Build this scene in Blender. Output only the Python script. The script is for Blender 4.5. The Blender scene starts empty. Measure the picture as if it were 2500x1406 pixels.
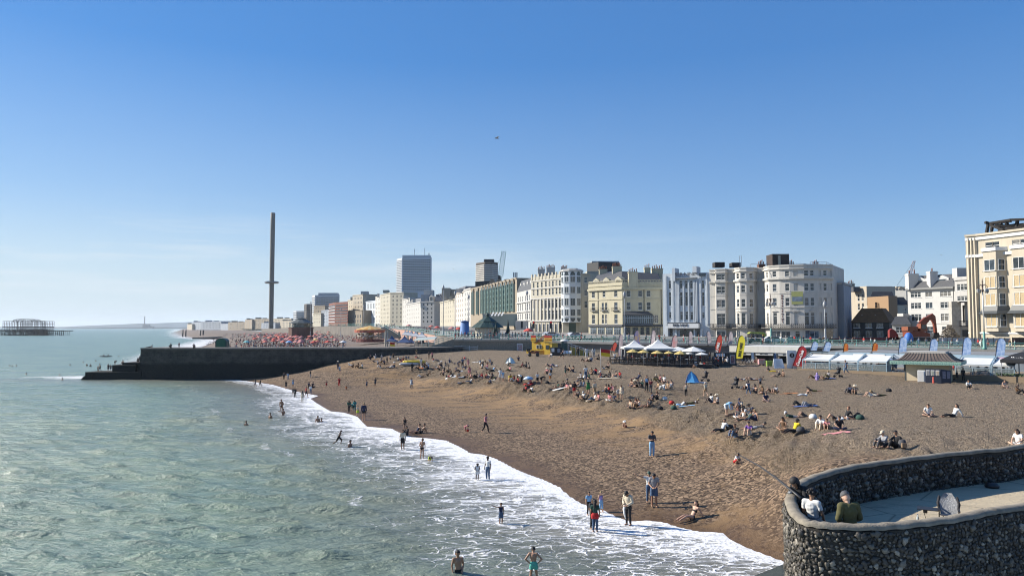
import bpy,bmesh,math,random
import numpy as np
from mathutils import Vector,Matrix
SC=bpy.context.scene
COL=SC.collection
R=math.radians
rnd=random.Random(7)
# ---------------------------------------------------------------- camera, sky, sun, exposure
CAMZ=10.0
F=1805.0
PITCH=math.atan(97/F)
cd=bpy.data.cameras.new('camera');cam=bpy.data.objects.new('camera',cd);COL.objects.link(cam)
cam.location=(0,0,CAMZ);cam.rotation_euler=(R(90)+PITCH,0,0)
cd.sensor_width=36;cd.lens=F/2500*36;cd.clip_start=0.5;cd.clip_end=60000
SC.camera=cam
SUN_EL,SUN_AZ=30.0,-74.0
sd_=Vector((math.sin(R(SUN_AZ))*math.cos(R(SUN_EL)),math.cos(R(SUN_AZ))*math.cos(R(SUN_EL)),math.sin(R(SUN_EL))))
W=bpy.data.worlds.new('World');SC.world=W;W.use_nodes=True
nt=W.node_tree;nt.nodes.clear()
wo=nt.nodes.new('ShaderNodeOutputWorld');bg=nt.nodes.new('ShaderNodeBackground')
sky=nt.nodes.new('ShaderNodeTexSky');sky.sky_type='NISHITA';sky.sun_disc=False
sky.sun_elevation=R(SUN_EL);sky.sun_rotation=R(SUN_AZ);sky.altitude=10
sky.air_density=1.0;sky.dust_density=0.25;sky.ozone_density=2.5
bg.inputs['Strength'].default_value=0.05
# thin cloud streaks near the horizon belong to the sky itself
tc=nt.nodes.new('ShaderNodeTexCoord');sp=nt.nodes.new('ShaderNodeSeparateXYZ')
nt.links.new(tc.outputs['Generated'],sp.inputs[0])
mp=nt.nodes.new('ShaderNodeMapping');mp.inputs['Scale'].default_value=(2.2,2.2,26)
nt.links.new(tc.outputs['Generated'],mp.inputs[0])
nz=nt.nodes.new('ShaderNodeTexNoise');nz.inputs['Scale'].default_value=2.0;nz.inputs['Detail'].default_value=7;nz.inputs['Roughness'].default_value=.56
nt.links.new(mp.outputs[0],nz.inputs['Vector'])
cr=nt.nodes.new('ShaderNodeMapRange');cr.inputs[1].default_value=.50;cr.inputs[2].default_value=.74
nt.links.new(nz.outputs[0],cr.inputs[0])
def wcurve(sock,pts):
 n=nt.nodes.new('ShaderNodeValToRGB');e=n.color_ramp.elements
 e[0].position=pts[0][0];e[0].color=(pts[0][1],)*3+(1,);e[1].position=pts[-1][0];e[1].color=(pts[-1][1],)*3+(1,)
 for p,v in pts[1:-1]:
  q=e.new(p);q.color=(v,v,v,1)
 nt.links.new(sock,n.inputs[0]);return n.outputs[0]
def wmath(op,a,b):
 n=nt.nodes.new('ShaderNodeMath');n.operation=op
 for i,v in enumerate((a,b)):
  if isinstance(v,(int,float)):n.inputs[i].default_value=v
  else:nt.links.new(v,n.inputs[i])
 return n.outputs[0]
hz_=wcurve(sp.outputs[2],[(0,.35),(.02,.8),(.08,.9),(.115,.7),(.14,.12),(.17,.0)])
xx_=nt.nodes.new('ShaderNodeMapRange');xx_.inputs[1].default_value=.38;xx_.inputs[2].default_value=-.5
nt.links.new(sp.outputs[0],xx_.inputs[0])
cm=wmath('MULTIPLY',wmath('MULTIPLY',cr.outputs[0],hz_),xx_.outputs[0])
mx=nt.nodes.new('ShaderNodeMix');mx.data_type='RGBA'
hsv=nt.nodes.new('ShaderNodeHueSaturation');hsv.inputs['Saturation'].default_value=1.45;hsv.inputs['Value'].default_value=1.6;nt.links.new(sky.outputs[0],hsv.inputs['Color'])
deep=nt.nodes.new('ShaderNodeMix');deep.data_type='RGBA';deep.inputs['Factor'].default_value=.5;nt.links.new(hsv.outputs[0],deep.inputs['A']);deep.inputs['B'].default_value=(1.45,3.25,7.9,1)
sd2=nt.nodes.new('ShaderNodeMapRange');sd2.inputs[1].default_value=.5;sd2.inputs[2].default_value=-.45;sd2.inputs[3].default_value=.38;nt.links.new(sp.outputs[0],sd2.inputs[0]);side_=sd2.outputs[0]
veil=nt.nodes.new('ShaderNodeMix');veil.data_type='RGBA';nt.links.new(wmath('MULTIPLY',wcurve(sp.outputs[2],[(0,.92),(.06,.72),(.16,.3),(.34,.0)]),side_),veil.inputs['Factor']);nt.links.new(deep.outputs['Result'],veil.inputs['A']);veil.inputs['B'].default_value=(7.4,8.9,9.9,1)
nt.links.new(cm,mx.inputs['Factor']);nt.links.new(veil.outputs['Result'],mx.inputs['A']);mx.inputs['B'].default_value=(8.6,9.6,10.4,1)
nt.links.new(mx.outputs['Result'],bg.inputs['Color'])
nt.links.new(bg.outputs[0],wo.inputs['Surface'])
sl=bpy.data.lights.new('sun','SUN');sun=bpy.data.objects.new('sun',sl);COL.objects.link(sun)
sl.energy=5.0;sl.angle=R(0.5);sl.color=(1.0,.93,.82)
sun.rotation_euler=sd_.to_track_quat('Z','Y').to_euler()
SC.view_settings.view_transform='Standard';SC.view_settings.look='None'
SC.view_settings.gamma=1;SC.view_settings.exposure=0.82
SC.render.engine='CYCLES'
cy=SC.cycles;cy.max_bounces=5;cy.diffuse_bounces=2;cy.glossy_bounces=2;cy.transmission_bounces=2;cy.volume_bounces=0
cy.transparent_max_bounces=6;cy.use_denoising=True;cy.denoiser='OPENIMAGEDENOISE';cy.caustics_reflective=False;cy.caustics_refractive=False
cy.sample_clamp_indirect=4;cy.sample_clamp_direct=7;cy.use_adaptive_sampling=False;cy.filter_width=1.1
# ---------------------------------------------------------------- projection helpers (photo pixel -> place)
cp,sp_=math.cos(PITCH),math.sin(PITCH)
def ray(px,py):
 u,v=(px-1250)/F,(703-py)/F
 return Vector((u,cp-v*sp_,sp_+v*cp))
def at(px,py,Y):
 r=ray(px,py);t=Y/r.y
 return Vector((r.x*t,Y,CAMZ+r.z*t))
def onz(px,py,z):
 r=ray(px,py);t=(z-CAMZ)/r.z
 return Vector((r.x*t,r.y*t,z))
def PX(px,Y,py=800):return at(px,py,Y).x
def ZT(py,Y,px=1250):return at(px,py,Y).z
# ---------------------------------------------------------------- materials
MATS={}
class NT:
 def __init__(s,m):s.t=m.node_tree;s.n=s.t.nodes;s.l=s.t.links
 def new(s,ty,**kw):
  n=s.n.new(ty)
  for k,v in kw.items():setattr(n,k,v)
  return n
 def set(s,sock,v):
  if hasattr(v,'is_linked')or isinstance(v,bpy.types.NodeSocket):s.l.new(v,sock)
  else:sock.default_value=v
 def noise(s,vec,scale,detail=4,rough=.55,dist=0):
  n=s.new('ShaderNodeTexNoise');n.inputs['Scale'].default_value=scale;n.inputs['Detail'].default_value=detail
  n.inputs['Roughness'].default_value=rough;n.inputs['Distortion'].default_value=dist
  if vec is not None:s.l.new(vec,n.inputs['Vector'])
  return n.outputs[0]
 def voro(s,vec,scale,feature='F1',out='Distance',rand=1):
  n=s.new('ShaderNodeTexVoronoi',feature=feature);n.inputs['Scale'].default_value=scale;n.inputs['Randomness'].default_value=rand
  s.l.new(vec,n.inputs['Vector']);return n.outputs[out]
 def map(s,vec,scale=(1,1,1),rot=(0,0,0),loc=(0,0,0)):
  n=s.new('ShaderNodeMapping');n.inputs['Scale'].default_value=scale;n.inputs['Rotation'].default_value=rot;n.inputs['Location'].default_value=loc
  s.l.new(vec,n.inputs[0]);return n.outputs[0]
 def rng(s,v,a,b,c=0.,d=1.,smooth=False):
  n=s.new('ShaderNodeMapRange')
  if smooth:n.interpolation_type='SMOOTHSTEP'
  s.l.new(v,n.inputs[0])
  for i,q in enumerate((a,b,c,d)):s.set(n.inputs[i+1],q)
  return n.outputs[0]
 def math(s,op,a,b=0.):
  n=s.new('ShaderNodeMath',operation=op);s.set(n.inputs[0],a);s.set(n.inputs[1],b);return n.outputs[0]
 def mix(s,f,a,b,mode='MIX'):
  n=s.new('ShaderNodeMix',data_type='RGBA',blend_type=mode)
  s.set(n.inputs['Factor'],f)
  for k,v in(('A',a),('B',b)):s.set(n.inputs[k],v if isinstance(v,bpy.types.NodeSocket)else tuple(v)[:3]+(1,))
  return n.outputs['Result']
 def attr(s,name,out='Fac'):
  n=s.new('ShaderNodeAttribute');n.attribute_name=name;return n.outputs[out]
 def bump(s,h,dist=.05,strength=1.,normal=None):
  n=s.new('ShaderNodeBump');n.inputs['Distance'].default_value=dist;n.inputs['Strength'].default_value=strength
  s.l.new(h,n.inputs['Height'])
  if normal is not None:s.l.new(normal,n.inputs['Normal'])
  return n.outputs[0]
def newmat(name):
 m=bpy.data.materials.new(name);m.use_nodes=True
 k=NT(m);b=m.node_tree.nodes['Principled BSDF']
 return m,k,b
def mat(name,col,rough=.8,var=.12,scale=3.,metal=0.,bump=0.,spec=.5,stain=0.):
 """plain procedural material: base colour broken up by two noises, optional dirt streaks running down"""
 key=(name,tuple(col),rough,var,scale,metal,bump,stain)
 if key in MATS:return MATS[key]
 m,k,b=newmat(name)
 tcn=k.new('ShaderNodeTexCoord');v=tcn.outputs['Object']
 n1=k.noise(v,scale,5);f=k.rng(n1,.25,.75,1-var,1+var)
 hv=k.new('ShaderNodeVectorMath',operation='SCALE');hv.inputs[0].default_value=tuple(col)[:3];k.l.new(f,hv.inputs['Scale'])
 c=hv.outputs[0]
 if stain:
  st=k.noise(k.map(v,(1.1,1.1,.13)),1.6,6,.6)
  c=k.mix(k.rng(st,.52,.8,0,stain),c,tuple(x*.38 for x in col[:3]))
 k.set(b.inputs['Base Color'],c)
 b.inputs['Roughness'].default_value=rough;b.inputs['Metallic'].default_value=metal
 b.inputs['Specular IOR Level'].default_value=spec
 if bump:k.set(b.inputs['Normal'],k.bump(k.noise(v,scale*6,4),bump))
 MATS[key]=m;return m
def glass(name,tint,rough=.08,spec=.8):
 key=('g',name)
 if key in MATS:return MATS[key]
 m,k,b=newmat(name)
 v=k.new('ShaderNodeTexCoord').outputs['Object']
 k.set(b.inputs['Base Color'],k.mix(k.rng(k.noise(v,.9,2),.4,.6),tint,tuple(x*.45 for x in tint)))
 b.inputs['Roughness'].default_value=rough;b.inputs['Specular IOR Level'].default_value=spec
 MATS[key]=m;return m
 # ---------------------------------------------------------------- object helpers
def link(o,parent=None):
 COL.objects.link(o)
 if parent is not None:o.parent=parent
 return o
def tag(o,label=None,cat=None,group=None,kind=None):
 if label:o['label']=label
 if cat:o['category']=cat
 if group:o['group']=group
 if kind:o['kind']=kind
 return o
def empty(name,loc=(0,0,0),rz=0.,label=None,cat=None,group=None):
 o=bpy.data.objects.new(name,None);link(o);o.location=loc;o.rotation_euler=(0,0,rz);o.empty_display_size=.3
 return tag(o,label,cat,group)
def inst(name,me,parent=None,loc=(0,0,0),rz=0.,m=None,sc=None):
 o=bpy.data.objects.new(name,me);link(o,parent);o.location=loc;o.rotation_euler=(0,0,rz)
 if sc is not None:o.scale=sc if hasattr(sc,'__len__')else(sc,sc,sc)
 if m is not None and o.material_slots:
  o.material_slots[0].link='OBJECT';o.material_slots[0].material=m
 return o
def copy_tree(o,parent=None):
 c=o.copy();COL.objects.link(c)
 if parent is not None:c.parent=parent
 for ch in o.children:copy_tree(ch,c)
 return c
class MB:
 """collects boxes, bars, tubes and polygons into one mesh"""
 def __init__(s):s.v=[];s.f=[];s.smooth=set()
 def add(s,vs,fs,smooth=False):
  o=len(s.v);s.v+=[tuple(x)for x in vs]
  if smooth:s.smooth.update(range(len(s.f),len(s.f)+len(fs)))
  s.f+=[tuple(i+o for i in f)for f in fs];return s
 def box(s,x0,x1,y0,y1,z0,z1):
  return s.add([(x0,y0,z0),(x1,y0,z0),(x1,y1,z0),(x0,y1,z0),(x0,y0,z1),(x1,y0,z1),(x1,y1,z1),(x0,y1,z1)],
  [(0,3,2,1),(4,5,6,7),(0,1,5,4),(1,2,6,5),(2,3,7,6),(3,0,4,7)])
 def cbox(s,c,sx,sy,sz,rz=0.):
  cr_,sr=math.cos(rz),math.sin(rz);vs=[]
  for z in(0,sz):
   for x,y in((-1,-1),(1,-1),(1,1),(-1,1)):
    a,b=x*sx/2,y*sy/2;vs.append((c[0]+a*cr_-b*sr,c[1]+a*sr+b*cr_,c[2]+z))
  return s.add(vs,[(0,3,2,1),(4,5,6,7),(0,1,5,4),(1,2,6,5),(2,3,7,6),(3,0,4,7)])
 def bar(s,a,b,w,h=None,up=(0,0,1)):
  a,b=Vector(a),Vector(b);d=(b-a).normalized();up=Vector(up)
  if abs(d.dot(up))>.98:up=Vector((1,0,0))
  x=d.cross(up).normalized()*(w/2);y=x.cross(d).normalized()*((h or w)/2)
  return s.add([a-x-y,a+x-y,a+x+y,a-x+y,b-x-y,b+x-y,b+x+y,b-x+y],
  [(0,1,2,3),(7,6,5,4),(0,4,5,1),(1,5,6,2),(2,6,7,3),(3,7,4,0)])
 def tube(s,pts,rad,n=8,cap=True,flat=1.,side=None):
  """tapered tube through pts; rad one number or one per point"""
  pts=[Vector(p)for p in pts];rs=rad if hasattr(rad,'__len__')else[rad]*len(pts)
  vs=[];ref=Vector(side)if side is not None else None
  for i,p in enumerate(pts):
   d=(pts[min(i+1,len(pts)-1)]-pts[max(i-1,0)]).normalized()
   if ref is None:ref=Vector((1,0,0))if abs(d.x)<.9 else Vector((0,1,0))
   x=ref-d*ref.dot(d)
   x=x.normalized()if x.length>1e-4 else d.orthogonal().normalized()
   y=d.cross(x)
   for k in range(n):
    a=2*math.pi*k/n;vs.append(p+x*(rs[i]*math.cos(a))+y*(rs[i]*flat*math.sin(a)))
  fs=[]
  for i in range(len(pts)-1):
   for k in range(n):
    a=i*n+k;b=i*n+(k+1)%n;fs.append((a,b,b+n,a+n))
  s.add(vs,fs,True)
  if cap:
   o=len(s.v)-len(vs);s.f.append(tuple(o+k for k in reversed(range(n))));s.f.append(tuple(o+(len(pts)-1)*n+k for k in range(n)))
  return s
 def lathe(s,c,prof,n=16,smooth=True):
  """prof: list of (radius, z)"""
  vs=[(c[0]+r*math.cos(2*math.pi*k/n),c[1]+r*math.sin(2*math.pi*k/n),c[2]+z)for r,z in prof for k in range(n)]
  fs=[(i*n+k,i*n+(k+1)%n,(i+1)*n+(k+1)%n,(i+1)*n+k)for i in range(len(prof)-1)for k in range(n)]
  s.add(vs,fs,smooth)
  o=len(s.v)-len(vs)
  if prof[0][0]>.001:s.f.append(tuple(o+k for k in reversed(range(n))))
  if prof[-1][0]>.001:s.f.append(tuple(o+(len(prof)-1)*n+k for k in range(n)))
  return s
 def prism(s,poly,z0,z1,top=True,bottom=True):
  """poly: plan outline, counter-clockwise"""
  n=len(poly);vs=[(p[0],p[1],z0)for p in poly]+[(p[0],p[1],z1)for p in poly]
  fs=[(i,(i+1)%n,n+(i+1)%n,n+i)for i in range(n)]
  if top:fs.append(tuple(range(n,2*n)))
  if bottom:fs.append(tuple(reversed(range(n))))
  return s.add(vs,fs)
 def slab(s,pts,t,axis):
  """flat outline pts (3-D) given thickness t along axis"""
  n=len(pts);ax=Vector(axis)*t;a=[Vector(p)for p in pts];b=[p+ax for p in a]
  return s.add(a+b,[tuple(range(n)),tuple(reversed(range(n,2*n)))]+[(i,n+i,n+(i+1)%n,(i+1)%n)for i in range(n)])
 def mesh(s,name):
  me=bpy.data.meshes.new(name);me.from_pydata(s.v,[],s.f);me.update()
  if s.smooth:
   fl=[i in s.smooth for i in range(len(s.f))];me.polygons.foreach_set('use_smooth',fl)
  return me
 def build(s,name,m,parent=None,loc=(0,0,0),rz=0.):
  me=s.mesh(name);me.materials.append(m)
  bm=bmesh.new();bm.from_mesh(me);bmesh.ops.recalc_face_normals(bm,faces=bm.faces);bm.to_mesh(me);bm.free()
  return inst(name,me,parent,loc,rz)
def text_mesh(txt,size,shear=0.,extrude=.01,spacing=1.,align='CENTER',bold=0.,line=1.):
 c=bpy.data.curves.new('lettering','FONT');c.body=txt;c.size=size;c.shear=shear;c.extrude=extrude;c.space_character=spacing
 c.align_x=align;c.align_y='CENTER';c.offset=bold;c.space_line=line;c.resolution_u=3
 o=bpy.data.objects.new('lettering',c);COL.objects.link(o)
 dg=bpy.context.evaluated_depsgraph_get();me=bpy.data.meshes.new_from_object(o.evaluated_get(dg))
 bpy.data.objects.remove(o);bpy.data.curves.remove(c);return me
def text(txt,size,m,parent,loc,rot=(R(90),0,0),**kw):
 me=text_mesh(txt,size,**kw);me.materials.clear();me.materials.append(m)
 o=bpy.data.objects.new('lettering',me);link(o,parent);o.location=loc;o.rotation_euler=rot;return o
 # ---------------------------------------------------------------- numpy noise
def _hash(ix,iy,s):
 h=(ix.astype(np.int64)*374761393+iy.astype(np.int64)*668265263+s*982451653)&0x7fffffff
 h=((h^(h>>13))*1274126177)&0x7fffffff
 return((h^(h>>16))&0xffff)/65535.
def vnoise(x,y,s=0):
 ix,iy=np.floor(x),np.floor(y);fx,fy=x-ix,y-iy
 fx=fx*fx*(3-2*fx);fy=fy*fy*(3-2*fy)
 a,b,c,d=_hash(ix,iy,s),_hash(ix+1,iy,s),_hash(ix,iy+1,s),_hash(ix+1,iy+1,s)
 return(a*(1-fx)+b*fx)*(1-fy)+(c*(1-fx)+d*fx)*fy-.5
def fbm(x,y,s=0,o=4):
 r=0;a=1.
 for i in range(o):r=r+a*vnoise(x*2**i,y*2**i,s+i);a*=.5
 return r
def polydist(x,y,P):
 """distance to the polyline P and signed side (positive on the left of its direction)"""
 best=np.full(x.shape,1e18);side=np.zeros(x.shape)
 for(ax,ay),(bx,by)in zip(P[:-1],P[1:]):
  dx,dy=bx-ax,by-ay;L=dx*dx+dy*dy+1e-9
  t=np.clip(((x-ax)*dx+(y-ay)*dy)/L,0,1)
  d=(x-ax-t*dx)**2+(y-ay-t*dy)**2
  c=dx*(y-ay)-dy*(x-ax)
  m=d<best-1e-9;best=np.where(m,d,best);side=np.where(m,np.sign(c),side)
 return np.sqrt(best),side
 # ---------------------------------------------------------------- the beach as a height field
def g2(px,py,z):p=onz(px,py,z);return(p.x,p.y,z)
SHORE_PX=[(560,924),(600,929),(640,934),(668,938),(690,945),(716,953),(740,958),(778,965),(758,972),(772,983),(790,993),(805,1003),(840,1006),
(872,1016),(884,1028),(893,1040),(930,1043),(958,1045),(972,1053),(1003,1066),(1050,1069),(1092,1074),(1124,1090),(1146,1105),(1180,1108),(1212,1118),(1252,1140),
(1288,1156),(1330,1170),(1368,1188),(1392,1210),(1420,1228),(1440,1232),(1480,1246),(1512,1262),(1540,1272),(1580,1268),(1622,1272),(1660,1286),(1700,1296),
(1765,1297),(1780,1312),(1820,1332),(1870,1350),(1915,1368)]
SHORE=[onz(px,py,.06)for px,py in SHORE_PX]
SHORE=[(p.x,p.y)for p in SHORE]
SHORE=[(-140,172),(-75,149)]+SHORE+[(17,27),(26,18),(40,5),(60,-20)]
CTRL=[(x,y,.05)for x,y in SHORE[2:-2:2]]
for i in range(2,len(SHORE)-3,4):
 (ax,ay),(bx,by)=SHORE[i-1],SHORE[i+1];L=math.hypot(bx-ax,by-ay);nx,ny=-(by-ay)/L,(bx-ax)/L
 CTRL+=[(SHORE[i][0]-nx*9,SHORE[i][1]-ny*9,-1.1),(SHORE[i][0]-nx*30,SHORE[i][1]-ny*30,-3)]
FOOT_PX=[(700,914,.85),(860,904,.95),(1000,927,1.0),(1120,945,1.0),(1250,965,1.0),(1390,990,1.1),(1500,1012,1.2),(1650,1052,1.3),(1800,1115,1.5),(1900,1165,1.6)]
CREST_PX=[(840,889,2.6),(900,884,3.0),(1000,900,2.9),(1120,915,2.6),(1250,932,2.5),(1390,955,2.3),(1500,977,2.2),(1650,1008,2.35),(1800,1062,2.6),(1900,1100,2.9),(2010,1135,3.2)]
CTRL+=[g2(*q)for q in FOOT_PX+CREST_PX]
CTRL+=[g2(*q)for q in[(1690,970,2.4),(1450,965,2.25),(1960,1020,3.2),(2160,1095,3.5),(2270,1015,3.7),(2480,1090,3.8),(2500,932,3.1),(2330,926,3.2),(2210,915,3.4),(1950,898,3.8),
(1750,890,4.0),(1500,879,4.4),(1300,863,4.9),(1150,861,5.0),(1040,864,4.8),(960,869,4.4),(870,879,3.6),(1250,890,4.0),(1450,915,3.4),(1700,925,3.2),(2000,950,3.3),(2300,960,3.5),(1030,875,4.2),(1150,890,3.6)]]
CTRL+=[(95,118,4.0),(60,138,4.2),(30,150,4.5),(5,158,5.0),(-10,160,5.0),(110,95,3.8),(80,60,3.8),(60,35,3.8),(30,34,3.4),(45,20,3.6),(26,30,2.6),(120,60,3.9)]
_C=np.array(CTRL)
def _U(r2):return np.where(r2>1e-12,.5*r2*np.log(np.maximum(r2,1e-12)),0)
def _tps():
 n=len(_C);x,y,z=_C.T;s=50.
 K=_U(((x[:,None]-x)**2+(y[:,None]-y)**2)/s**2)+np.eye(n)*.0006
 A=np.zeros((n+3,n+3));A[:n,:n]=K;A[:n,n]=1;A[:n,n+1]=x/s;A[:n,n+2]=y/s;A[n:,:n]=A[:n,n:].T
 return np.linalg.solve(A,np.concatenate([z,[0,0,0]]))
_WT=_tps()
def Hs(x,y):
 """smooth beach height, arrays"""
 x=np.asarray(x,float);y=np.asarray(y,float);sh=x.shape;x=x.ravel();y=y.ravel();out=np.empty(x.shape);n=len(_C);s=50.
 for i in range(0,len(x),20000):
  a,b=x[i:i+20000],y[i:i+20000]
  out[i:i+20000]=_U(((a[:,None]-_C[:,0])**2+(b[:,None]-_C[:,1])**2)/s**2)@_WT[:n]+_WT[n]+_WT[n+1]*a/s+_WT[n+2]*b/s
 return np.clip(out,-3.2,5.4).reshape(sh)
FOOT=[(p[0],p[1])for p in(g2(*q)for q in FOOT_PX)];FOOT=[(-75,156)]+FOOT+[(17.5,39.5),(24,33),(40,15)]
CREST=[(p[0],p[1])for p in(g2(*q)for q in CREST_PX)]
def bumps(x,y):
 df,sf=polydist(x,y,FOOT);sh=np.clip((df*sf+1.0)/2.5,0,1)
 tread=(fbm(x*2.1,y*2.1,3,2)*.14)*sh
 bank=np.exp(-((df*sf-3.0)/3.2)**2)
 rut=fbm((x*.8-y*.35)*2.0,(x*.5+y*.8)*.32,9,3)*.40*bank
 soft=fbm(x*.28,y*.5,21,3)*.16*(1-sh)*np.clip((Hs(x,y)-.1)/.6,0,1)
 return tread+rut+soft,sh
def H1(x,y):return float(Hs(np.array([x]),np.array([y]))[0])
def gnd(px,py):
 """the point of the beach (or of the water) seen at a pixel"""
 r=ray(px,py);lo=None
 Y=np.arange(20,175,.25);t=Y/r.y
 zz=CAMZ+r.z*t;hh=np.maximum(Hs(r.x*t,Y),0.02)
 k=np.nonzero(zz<hh)[0]
 if len(k)==0:return Vector((r.x*t[-1],Y[-1],hh[-1]))
 i=k[0]
 if i==0:return Vector((r.x*t[0],Y[0],hh[0]))
 a=zz[i-1]-hh[i-1];b=hh[i]-zz[i];f=a/(a+b);y=Y[i-1]+.25*f
 return Vector((r.x*y/r.y,y,hh[i-1]*(1-f)+hh[i]*f))
def grid_mesh(name,X,Y,Z,attrs,m,kind='structure',keep=None,smooth=True):
 ny,nx=Z.shape;v=np.stack([X.ravel(),Y.ravel(),Z.ravel()],1)
 i=np.arange(nx*ny).reshape(ny,nx);q=np.stack([i[:-1,:-1],i[:-1,1:],i[1:,1:],i[1:,:-1]],-1).reshape(-1,4)
 if keep is not None:q=q[keep.ravel()[q].all(1)]
 me=bpy.data.meshes.new(name);me.vertices.add(len(v));me.vertices.foreach_set('co',v.ravel().astype('f'))
 me.loops.add(q.size);me.loops.foreach_set('vertex_index',q.ravel().astype('i'))
 me.polygons.add(len(q));me.polygons.foreach_set('loop_start',np.arange(0,q.size,4,dtype='i'))
 me.polygons.foreach_set('use_smooth',np.full(len(q),smooth));me.update(calc_edges=True)
 for k,a in attrs.items():
  at_=me.attributes.new(k,'FLOAT','POINT');at_.data.foreach_set('value',a.ravel().astype('f'))
 me.materials.append(m);o=bpy.data.objects.new(name,me);link(o);o['kind']=kind;return o
def axis(a,b,step,lo,hi,g=1.12,mx=1e9):
 s=list(np.arange(a,b+step*.5,step));d=step;v=s[-1]
 while v<hi:d=min(d*g,mx);v+=d;s.append(v)
 d=step;v=s[0];pre=[]
 while v>lo:d=min(d*g,mx);v-=d;pre.append(v)
 return np.array(pre[::-1]+s)
def make_beach():
 m,k,b=newmat('shingle and sand');v=k.new('ShaderNodeTexCoord').outputs['Object']
 sh=k.attr('shingle');wet=k.attr('wet')
 peb=k.new('ShaderNodeTexVoronoi');peb.inputs['Scale'].default_value=13;k.l.new(v,peb.inputs['Vector'])
 sepc=k.new('ShaderNodeSeparateColor');k.l.new(peb.outputs['Color'],sepc.inputs[0])
 cl=k.noise(v,2.2,6,.65);big=k.noise(v,.12,4)
 stone=k.mix(sepc.outputs[0],(.075,.055,.036),(.34,.26,.175))
 stone=k.mix(k.rng(cl,.42,.66),stone,(.33,.255,.175))
 stone=k.mix(k.rng(sepc.outputs[1],.95,.97),stone,(.40,.33,.26))
 stone=k.mix(k.rng(cl,.40,.30),stone,(.05,.03,.019))
 stone=k.mix(k.rng(big,.35,.65,0,.5),stone,k.mix(.5,stone,(.20,.128,.072)))
 # sand with patches of dark shingle drawn out along the tide line
 pat=k.noise(k.map(v,(.10,.3,1),(0,0,R(-24))),1.6,7,.68,.8)
 sand=k.mix(k.noise(v,5,5,.7),(.185,.115,.056),(.29,.19,.098))
 pg=k.new('ShaderNodeTexVoronoi');pg.inputs['Scale'].default_value=7.5;k.l.new(v,pg.inputs['Vector']);sg=k.new('ShaderNodeSeparateColor');k.l.new(pg.outputs['Color'],sg.inputs[0])
 grit=k.mix(k.math('POWER',sg.outputs[0],1.8),(.03,.019,.012),(.30,.21,.135))
 f=k.math('MULTIPLY',k.rng(pat,.43,.54),k.rng(cl,.34,.46))
 lowb=k.attr('tide')
 sand=k.mix(k.math('MAXIMUM',k.math('MULTIPLY',f,.95),k.math('MULTIPLY',k.rng(lowb,.05,.45),k.rng(cl,.25,.42))),sand,grit)
 stone=k.mix(k.math('MULTIPLY',k.attr('dry'),.55),stone,k.mix(sepc.outputs[0],(.16,.125,.09),(.46,.37,.27)))
 c=k.mix(sh,sand,stone)
 c=k.mix(wet,c,k.mix(.8,c,(.065,.035,.015)))
 k.set(b.inputs['Base Color'],c)
 k.set(b.inputs['Roughness'],k.rng(wet,0,1,.95,.5));b.inputs['Specular IOR Level'].default_value=.25
 h=k.math('ADD',k.math('MULTIPLY',k.noise(k.map(v,(1,.8,1),(0,0,R(33))),2.6,5,.7,.6),k.rng(sh,0,1,.10,1.5)),k.math('MULTIPLY',k.math('MULTIPLY',peb.outputs['Distance'],k.rng(sh,0,1,.06,1)),-.35))
 k.set(b.inputs['Normal'],k.bump(h,.6,1.))
 xs=axis(-42,62,.26,-62,150,1.05,1.2);ys=axis(28,130,.26,12,175,1.03,.6)
 X,Y=np.meshgrid(xs,ys);d,s=polydist(X,Y,SHORE);off=d*s
 B,SHI=bumps(X,Y);Z=Hs(X,Y);fade=np.clip((off-.3)/1.5,0,1);Z=Z+B*fade
 Z=np.where(off<0,np.minimum(Z,.02+off*.12),np.maximum(Z,.03+np.minimum(off,6)*.04))
 jag=vnoise(X*.5,Y*.5,5)*1.6
 near=np.clip((150-Y)/50,.25,1)
 wet=np.clip(1-(off+jag)/(3.2*near),0,1)*1.0
 tide=np.clip(1-(off+jag*2)/16.,0,1)*np.clip((off+jag)/2.5,0,1)
 sx=X-9.5;sy=Y-38.5
 tide=tide*(1-np.exp(-(((sx*.8-sy*.2)/3.4)**2+((sx*.5+sy)/2.6)**2)))
 grid_mesh('beach',X,Y,Z,{'shingle':SHI,'wet':wet,'tide':tide,'dry':np.clip((Z-2.7)/.9,0,1)},m,keep=(off>-14))
make_beach()
# ---------------------------------------------------------------- far beach beyond the stone groyne
FARSHORE=[(-64,150),(-110,255),(-160,384),(-243,622),(-306,722),(-420,960),(-800,1800),(-1500,3400),(-3000,6800)]
EDGE=[(180,84),(86,125),(52,147),(22,158),(6,167),(-8,186),(-25,240),(-46,330),(-87,450),(-150,600),(-259,850),(-372,1100),(-620,1700),(-1400,3400),(-2900,6800)]
def street_z(y):return float(np.interp(y,[60,130,170,250,350,450,600,900,1150,2000],[6.2,6.3,7.2,7.7,9.2,11,11.3,9.5,8,7]))
def edge_x(y):return float(np.interp(y,[p[1]for p in EDGE],[p[0]for p in EDGE]))
def farshore_x(y):return float(np.interp(y,[p[1]for p in FARSHORE],[p[0]for p in FARSHORE]))
mshing=mat('far shingle',(.15,.115,.09),.95,.35,.35,bump=.3)
def far_z(t):return 3.1+1.5*max(0,min(1,(t-.45)/.4))
def far_level(x,y):x0,x1=farshore_x(y),edge_x(y)+2;return far_z((x-x0-40)/(x1-x0-40))
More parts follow.
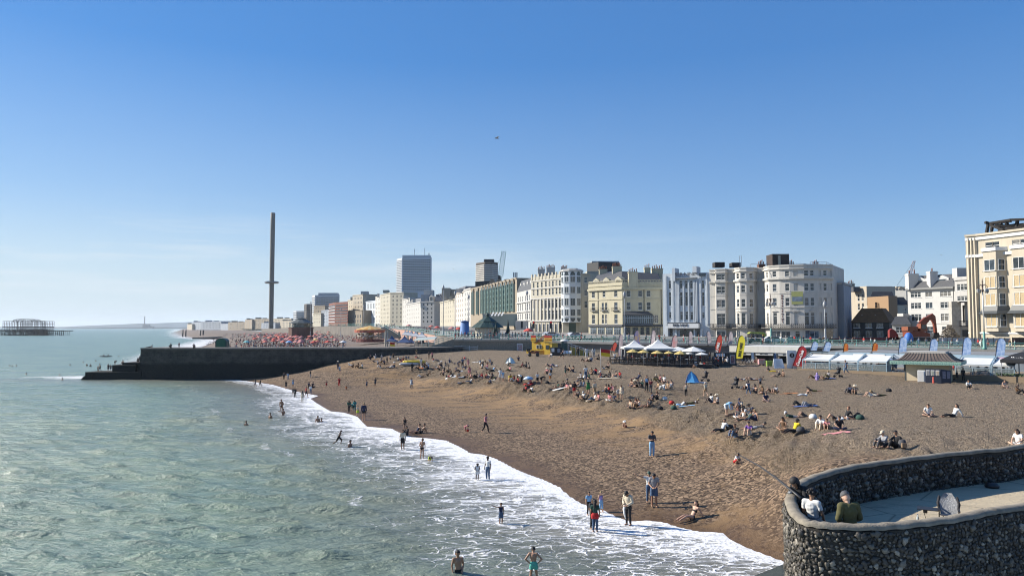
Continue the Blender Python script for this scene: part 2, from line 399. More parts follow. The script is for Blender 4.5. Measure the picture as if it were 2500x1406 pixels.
def make_far():
 ys=np.concatenate([np.arange(146,500,6),np.arange(500,1200,25),np.arange(1200,6800,200)])
 us=np.array([-30,-8,0,4,12,25,40])
 rows=[]
 for y in ys:
  x0,x1=farshore_x(y),edge_x(y)+2;wz=[-3,-.8,0,.8,2.0,2.9,3.1]
  r=[(x0+u,y,z)for u,z in zip(us,wz)]
  for t in np.linspace(.15,1,8):r.append((x0+40+(x1-x0-40)*t,y,far_z(t)))
  rows.append(r)
 A=np.array(rows);grid_mesh('far_beach',A[...,0],A[...,1],A[...,2],{},mshing)
make_far()
def far_pt(px,py,z=4.75):p=onz(px,py,z);return p
# ---------------------------------------------------------------- promenade and streets behind it
mpave=mat('promenade paving',(.27,.25,.23),.9,.1,.6)
masph=mat('asphalt',(.055,.055,.058),.9,.15,.5)
def make_prom():
 P=MB();Rd=MB();G=MB()
 ys=[84,105,125,147,158,167,186,240,330,450,600,850,1100,1700,3400,6800]
 L=[(np.interp(y,ys,ys),y)for y in ys]
 def row(off,dz,y):return(edge_x(y)+off,y+off*.35*(y<200),street_z(y)+dz)
 def strip(mb,o0,o1,dz):
  vs=[];
  for y in ys:vs+=[row(o0,dz,y),row(o1,dz,y)]
  mb.add(vs,[(2*i,2*i+1,2*i+3,2*i+2)for i in range(len(ys)-1)])
 strip(P,-.2,13,0);strip(Rd,13,30,-.12);strip(G,30,60,-.004);strip(G,60,6000,-.02)
 # kerb faces
 vs=[]
 for y in ys:vs+=[row(13,0,y),row(13,-.2,y)]
 P.add(vs,[(2*i,2*i+1,2*i+3,2*i+2)for i in range(len(ys)-1)])
 for mb,n,mm in((P,'promenade',mpave),(Rd,'road',masph),(G,'ground',mat('town ground',(.2,.19,.175),.95,.15,.2))):
  o=mb.build(n,mm);o['kind']='structure'
 ml=mat('road paint',(.75,.75,.72),.7,.08)
 M=MB()
 for y0 in np.arange(110,420,9.):
  a,b=row(21.4,-.116,y0),row(21.4,-.116,y0+4);c,d=row(21.6,-.116,y0+4),row(21.6,-.116,y0)
  M.add([a,d,c,b],[(0,1,2,3)])
 o=M.build('road_markings',ml);o['kind']='structure'
make_prom()
# ---------------------------------------------------------------- the sea
def make_sea():
 m,k,b=newmat('sea water');v=k.new('ShaderNodeTexCoord').outputs['Object']
 foam=k.attr('foam');off=k.attr('off')
 wn=k.new('ShaderNodeTexNoise');wn.inputs['Scale'].default_value=.55;wn.inputs['Detail'].default_value=5;k.l.new(v,wn.inputs['Vector'])
 wv=k.new('ShaderNodeVectorMath',operation='SCALE');wv.inputs['Scale'].default_value=1.9;k.l.new(wn.outputs['Color'],wv.inputs[0])
 wa=k.new('ShaderNodeVectorMath',operation='ADD');k.l.new(k.map(v,(.55,1.6,1),(0,0,R(-12))),wa.inputs[0]);k.l.new(wv.outputs[0],wa.inputs[1])
 e1=k.voro(wa.outputs[0],1.25,'DISTANCE_TO_EDGE');e2=k.voro(wa.outputs[0],2.9,'DISTANCE_TO_EDGE')
 pt=k.noise(k.map(v,(.22,.5,1),(0,0,R(-12))),.9,5,.62)
 d=k.math('MULTIPLY',foam,k.rng(pt,.3,.62,.25,1.35))
 d=k.math('MAXIMUM',d,k.rng(foam,.8,1,0,1.3))
 th1=k.math('MULTIPLY',k.math('POWER',d,1.5),.44);th2=k.math('MULTIPLY',k.math('POWER',d,2.2),.42)
 m1=k.rng(e1,th1,k.math('MULTIPLY',th1,.35));m2=k.rng(e2,th2,k.math('MULTIPLY',th2,.3))
 fo=k.math('MAXIMUM',k.math('MAXIMUM',m1,m2),k.math('MULTIPLY',k.rng(d,.22,.9,0,.75),k.rng(k.noise(k.map(v,(.6,1.8,1),(0,0,R(-12))),1.4,6,.65),.35,.65)))
 fo=k.math('MULTIPLY',fo,k.rng(foam,.02,.18))
 fn=k.noise(v,7,5,.7);fo=k.math('MULTIPLY',fo,k.rng(fn,.28,.5,.5,1))
 # body colour: turbid green, sandier and greyer over the shallows
 tur=k.noise(k.map(v,(.05,.12,1),(0,0,R(-10))),1,4)
 deep=k.mix(k.rng(tur,.35,.65),(.15,.225,.18),(.195,.265,.195))
 shallow=k.mix(k.rng(tur,.35,.65),(.15,.15,.125),(.19,.18,.14))
 body=k.mix(k.rng(off,4,20),shallow,deep)
 body=k.mix(k.rng(k.attr('crest'),.25,1,0,.12),body,(.15,.19,.11))
 c=k.mix(fo,body,(.80,.80,.80))
 k.set(b.inputs['Base Color'],c);k.set(b.inputs['Roughness'],k.mix(fo,(.27,)*3,(.9,)*3));b.inputs['IOR'].default_value=1.33
 k.set(b.inputs['Specular IOR Level'],k.rng(fo,0,1,.5,.1))
 r1=k.noise(k.map(v,(.42,1.5,1),(0,0,R(-12))),1.0,6,.62);r2=k.noise(k.map(v,(1,2.0,1),(0,0,R(18))),3.2,4,.6)
 far=k.noise(k.map(v,(.05,.16,1),(0,0,R(-10))),1.0,7,.65)
 hh=k.math('ADD',k.math('ADD',k.math('MULTIPLY',r1,.55),k.math('MULTIPLY',r2,.10)),k.math('MULTIPLY',far,.30))
 cal=k.rng(off,0,9,.22,1)
 hh=k.math('ADD',k.math('MULTIPLY',hh,cal),k.math('MULTIPLY',fo,.06))
 k.set(b.inputs['Normal'],k.bump(hh,1.,1.))
 xs=axis(-34,20,.2,-40000,60,1.045);ys=axis(27,80,.2,15,45000,1.03)
 X,Y=np.meshgrid(xs,ys);d1,s1=polydist(X,Y,SHORE)
 offn=-d1*s1
 d2,s2=polydist(X,Y,[(p[0],p[1])for p in FARSHORE]);off2=d2*s2
 use2=(Y>146);off_=np.where(use2,off2,offn)
 dist=np.hypot(X,Y)
 amp=np.clip((off_-1.)/16,0,1)*np.clip(1.25-dist/420,0,1)
 R_=np.random.RandomState(4);Zw=np.zeros(X.shape)
 for i in range(46):
  lam=.7*10**(R_.rand()*.75);a=R(-100+R_.randn()*13);kx,ky=2*math.pi/lam*math.cos(a),2*math.pi/lam*math.sin(a)
  ph=R_.rand()*6.28;w=kx*X+ky*Y+ph+.9*fbm(X*.06,Y*.08,i,2)
  sw=(1-np.abs(np.sin(w*.5))*1.)-.36
  cell=np.where(dist>0,np.clip(1.6-dist*.0045/lam*2,0,1),1)
  Zw+=sw*.036*lam**.62*cell
 patch=np.clip(1+.8*fbm(X*.035,Y*.05,77,3),.6,1.5)
 Zw=Zw*amp*patch
 # swell bending round to the beach, with two small breaking crests
 ph=off_/8.5*2*math.pi+1.6*fbm(X*.05,Y*.05,31,2)
 swell=np.exp(-((np.mod(ph,2*math.pi)-math.pi)/.9)**2)
 Zs=swell*.07*np.clip((off_-4)/10,0,1)*np.clip(1.5-off_/60,0,1)*np.where(use2,0,1)
 Z=Zw+Zs
 hs=np.where((X<40)&(X>-70)&(Y<175),Hs(X,Y),-3)
 film=.03+.05*np.clip(off_/3,0,1)
 Z=np.where(off_>=0,np.maximum(Z,np.minimum(hs,.02+off_*0)*0+film*np.clip(1-off_/6,0,1)),.03+off_*.1)
 lf=fbm(X*.09,Y*.16,50,3)
 o_=np.maximum(off_,0);nearf=np.clip((160-Y)/90,.35,1)
 foam=np.interp(o_/nearf+lf*4*np.clip(o_/4,0,1),[0,.5,1.2,2.2,4,6.5,9.5,13],[1,1,.84,.62,.46,.35,.23,0])
 foam=np.maximum(foam,np.clip((swell-.8)*5,0,1)*.6*np.clip(1.1-off_/20,0,1)*np.clip(lf*4,0,1)*np.where(use2,0,1))
 lid=np.hypot((X+82)/16,(Y-150)/5);foam=np.maximum(foam,np.clip(1.3-lid,0,.95))
 far2=np.interp(np.maximum(off2,0),[0,3,12,22],[1,.95,.7,0]);foam=np.where(use2,np.maximum(far2*(d2>0),foam*(Y<156)),foam)
 cap=np.clip((fbm(X*.25,Y*.6,90,3)-.62)*6,0,1)*np.clip((Zw-.05)/.1,0,1)*(off_>18);foam=np.maximum(foam,cap*.75)
 crest=np.clip((Z-.02)/.32,0,1)
 keep=(off_>-4)
 grid_mesh('sea',X,Y,Z,{'foam':foam,'off':np.clip(off_,0,60),'crest':crest},m,keep=keep)
make_sea()
# ---------------------------------------------------------------- distant downs
def make_hills():
 mh=mat('far downs',(.10,.12,.10),.95,.15,.0006)
 def ridge(name,pts,Y,depth):
  mb=MB();vs=[]
  for px,py in pts:
   p=at(px,py,Y);vs+=[(p.x,Y,-2),(p.x,Y,p.z),(p.x,Y+depth,p.z*.9),(p.x,Y+depth*1.5,-2)]
  fs=[]
  for i in range(len(pts)-1):
   for j in range(3):fs.append((4*i+j,4*i+4+j,4*i+5+j,4*i+1+j))
  mb.add(vs,fs,True);o=mb.build(name,mh);o['kind']='structure'
 ridge('hills',[(-60,801),(0,797),(110,800),(190,796),(240,794),(290,792),(330,790),(380,789),(430,787),(465,786),(520,783),(560,783),(600,786),(680,790),(760,792),(900,794)],11500,2500)
 ridge('coastal_plain',[(150,802),(210,800),(300,799),(420,799),(520,799),(640,799),(760,799)],7200,900)
make_hills()
# ---------------------------------------------------------------- flint groyne in the foreground
GZ=5.4;GF=4.2
NEAR=[onz(px,py,GZ)for px,py in[(2500,1237),(2422,1250),(2344,1266),(2266,1276),(2188,1284),(2110,1287),(2032,1284),(1985,1279),(1954,1271),(1928,1248),(1920,1229)]]
FARI=[onz(px,py,GZ)for px,py in[(1957,1188),(1980,1173),(2016,1159),(2084,1141),(2162,1129),(2266,1115),(2396,1101),(2500,1089)]]
WT_=.27
def smooth_path(P,n):
 P=[Vector((p[0],p[1]))for p in P];out=[]
 for i in range(len(P)-1):
  a,b,c,d=P[max(i-1,0)],P[i],P[i+1],P[min(i+2,len(P)-1)]
  for j in range(n):
   t=j/n;out.append(.5*((2*b)+(c-a)*t+(2*a-5*b+4*c-d)*t*t+(3*b-a-3*c+d)*t**3))
 return out+[P[-1]]
def normals(P):
 r=[]
 for i in range(len(P)):
  d=(P[min(i+1,len(P)-1)]-P[max(i-1,0)]).normalized();r.append(Vector((-d.y,d.x)))
 return r
def make_flint():
 near=[Vector((p.x,p.y))for p in NEAR];far=[Vector((p.x,p.y))for p in FARI]
 # outer line all the way round: near side out of the frame, the nose, the far side
 fo=[]
 for i,p in enumerate(far):
  d=(far[min(i+1,len(far)-1)]-far[max(i-1,0)]).normalized();fo.append(p+Vector((-d.y,d.x))*WT_)
 outer=smooth_path([near[0]+Vector((22,9.5)),near[0]+Vector((8,3.6))]+near+[Vector((7.42,20.35))]+fo+[fo[-1]+Vector((9,6.6)),fo[-1]+Vector((26,18))],5)
 nr=normals(outer);inner=[p-n*WT_*-1 if False else p+n*-WT_ for p,n in zip(outer,nr)]
 # pick the side that lies inside the platform
 if(inner[60]-Vector((13,22))).length>(outer[60]-Vector((13,22))).length:inner=[p+n*WT_ for p,n in zip(outer,nr)];sgn=-1
 else:sgn=1
 n=len(outer)
 mw,k,b=newmat('flint wall');v=k.new('ShaderNodeTexCoord').outputs['Object']
 k.set(b.inputs['Base Color'],k.mix(k.noise(v,5,6,.7),(.012,.011,.009),(.055,.047,.036)));b.inputs['Roughness'].default_value=.95
 k.set(b.inputs['Normal'],k.bump(k.noise(v,22,5),.04))
 ms,k,b=newmat('flints');v=k.new('ShaderNodeTexCoord').outputs['Object']
 ri=k.new('ShaderNodeNewGeometry').outputs['Random Per Island']
 rp=k.new('ShaderNodeValToRGB');e=rp.color_ramp.elements;k.l.new(ri,rp.inputs[0])
 e[0].position=0;e[0].color=(.03,.028,.025,1);e[1].position=1;e[1].color=(.36,.32,.26,1)
 for p_,c_ in((.25,(.026,.022,.017)),(.5,(.055,.045,.033)),(.74,(.105,.088,.064)),(.9,(.20,.175,.135))):
  q=e.new(p_);q.color=c_+(1,)
 k.set(b.inputs['Base Color'],k.mix(k.rng(k.noise(v,30,4,.7),.4,.62),rp.outputs[0],k.mix(.55,rp.outputs[0],(.05,.045,.04))));b.inputs['Roughness'].default_value=.55
 k.set(b.inputs['Normal'],k.bump(k.noise(v,40,3),.012))
 mc=mat('parapet concrete',(.20,.175,.135),.9,.4,3.5,bump=.02)
 root=empty('flint_groyne',(outer[n//2].x,outer[n//2].y,0),0,'curved flint walled groyne with concrete coping in the near corner','groyne');o0=Vector(root.location)
 def P3(p,z):return(p.x-o0.x,p.y-o0.y,z)
 ico=bmesh.new();bmesh.ops.create_icosphere(ico,subdivisions=2,radius=1);ib=[x.co.copy()for x in ico.verts];ifc=[tuple(y.index for y in f.verts)for f in ico.faces];ico.free()
 def stones(path,z0,z1,outdir,sx,sz,sink,seed,hi):
  r=random.Random(seed);mb=MB();L=[0]
  for a,c in zip(path[:-1],path[1:]):L.append(L[-1]+(c-a).length)
  row=0;z=z0
  while z<z1-sz*.3:
   s=r.random()*sx
   while s<L[-1]:
    i=max(j for j in range(len(L))if L[j]<=s);i=min(i,len(path)-2);t=(s-L[i])/(L[i+1]-L[i]);p=path[i].lerp(path[i+1],t);d=(path[i+1]-path[i]).normalized()
    nx=Vector((-d.y,d.x))*outdir
    if p.y<34 and p.x<34:
     q_=r.choice((.7,.85,1,1.1,1.5));a=sx*q_*r.uniform(.28,.6);c=sz*q_*r.uniform(.3,.6);dp=min(a,c)*r.uniform(.5,.9);ang=r.uniform(-.5,.9)if hi else r.gauss(0,.9)
     ca,sa=math.cos(ang),math.sin(ang);zz=z+r.uniform(-.3,.3)*sz;vs=[]
     sd=r.random()*99
     for q in ib:
      w=1+.22*math.sin(q.x*3.1+sd)*math.cos(q.z*2.7+sd*2)+.14*math.sin(q.z*5+q.x*4+sd*3)
      u,h=q.x*a*w,q.z*c*w;u,h=u*ca-h*sa,u*sa+h*ca;e_=q.y*dp*w-sink*dp
      vs.append((p.x+d.x*u+nx.x*-e_-o0.x,p.y+d.y*u+nx.y*-e_-o0.y,zz+h))
     mb.add(vs,ifc,True)
    s+=sx*r.uniform(.8,1.25)
   z+=sz*.92;row+=1
  return mb
  # wall core
 mb=MB();vs=[]
 for p,q in zip(outer,inner):vs+=[P3(p,-2),P3(p,GZ-.1),P3(q,GZ-.1),P3(q,GF-.3)]
 mb.add(vs,[(4*i+j,4*i+4+j,4*i+5+j,4*i+1+j)for i in range(n-1)for j in range(3)])
 mb.build('wall',mw,root)
 i1=max(i for i in range(n)if outer[i].x<20 and i<n//2)if False else 0
 half=[i for i in range(n)]
 a=stones(outer,1.2,GZ-.12,sgn,.12,.095,.5,3,False);so=a.build('flint_facing',ms,root)
 c=stones([p for p in inner],GF,GZ-.14,-sgn,.145,.115,.45,5,True);c.build('cobble_facing',ms,root)
 # rounded coping
 mb=MB();vs=[];prof=[(-.05,-.07),(-.05,-.02),(.04,.03),(.5,.045),(.96,.03),(1.05,-.02),(1.05,-.07)];m_=len(prof)
 for i,(p,q)in enumerate(zip(outer,inner)):
  for u,dz in prof:
   w=p.lerp(q,u);vs.append(P3(w,GZ+dz+.012*math.sin(i*1.7)))
 mb.add(vs,[(m_*i+j,m_*i+m_+j,m_*i+m_+1+j,m_*i+1+j)for i in range(n-1)for j in range(m_-1)],True)
 mb.build('coping',mc,root)
 # deck of the groyne, with cracks and stains of its own
 md,k,b=newmat('groyne deck');v=k.new('ShaderNodeTexCoord').outputs['Object']
 base=k.mix(k.noise(k.map(v,(.5,1.6,1),(0,0,R(30))),1.3,7,.65),(.33,.27,.18),(.54,.45,.31))
 ck=k.voro(k.map(v,(.22,.34,1),(0,0,R(36))),1.,'DISTANCE_TO_EDGE');base=k.mix(k.rng(ck,.0,.012,.7,0),base,(.06,.05,.04))
 st=k.noise(k.map(v,(.35,1.2,1),(0,0,R(38))),1.1,6,.7);base=k.mix(k.rng(st,.56,.7,0,.6),base,(.12,.105,.085))
 k.set(b.inputs['Base Color'],base);b.inputs['Roughness'].default_value=.9;k.set(b.inputs['Normal'],k.bump(k.noise(v,6,6,.7),.05))
 mb=MB();vs=[P3(q,GF)for q in inner];hw=n//2
 fs=[]
 for i in range(hw-1):fs.append((i,i+1,n-2-i,n-1-i))
 mb.add(vs,fs);mb.build('deck',md,root)
 # low apron along the beach side
 ap=MB();A=[onz(1790,1425,1.3),onz(1925,1371,1.3),onz(2060,1320,1.3),onz(2200,1270,1.3)];Bk=[Vector((8.2,20.6,0)),Vector((9.6,24.0,0)),Vector((13,26.3,0)),Vector((17,29,0))]
 A0=A[0]+Vector((-1.2,-4.5,0));A=[A0]+A;Bk=[Vector((6.9,17.8,0))]+Bk;vs=[]
 for p,q in zip(A,Bk):vs+=[(p.x-o0.x,p.y-o0.y,-1.5),(p.x-o0.x,p.y-o0.y,1.3),(q.x-o0.x,q.y-o0.y,1.34)]
 ap.add(vs,[(3*i+j,3*i+3+j,3*i+4+j,3*i+1+j)for i in range(len(A)-1)for j in range(2)]);ap.build('apron',mat('weedy concrete',(.055,.06,.045),.6,.4,2.5,bump=.05),root)
 return outer,inner
FL_OUT,FL_IN=make_flint()
# ---------------------------------------------------------------- dark stone groyne across the beach
def make_groyne():
 m,k,b=newmat('groyne masonry');v=k.new('ShaderNodeTexCoord').outputs['Object']
 br=k.new('ShaderNodeTexBrick');br.inputs['Scale'].default_value=1;br.inputs['Brick Width'].default_value=.7;br.inputs['Row Height'].default_value=.32;br.inputs['Mortar Size'].default_value=.03
 br.inputs['Color1'].default_value=(.06,.053,.043,1);br.inputs['Color2'].default_value=(.036,.032,.027,1);br.inputs['Mortar'].default_value=(.02,.018,.016,1)
 cx=k.new('ShaderNodeCombineXYZ');sx=k.new('ShaderNodeSeparateXYZ');k.l.new(v,sx.inputs[0]);k.l.new(sx.outputs[0],cx.inputs[0]);k.l.new(sx.outputs[2],cx.inputs[1]);k.l.new(cx.outputs[0],br.inputs['Vector'])
 c=k.mix(k.rng(k.noise(v,.8,6,.7),.4,.7,0,.8),br.outputs[0],(.10,.092,.075))
 weed=k.math('ADD',sx.outputs[2],k.math('MULTIPLY',k.noise(v,.5,4),-1.2));c=k.mix(k.rng(weed,2.9,2.3),c,(.016,.017,.013))
 k.set(b.inputs['Base Color'],c);b.inputs['Roughness'].default_value=.9;k.set(b.inputs['Normal'],k.bump(k.noise(v,2.5,5,.7),.2))
 root=empty('stone_groyne',(-40,146,0),0,'long dark stone groyne wall crossing the beach into the sea','groyne');o0=Vector((-40,146,0))
 front=[(343,143.6),(400,143.2),(470,143),(560,143.2),(700,144.2),(860,145),(1000,148),(1090,153),(1130,158)]
 top=[6.1,6.1,6.1,6.1,6.1,6.05,6.0,6.0,6.0]
 F_=[Vector((PX(px,Y,870),Y))for px,Y in front]
 mb=MB();vs=[]
 for p,t in zip(F_,top):
  q=Vector((p.x+1,p.y+7));vs+=[(p.x-40*-1*0-o0.x,p.y-.35-o0.y,-1.5),(p.x-o0.x,p.y-o0.y,t-.35),(q.x-o0.x,q.y-o0.y,t-.35),(q.x-o0.x,q.y-o0.y,-1.5)]
 fs=[(4*i+j,4*i+4+j,4*i+5+j,4*i+1+j)for i in range(len(F_)-1)for j in range(3)]+[(0,1,2,3)]
 mb.add(vs,fs);mb.build('wall',m,root)
 mb=MB();vs=[]
 for p,t in zip(F_,top):
  q=Vector((p.x+1,p.y+7));vs+=[(p.x-o0.x,p.y-.12-o0.y,t-.35),(p.x-o0.x,p.y-.12-o0.y,t),(q.x-o0.x,q.y-o0.y,t),(q.x-o0.x,q.y-o0.y,t-.35)]
 mb.add(vs,fs);mb.build('coping',mat('groyne concrete',(.12,.11,.095),.9,.25,1.5),root)
 # landing stages stepping down into the sea
 for(pa,pb,py,Y,w,t)in((300,362,885,144.6,6.5,0),(274,330,891,143.9,7.5,0),(208,345,908,143.2,5,0),(380,352,884,144,1,0)):
  if pb<pa:continue
  x0,x1=PX(pa,Y,py),PX(pb,Y,py);z=ZT(py,Y);mb=MB();mb.box(x0-o0.x,x1-o0.x,Y-o0.y,Y+w-o0.y,-1.5,z);mb.build('landing',m,root)
 mb=MB()
 for i in range(14):
  x=-62+i*.1;
 x0,x1=PX(206,142.6),PX(225,142.6);mb.add([(x0-1.5-o0.x,142.9-o0.y,-1),(x1-o0.x,142.9-o0.y,-1),(x1-o0.x,142.9-o0.y,ZT(912,143)),(x0-o0.x,142.9-o0.y,ZT(918,143)),
 (x0-1.5-o0.x,147-o0.y,-1),(x1-o0.x,147-o0.y,-1),(x1-o0.x,147-o0.y,ZT(912,143)),(x0-o0.x,147-o0.y,ZT(918,143))],[(0,1,2,3),(7,6,5,4),(0,4,5,1),(1,5,6,2),(2,6,7,3),(3,7,4,0)])
 mb.build('landing',m,root)
make_groyne()
# ---------------------------------------------------------------- buildings
GL=[glass('dark window glass',(.02,.026,.03)),glass('sky lit window glass',(.04,.055,.07)),glass('curtained window glass',(.15,.14,.12),.3),glass('dim window glass',(.035,.04,.042))]  # second pane tint has the sky's reflection painted into its colour
PLY=mat('plywood board',(.40,.31,.18),.8,.2,4)
WHITE=mat('white window paint',(.62,.62,.60),.5,.06,5)
SLATE=mat('roof slate',(.055,.057,.062),.6,.25,3,bump=.03)
DARKR=mat('dark roofing',(.03,.03,.032),.7,.25,2)
BRICKC=mat('chimney brick',(.16,.085,.06),.9,.3,3)
POT=mat('clay chimney pot',(.30,.12,.07),.8,.2,6)
IRON=mat('black ironwork',(.018,.018,.02),.5,.1,4)
GREYM=mat('grey metal',(.30,.31,.32),.5,.1,4)
WINM={}
def window_mesh(w,h,style):
 key=(round(w,1),round(h,1),style)
 if key in WINM:return WINM[key]
 w,h=max(key[0],.3),max(key[1],.4);f=MB();t=.07
 y0,y1=.04,.14
 f.box(-w/2,-w/2+t,y0,y1,0,h);f.box(w/2-t,w/2,y0,y1,0,h);f.box(-w/2+t,w/2-t,y0,y1,h-t,h);f.box(-w/2+t,w/2-t,y0,y1,0,t)
 if style in('sash','bars'):f.box(-w/2+t,w/2-t,y0,y1-.02,h*.5-.04,h*.5+.04)
 if style in('pair','bars'):f.box(-.035,.035,y0,y1-.02,t,h-t)
 if style=='triple':
  for q in(-w/6,w/6):f.box(q-.05,q+.05,y0,y1-.02,t,h-t)
  f.box(-w/2+t,w/2-t,y0,y1-.02,h*.68-.03,h*.68+.03)
 if style=='tall':f.box(-w/2+t,w/2-t,y0,y1-.02,h*.72-.04,h*.72+.04)
 if style!='plain':f.box(-w/2-.12,w/2+.12,-.14,.1,-.12,-.003)
 p=MB();p.box(-w/2+t*.6,w/2-t*.6,y1-.035,y1+.02,t*.6,h-t*.6)
 fm=f.mesh('window');fm.materials.append(WHITE);pm=p.mesh('pane');pm.materials.append(GL[0])
 WINM[key]=(fm,pm);return WINM[key]
class Bld:
 """a building: front polyline given as (pixel, distance), walls with real openings, windows as parts"""
 def __init__(s,name,label,front,z0,z1,depth,wall,cat='building',group=None,back=None):
  s.P=[Vector((PX(px,Y),Y))for px,Y in front];s.pxs=[f[0]for f in front]
  s.o=Vector((s.P[0].x,s.P[0].y,z0));s.root=empty(name,s.o,0,label,cat,group);s.z0,s.z1=z0,z1;s.wall=wall
  d=(s.P[-1]-s.P[0]).normalized();s.into=Vector(back).normalized()if back else Vector((-d.y,d.x));s.depth=depth
  s.B=[s.P[-1]+s.into*depth,s.P[0]+s.into*depth];s.open={};s.nwin=0;s.far=False
 def L(s,x,y,z):return(x-s.o.x,y-s.o.y,z-s.o.z)
 def hit(s,px,seg=None):
  r=ray(px,800);d=Vector((r.x/r.y,1.))
  for i in([seg]if seg is not None else range(len(s.P)-1)):
   a,b=s.P[i],s.P[i+1];e=b-a;den=d.x*e.y-d.y*e.x
   if abs(den)<1e-9:continue
   # a + e t = d q
   q=(a.x*e.y-a.y*e.x)/den;t=(d*q-a).dot(e)/e.dot(e)
   if seg is not None or-.001<=t<=1.001:return i,t,q
  return len(s.P)-2,1.,s.P[-1].y
 def zrow(s,py,px,seg=None):i,t,Y=s.hit(px,seg);return ZT(py,Y)
 def win(s,px,w,z0,z1,style='sash',pane=None,name='window',seg=None,recess=True):
  i,t,Y=s.hit(px,seg);a,b=s.P[i],s.P[i+1];e=(b-a);Ls=e.length;u=t*Ls
  if u-w/2<.05 or u+w/2>Ls-.05:u=min(max(u,w/2+.06),Ls-w/2-.06)
  if w>Ls-.15:w=Ls-.15;u=Ls/2
  w=round(w,1)if w>=.35 else.3;h=round(z1-z0,1)
  if recess:s.open.setdefault(i,[]).append((u-w/2,u+w/2,z0,z0+h))
  fm,pm=window_mesh(w,h,style);p=a+e.normalized()*u;rz=math.atan2(e.y,e.x)
  yo=.04 if recess else-.1
  n=Vector((-math.sin(rz),math.cos(rz)))
  s.nwin+=1
  if s.far:
   o=inst(name,fm if False else pm,s.root,s.L(p.x+n.x*(-.08),p.y+n.y*(-.08),z0),rz,pane or rnd.choice(GL));return
  o=inst(name,fm,s.root,s.L(p.x+n.x*yo,p.y+n.y*yo,z0),rz)
  inst('pane',pm,o,m=pane or rnd.choices(GL,(4,2,2,4))[0])
  return o
 def rows(s,pxs,w,rows,ref,style='sash',pane=None,seg=None):
  for t,b in rows:
   i,tt,Y=s.hit(ref,seg);z1,z0=ZT(t,Y),ZT(b,Y)
   for px in pxs:s.win(px,w,z0,z1,style,pane,seg=seg)
 def grid(s,seg,nc,zs,w,style='sash',m=.06):
  """nc columns on a segment; zs list of (z0,z1)"""
  for k in range(nc):
   f=m+(1-2*m)*(k+.5)/nc;p=s.P[seg].lerp(s.P[seg+1],f);px=1250+p.x/p.y*F
   for a,b in zs:s.win(px,w,a,b,style,seg=seg)
 def band(s,z0,z1,out,m,name='cornice',segs=None,inn=.0):
  idx=list(range(len(s.P)))if segs is None else segs;P=[s.P[i]for i in idx];nr=[Vector((d.y,-d.x))for d in[(P[min(i+1,len(P)-1)]-P[max(i-1,0)]).normalized()for i in range(len(P))]]
  mb=MB();vs=[]
  for p,n in zip(P,nr):
   q=p+n*out;r=p-n*max(inn,.004)if inn else p+n*.004
   vs+=[s.L(r.x,r.y,z0),s.L(q.x,q.y,z0),s.L(q.x,q.y,z1),s.L(r.x,r.y,z1)]
  k=len(P);fs=[(4*i+j,4*i+(j+1)%4,4*i+4+(j+1)%4,4*i+4+j)for i in range(k-1)for j in range(4)]+[(0,3,2,1),(4*k-4,4*k-3,4*k-2,4*k-1)]
  return mb.add(vs,fs).build(name,m,s.root)
 def box(s,name,px0,px1,py0,py1,Y,dep,m,out=0):
  """box seen between two pixels columns and rows, its near face at distance Y"""
  x0,x1=PX(px0,Y),PX(px1,Y);mb=MB();mb.box(x0-s.o.x,x1-s.o.x,Y-s.o.y,Y+dep-s.o.y,ZT(py1,Y)-s.o.z,ZT(py0,Y)-s.o.z);return mb.build(name,m,s.root)
 def chimney(s,px,Y,py0,z0,w,dep=1.6,n=4,m=None,pots=True):
  x=PX(px,Y);z1=ZT(py0,Y);mb=MB();mb.box(x-w/2-s.o.x,x+w/2-s.o.x,Y-s.o.y,Y+dep-s.o.y,z0-s.o.z,z1-s.o.z)
  mb.box(x-w/2-.12-s.o.x,x+w/2+.12-s.o.x,Y-.12-s.o.y,Y+dep+.12-s.o.y,z1-.45-s.o.z,z1-.2-s.o.z);c=mb.build('chimney',m or s.wall,s.root)
  if pots:
   for j in range(n):
    q=MB();hh=.8+.25*((j*7)%3);q.lathe((x-w/2+w*(j+.5)/n-s.o.x,Y+dep*.5-s.o.y,z1-s.o.z),[(.17,0),(.14,hh*.8),(.19,hh*.85),(.17,hh)],8);q.build('chimney_pot',POT,c)
 def finish(s,flat=True,roofm=None,parapet=0.):
  mb=MB();n=len(s.P)
  for i in range(n-1):
   a,b=s.P[i],s.P[i+1];e=(b-a);Ls=e.length;e=e/Ls;nn=Vector((-e.y,e.x));op=s.open.get(i,[])
   def V(u,z,d=0.):p=a+e*u+nn*d;return s.L(p.x,p.y,z)
   us=sorted(set([0,Ls]+[round(q,3)for o in op for q in o[:2]]));zs=sorted(set([s.z0,s.z1]+[round(q,3)for o in op for q in o[2:]]))
   for k in range(len(us)-1):
    if us[k+1]-us[k]<1e-4:continue
    uc=(us[k]+us[k+1])/2;run=None
    for j in range(len(zs)-1):
     zc=(zs[j]+zs[j+1])/2
     solid=not any(o[0]<uc<o[1]and o[2]<zc<o[3]for o in op)
     if solid and run is None:run=zs[j]
     if run is not None and(not solid or j==len(zs)-2):
      top=zs[j+1]if solid else zs[j]
      mb.add([V(us[k],run),V(us[k+1],run),V(us[k+1],top),V(us[k],top)],[(0,1,2,3)]);run=None
   for u0,u1,z0,z1 in op:
    D=.22
    mb.add([V(u0,z0),V(u1,z0),V(u1,z1),V(u0,z1),V(u0,z0,D),V(u1,z0,D),V(u1,z1,D),V(u0,z1,D)],[(0,4,5,1),(1,5,6,2),(2,6,7,3),(3,7,4,0),(4,7,6,5)])
  c=[s.P[-1]]+s.B+[s.P[0]]
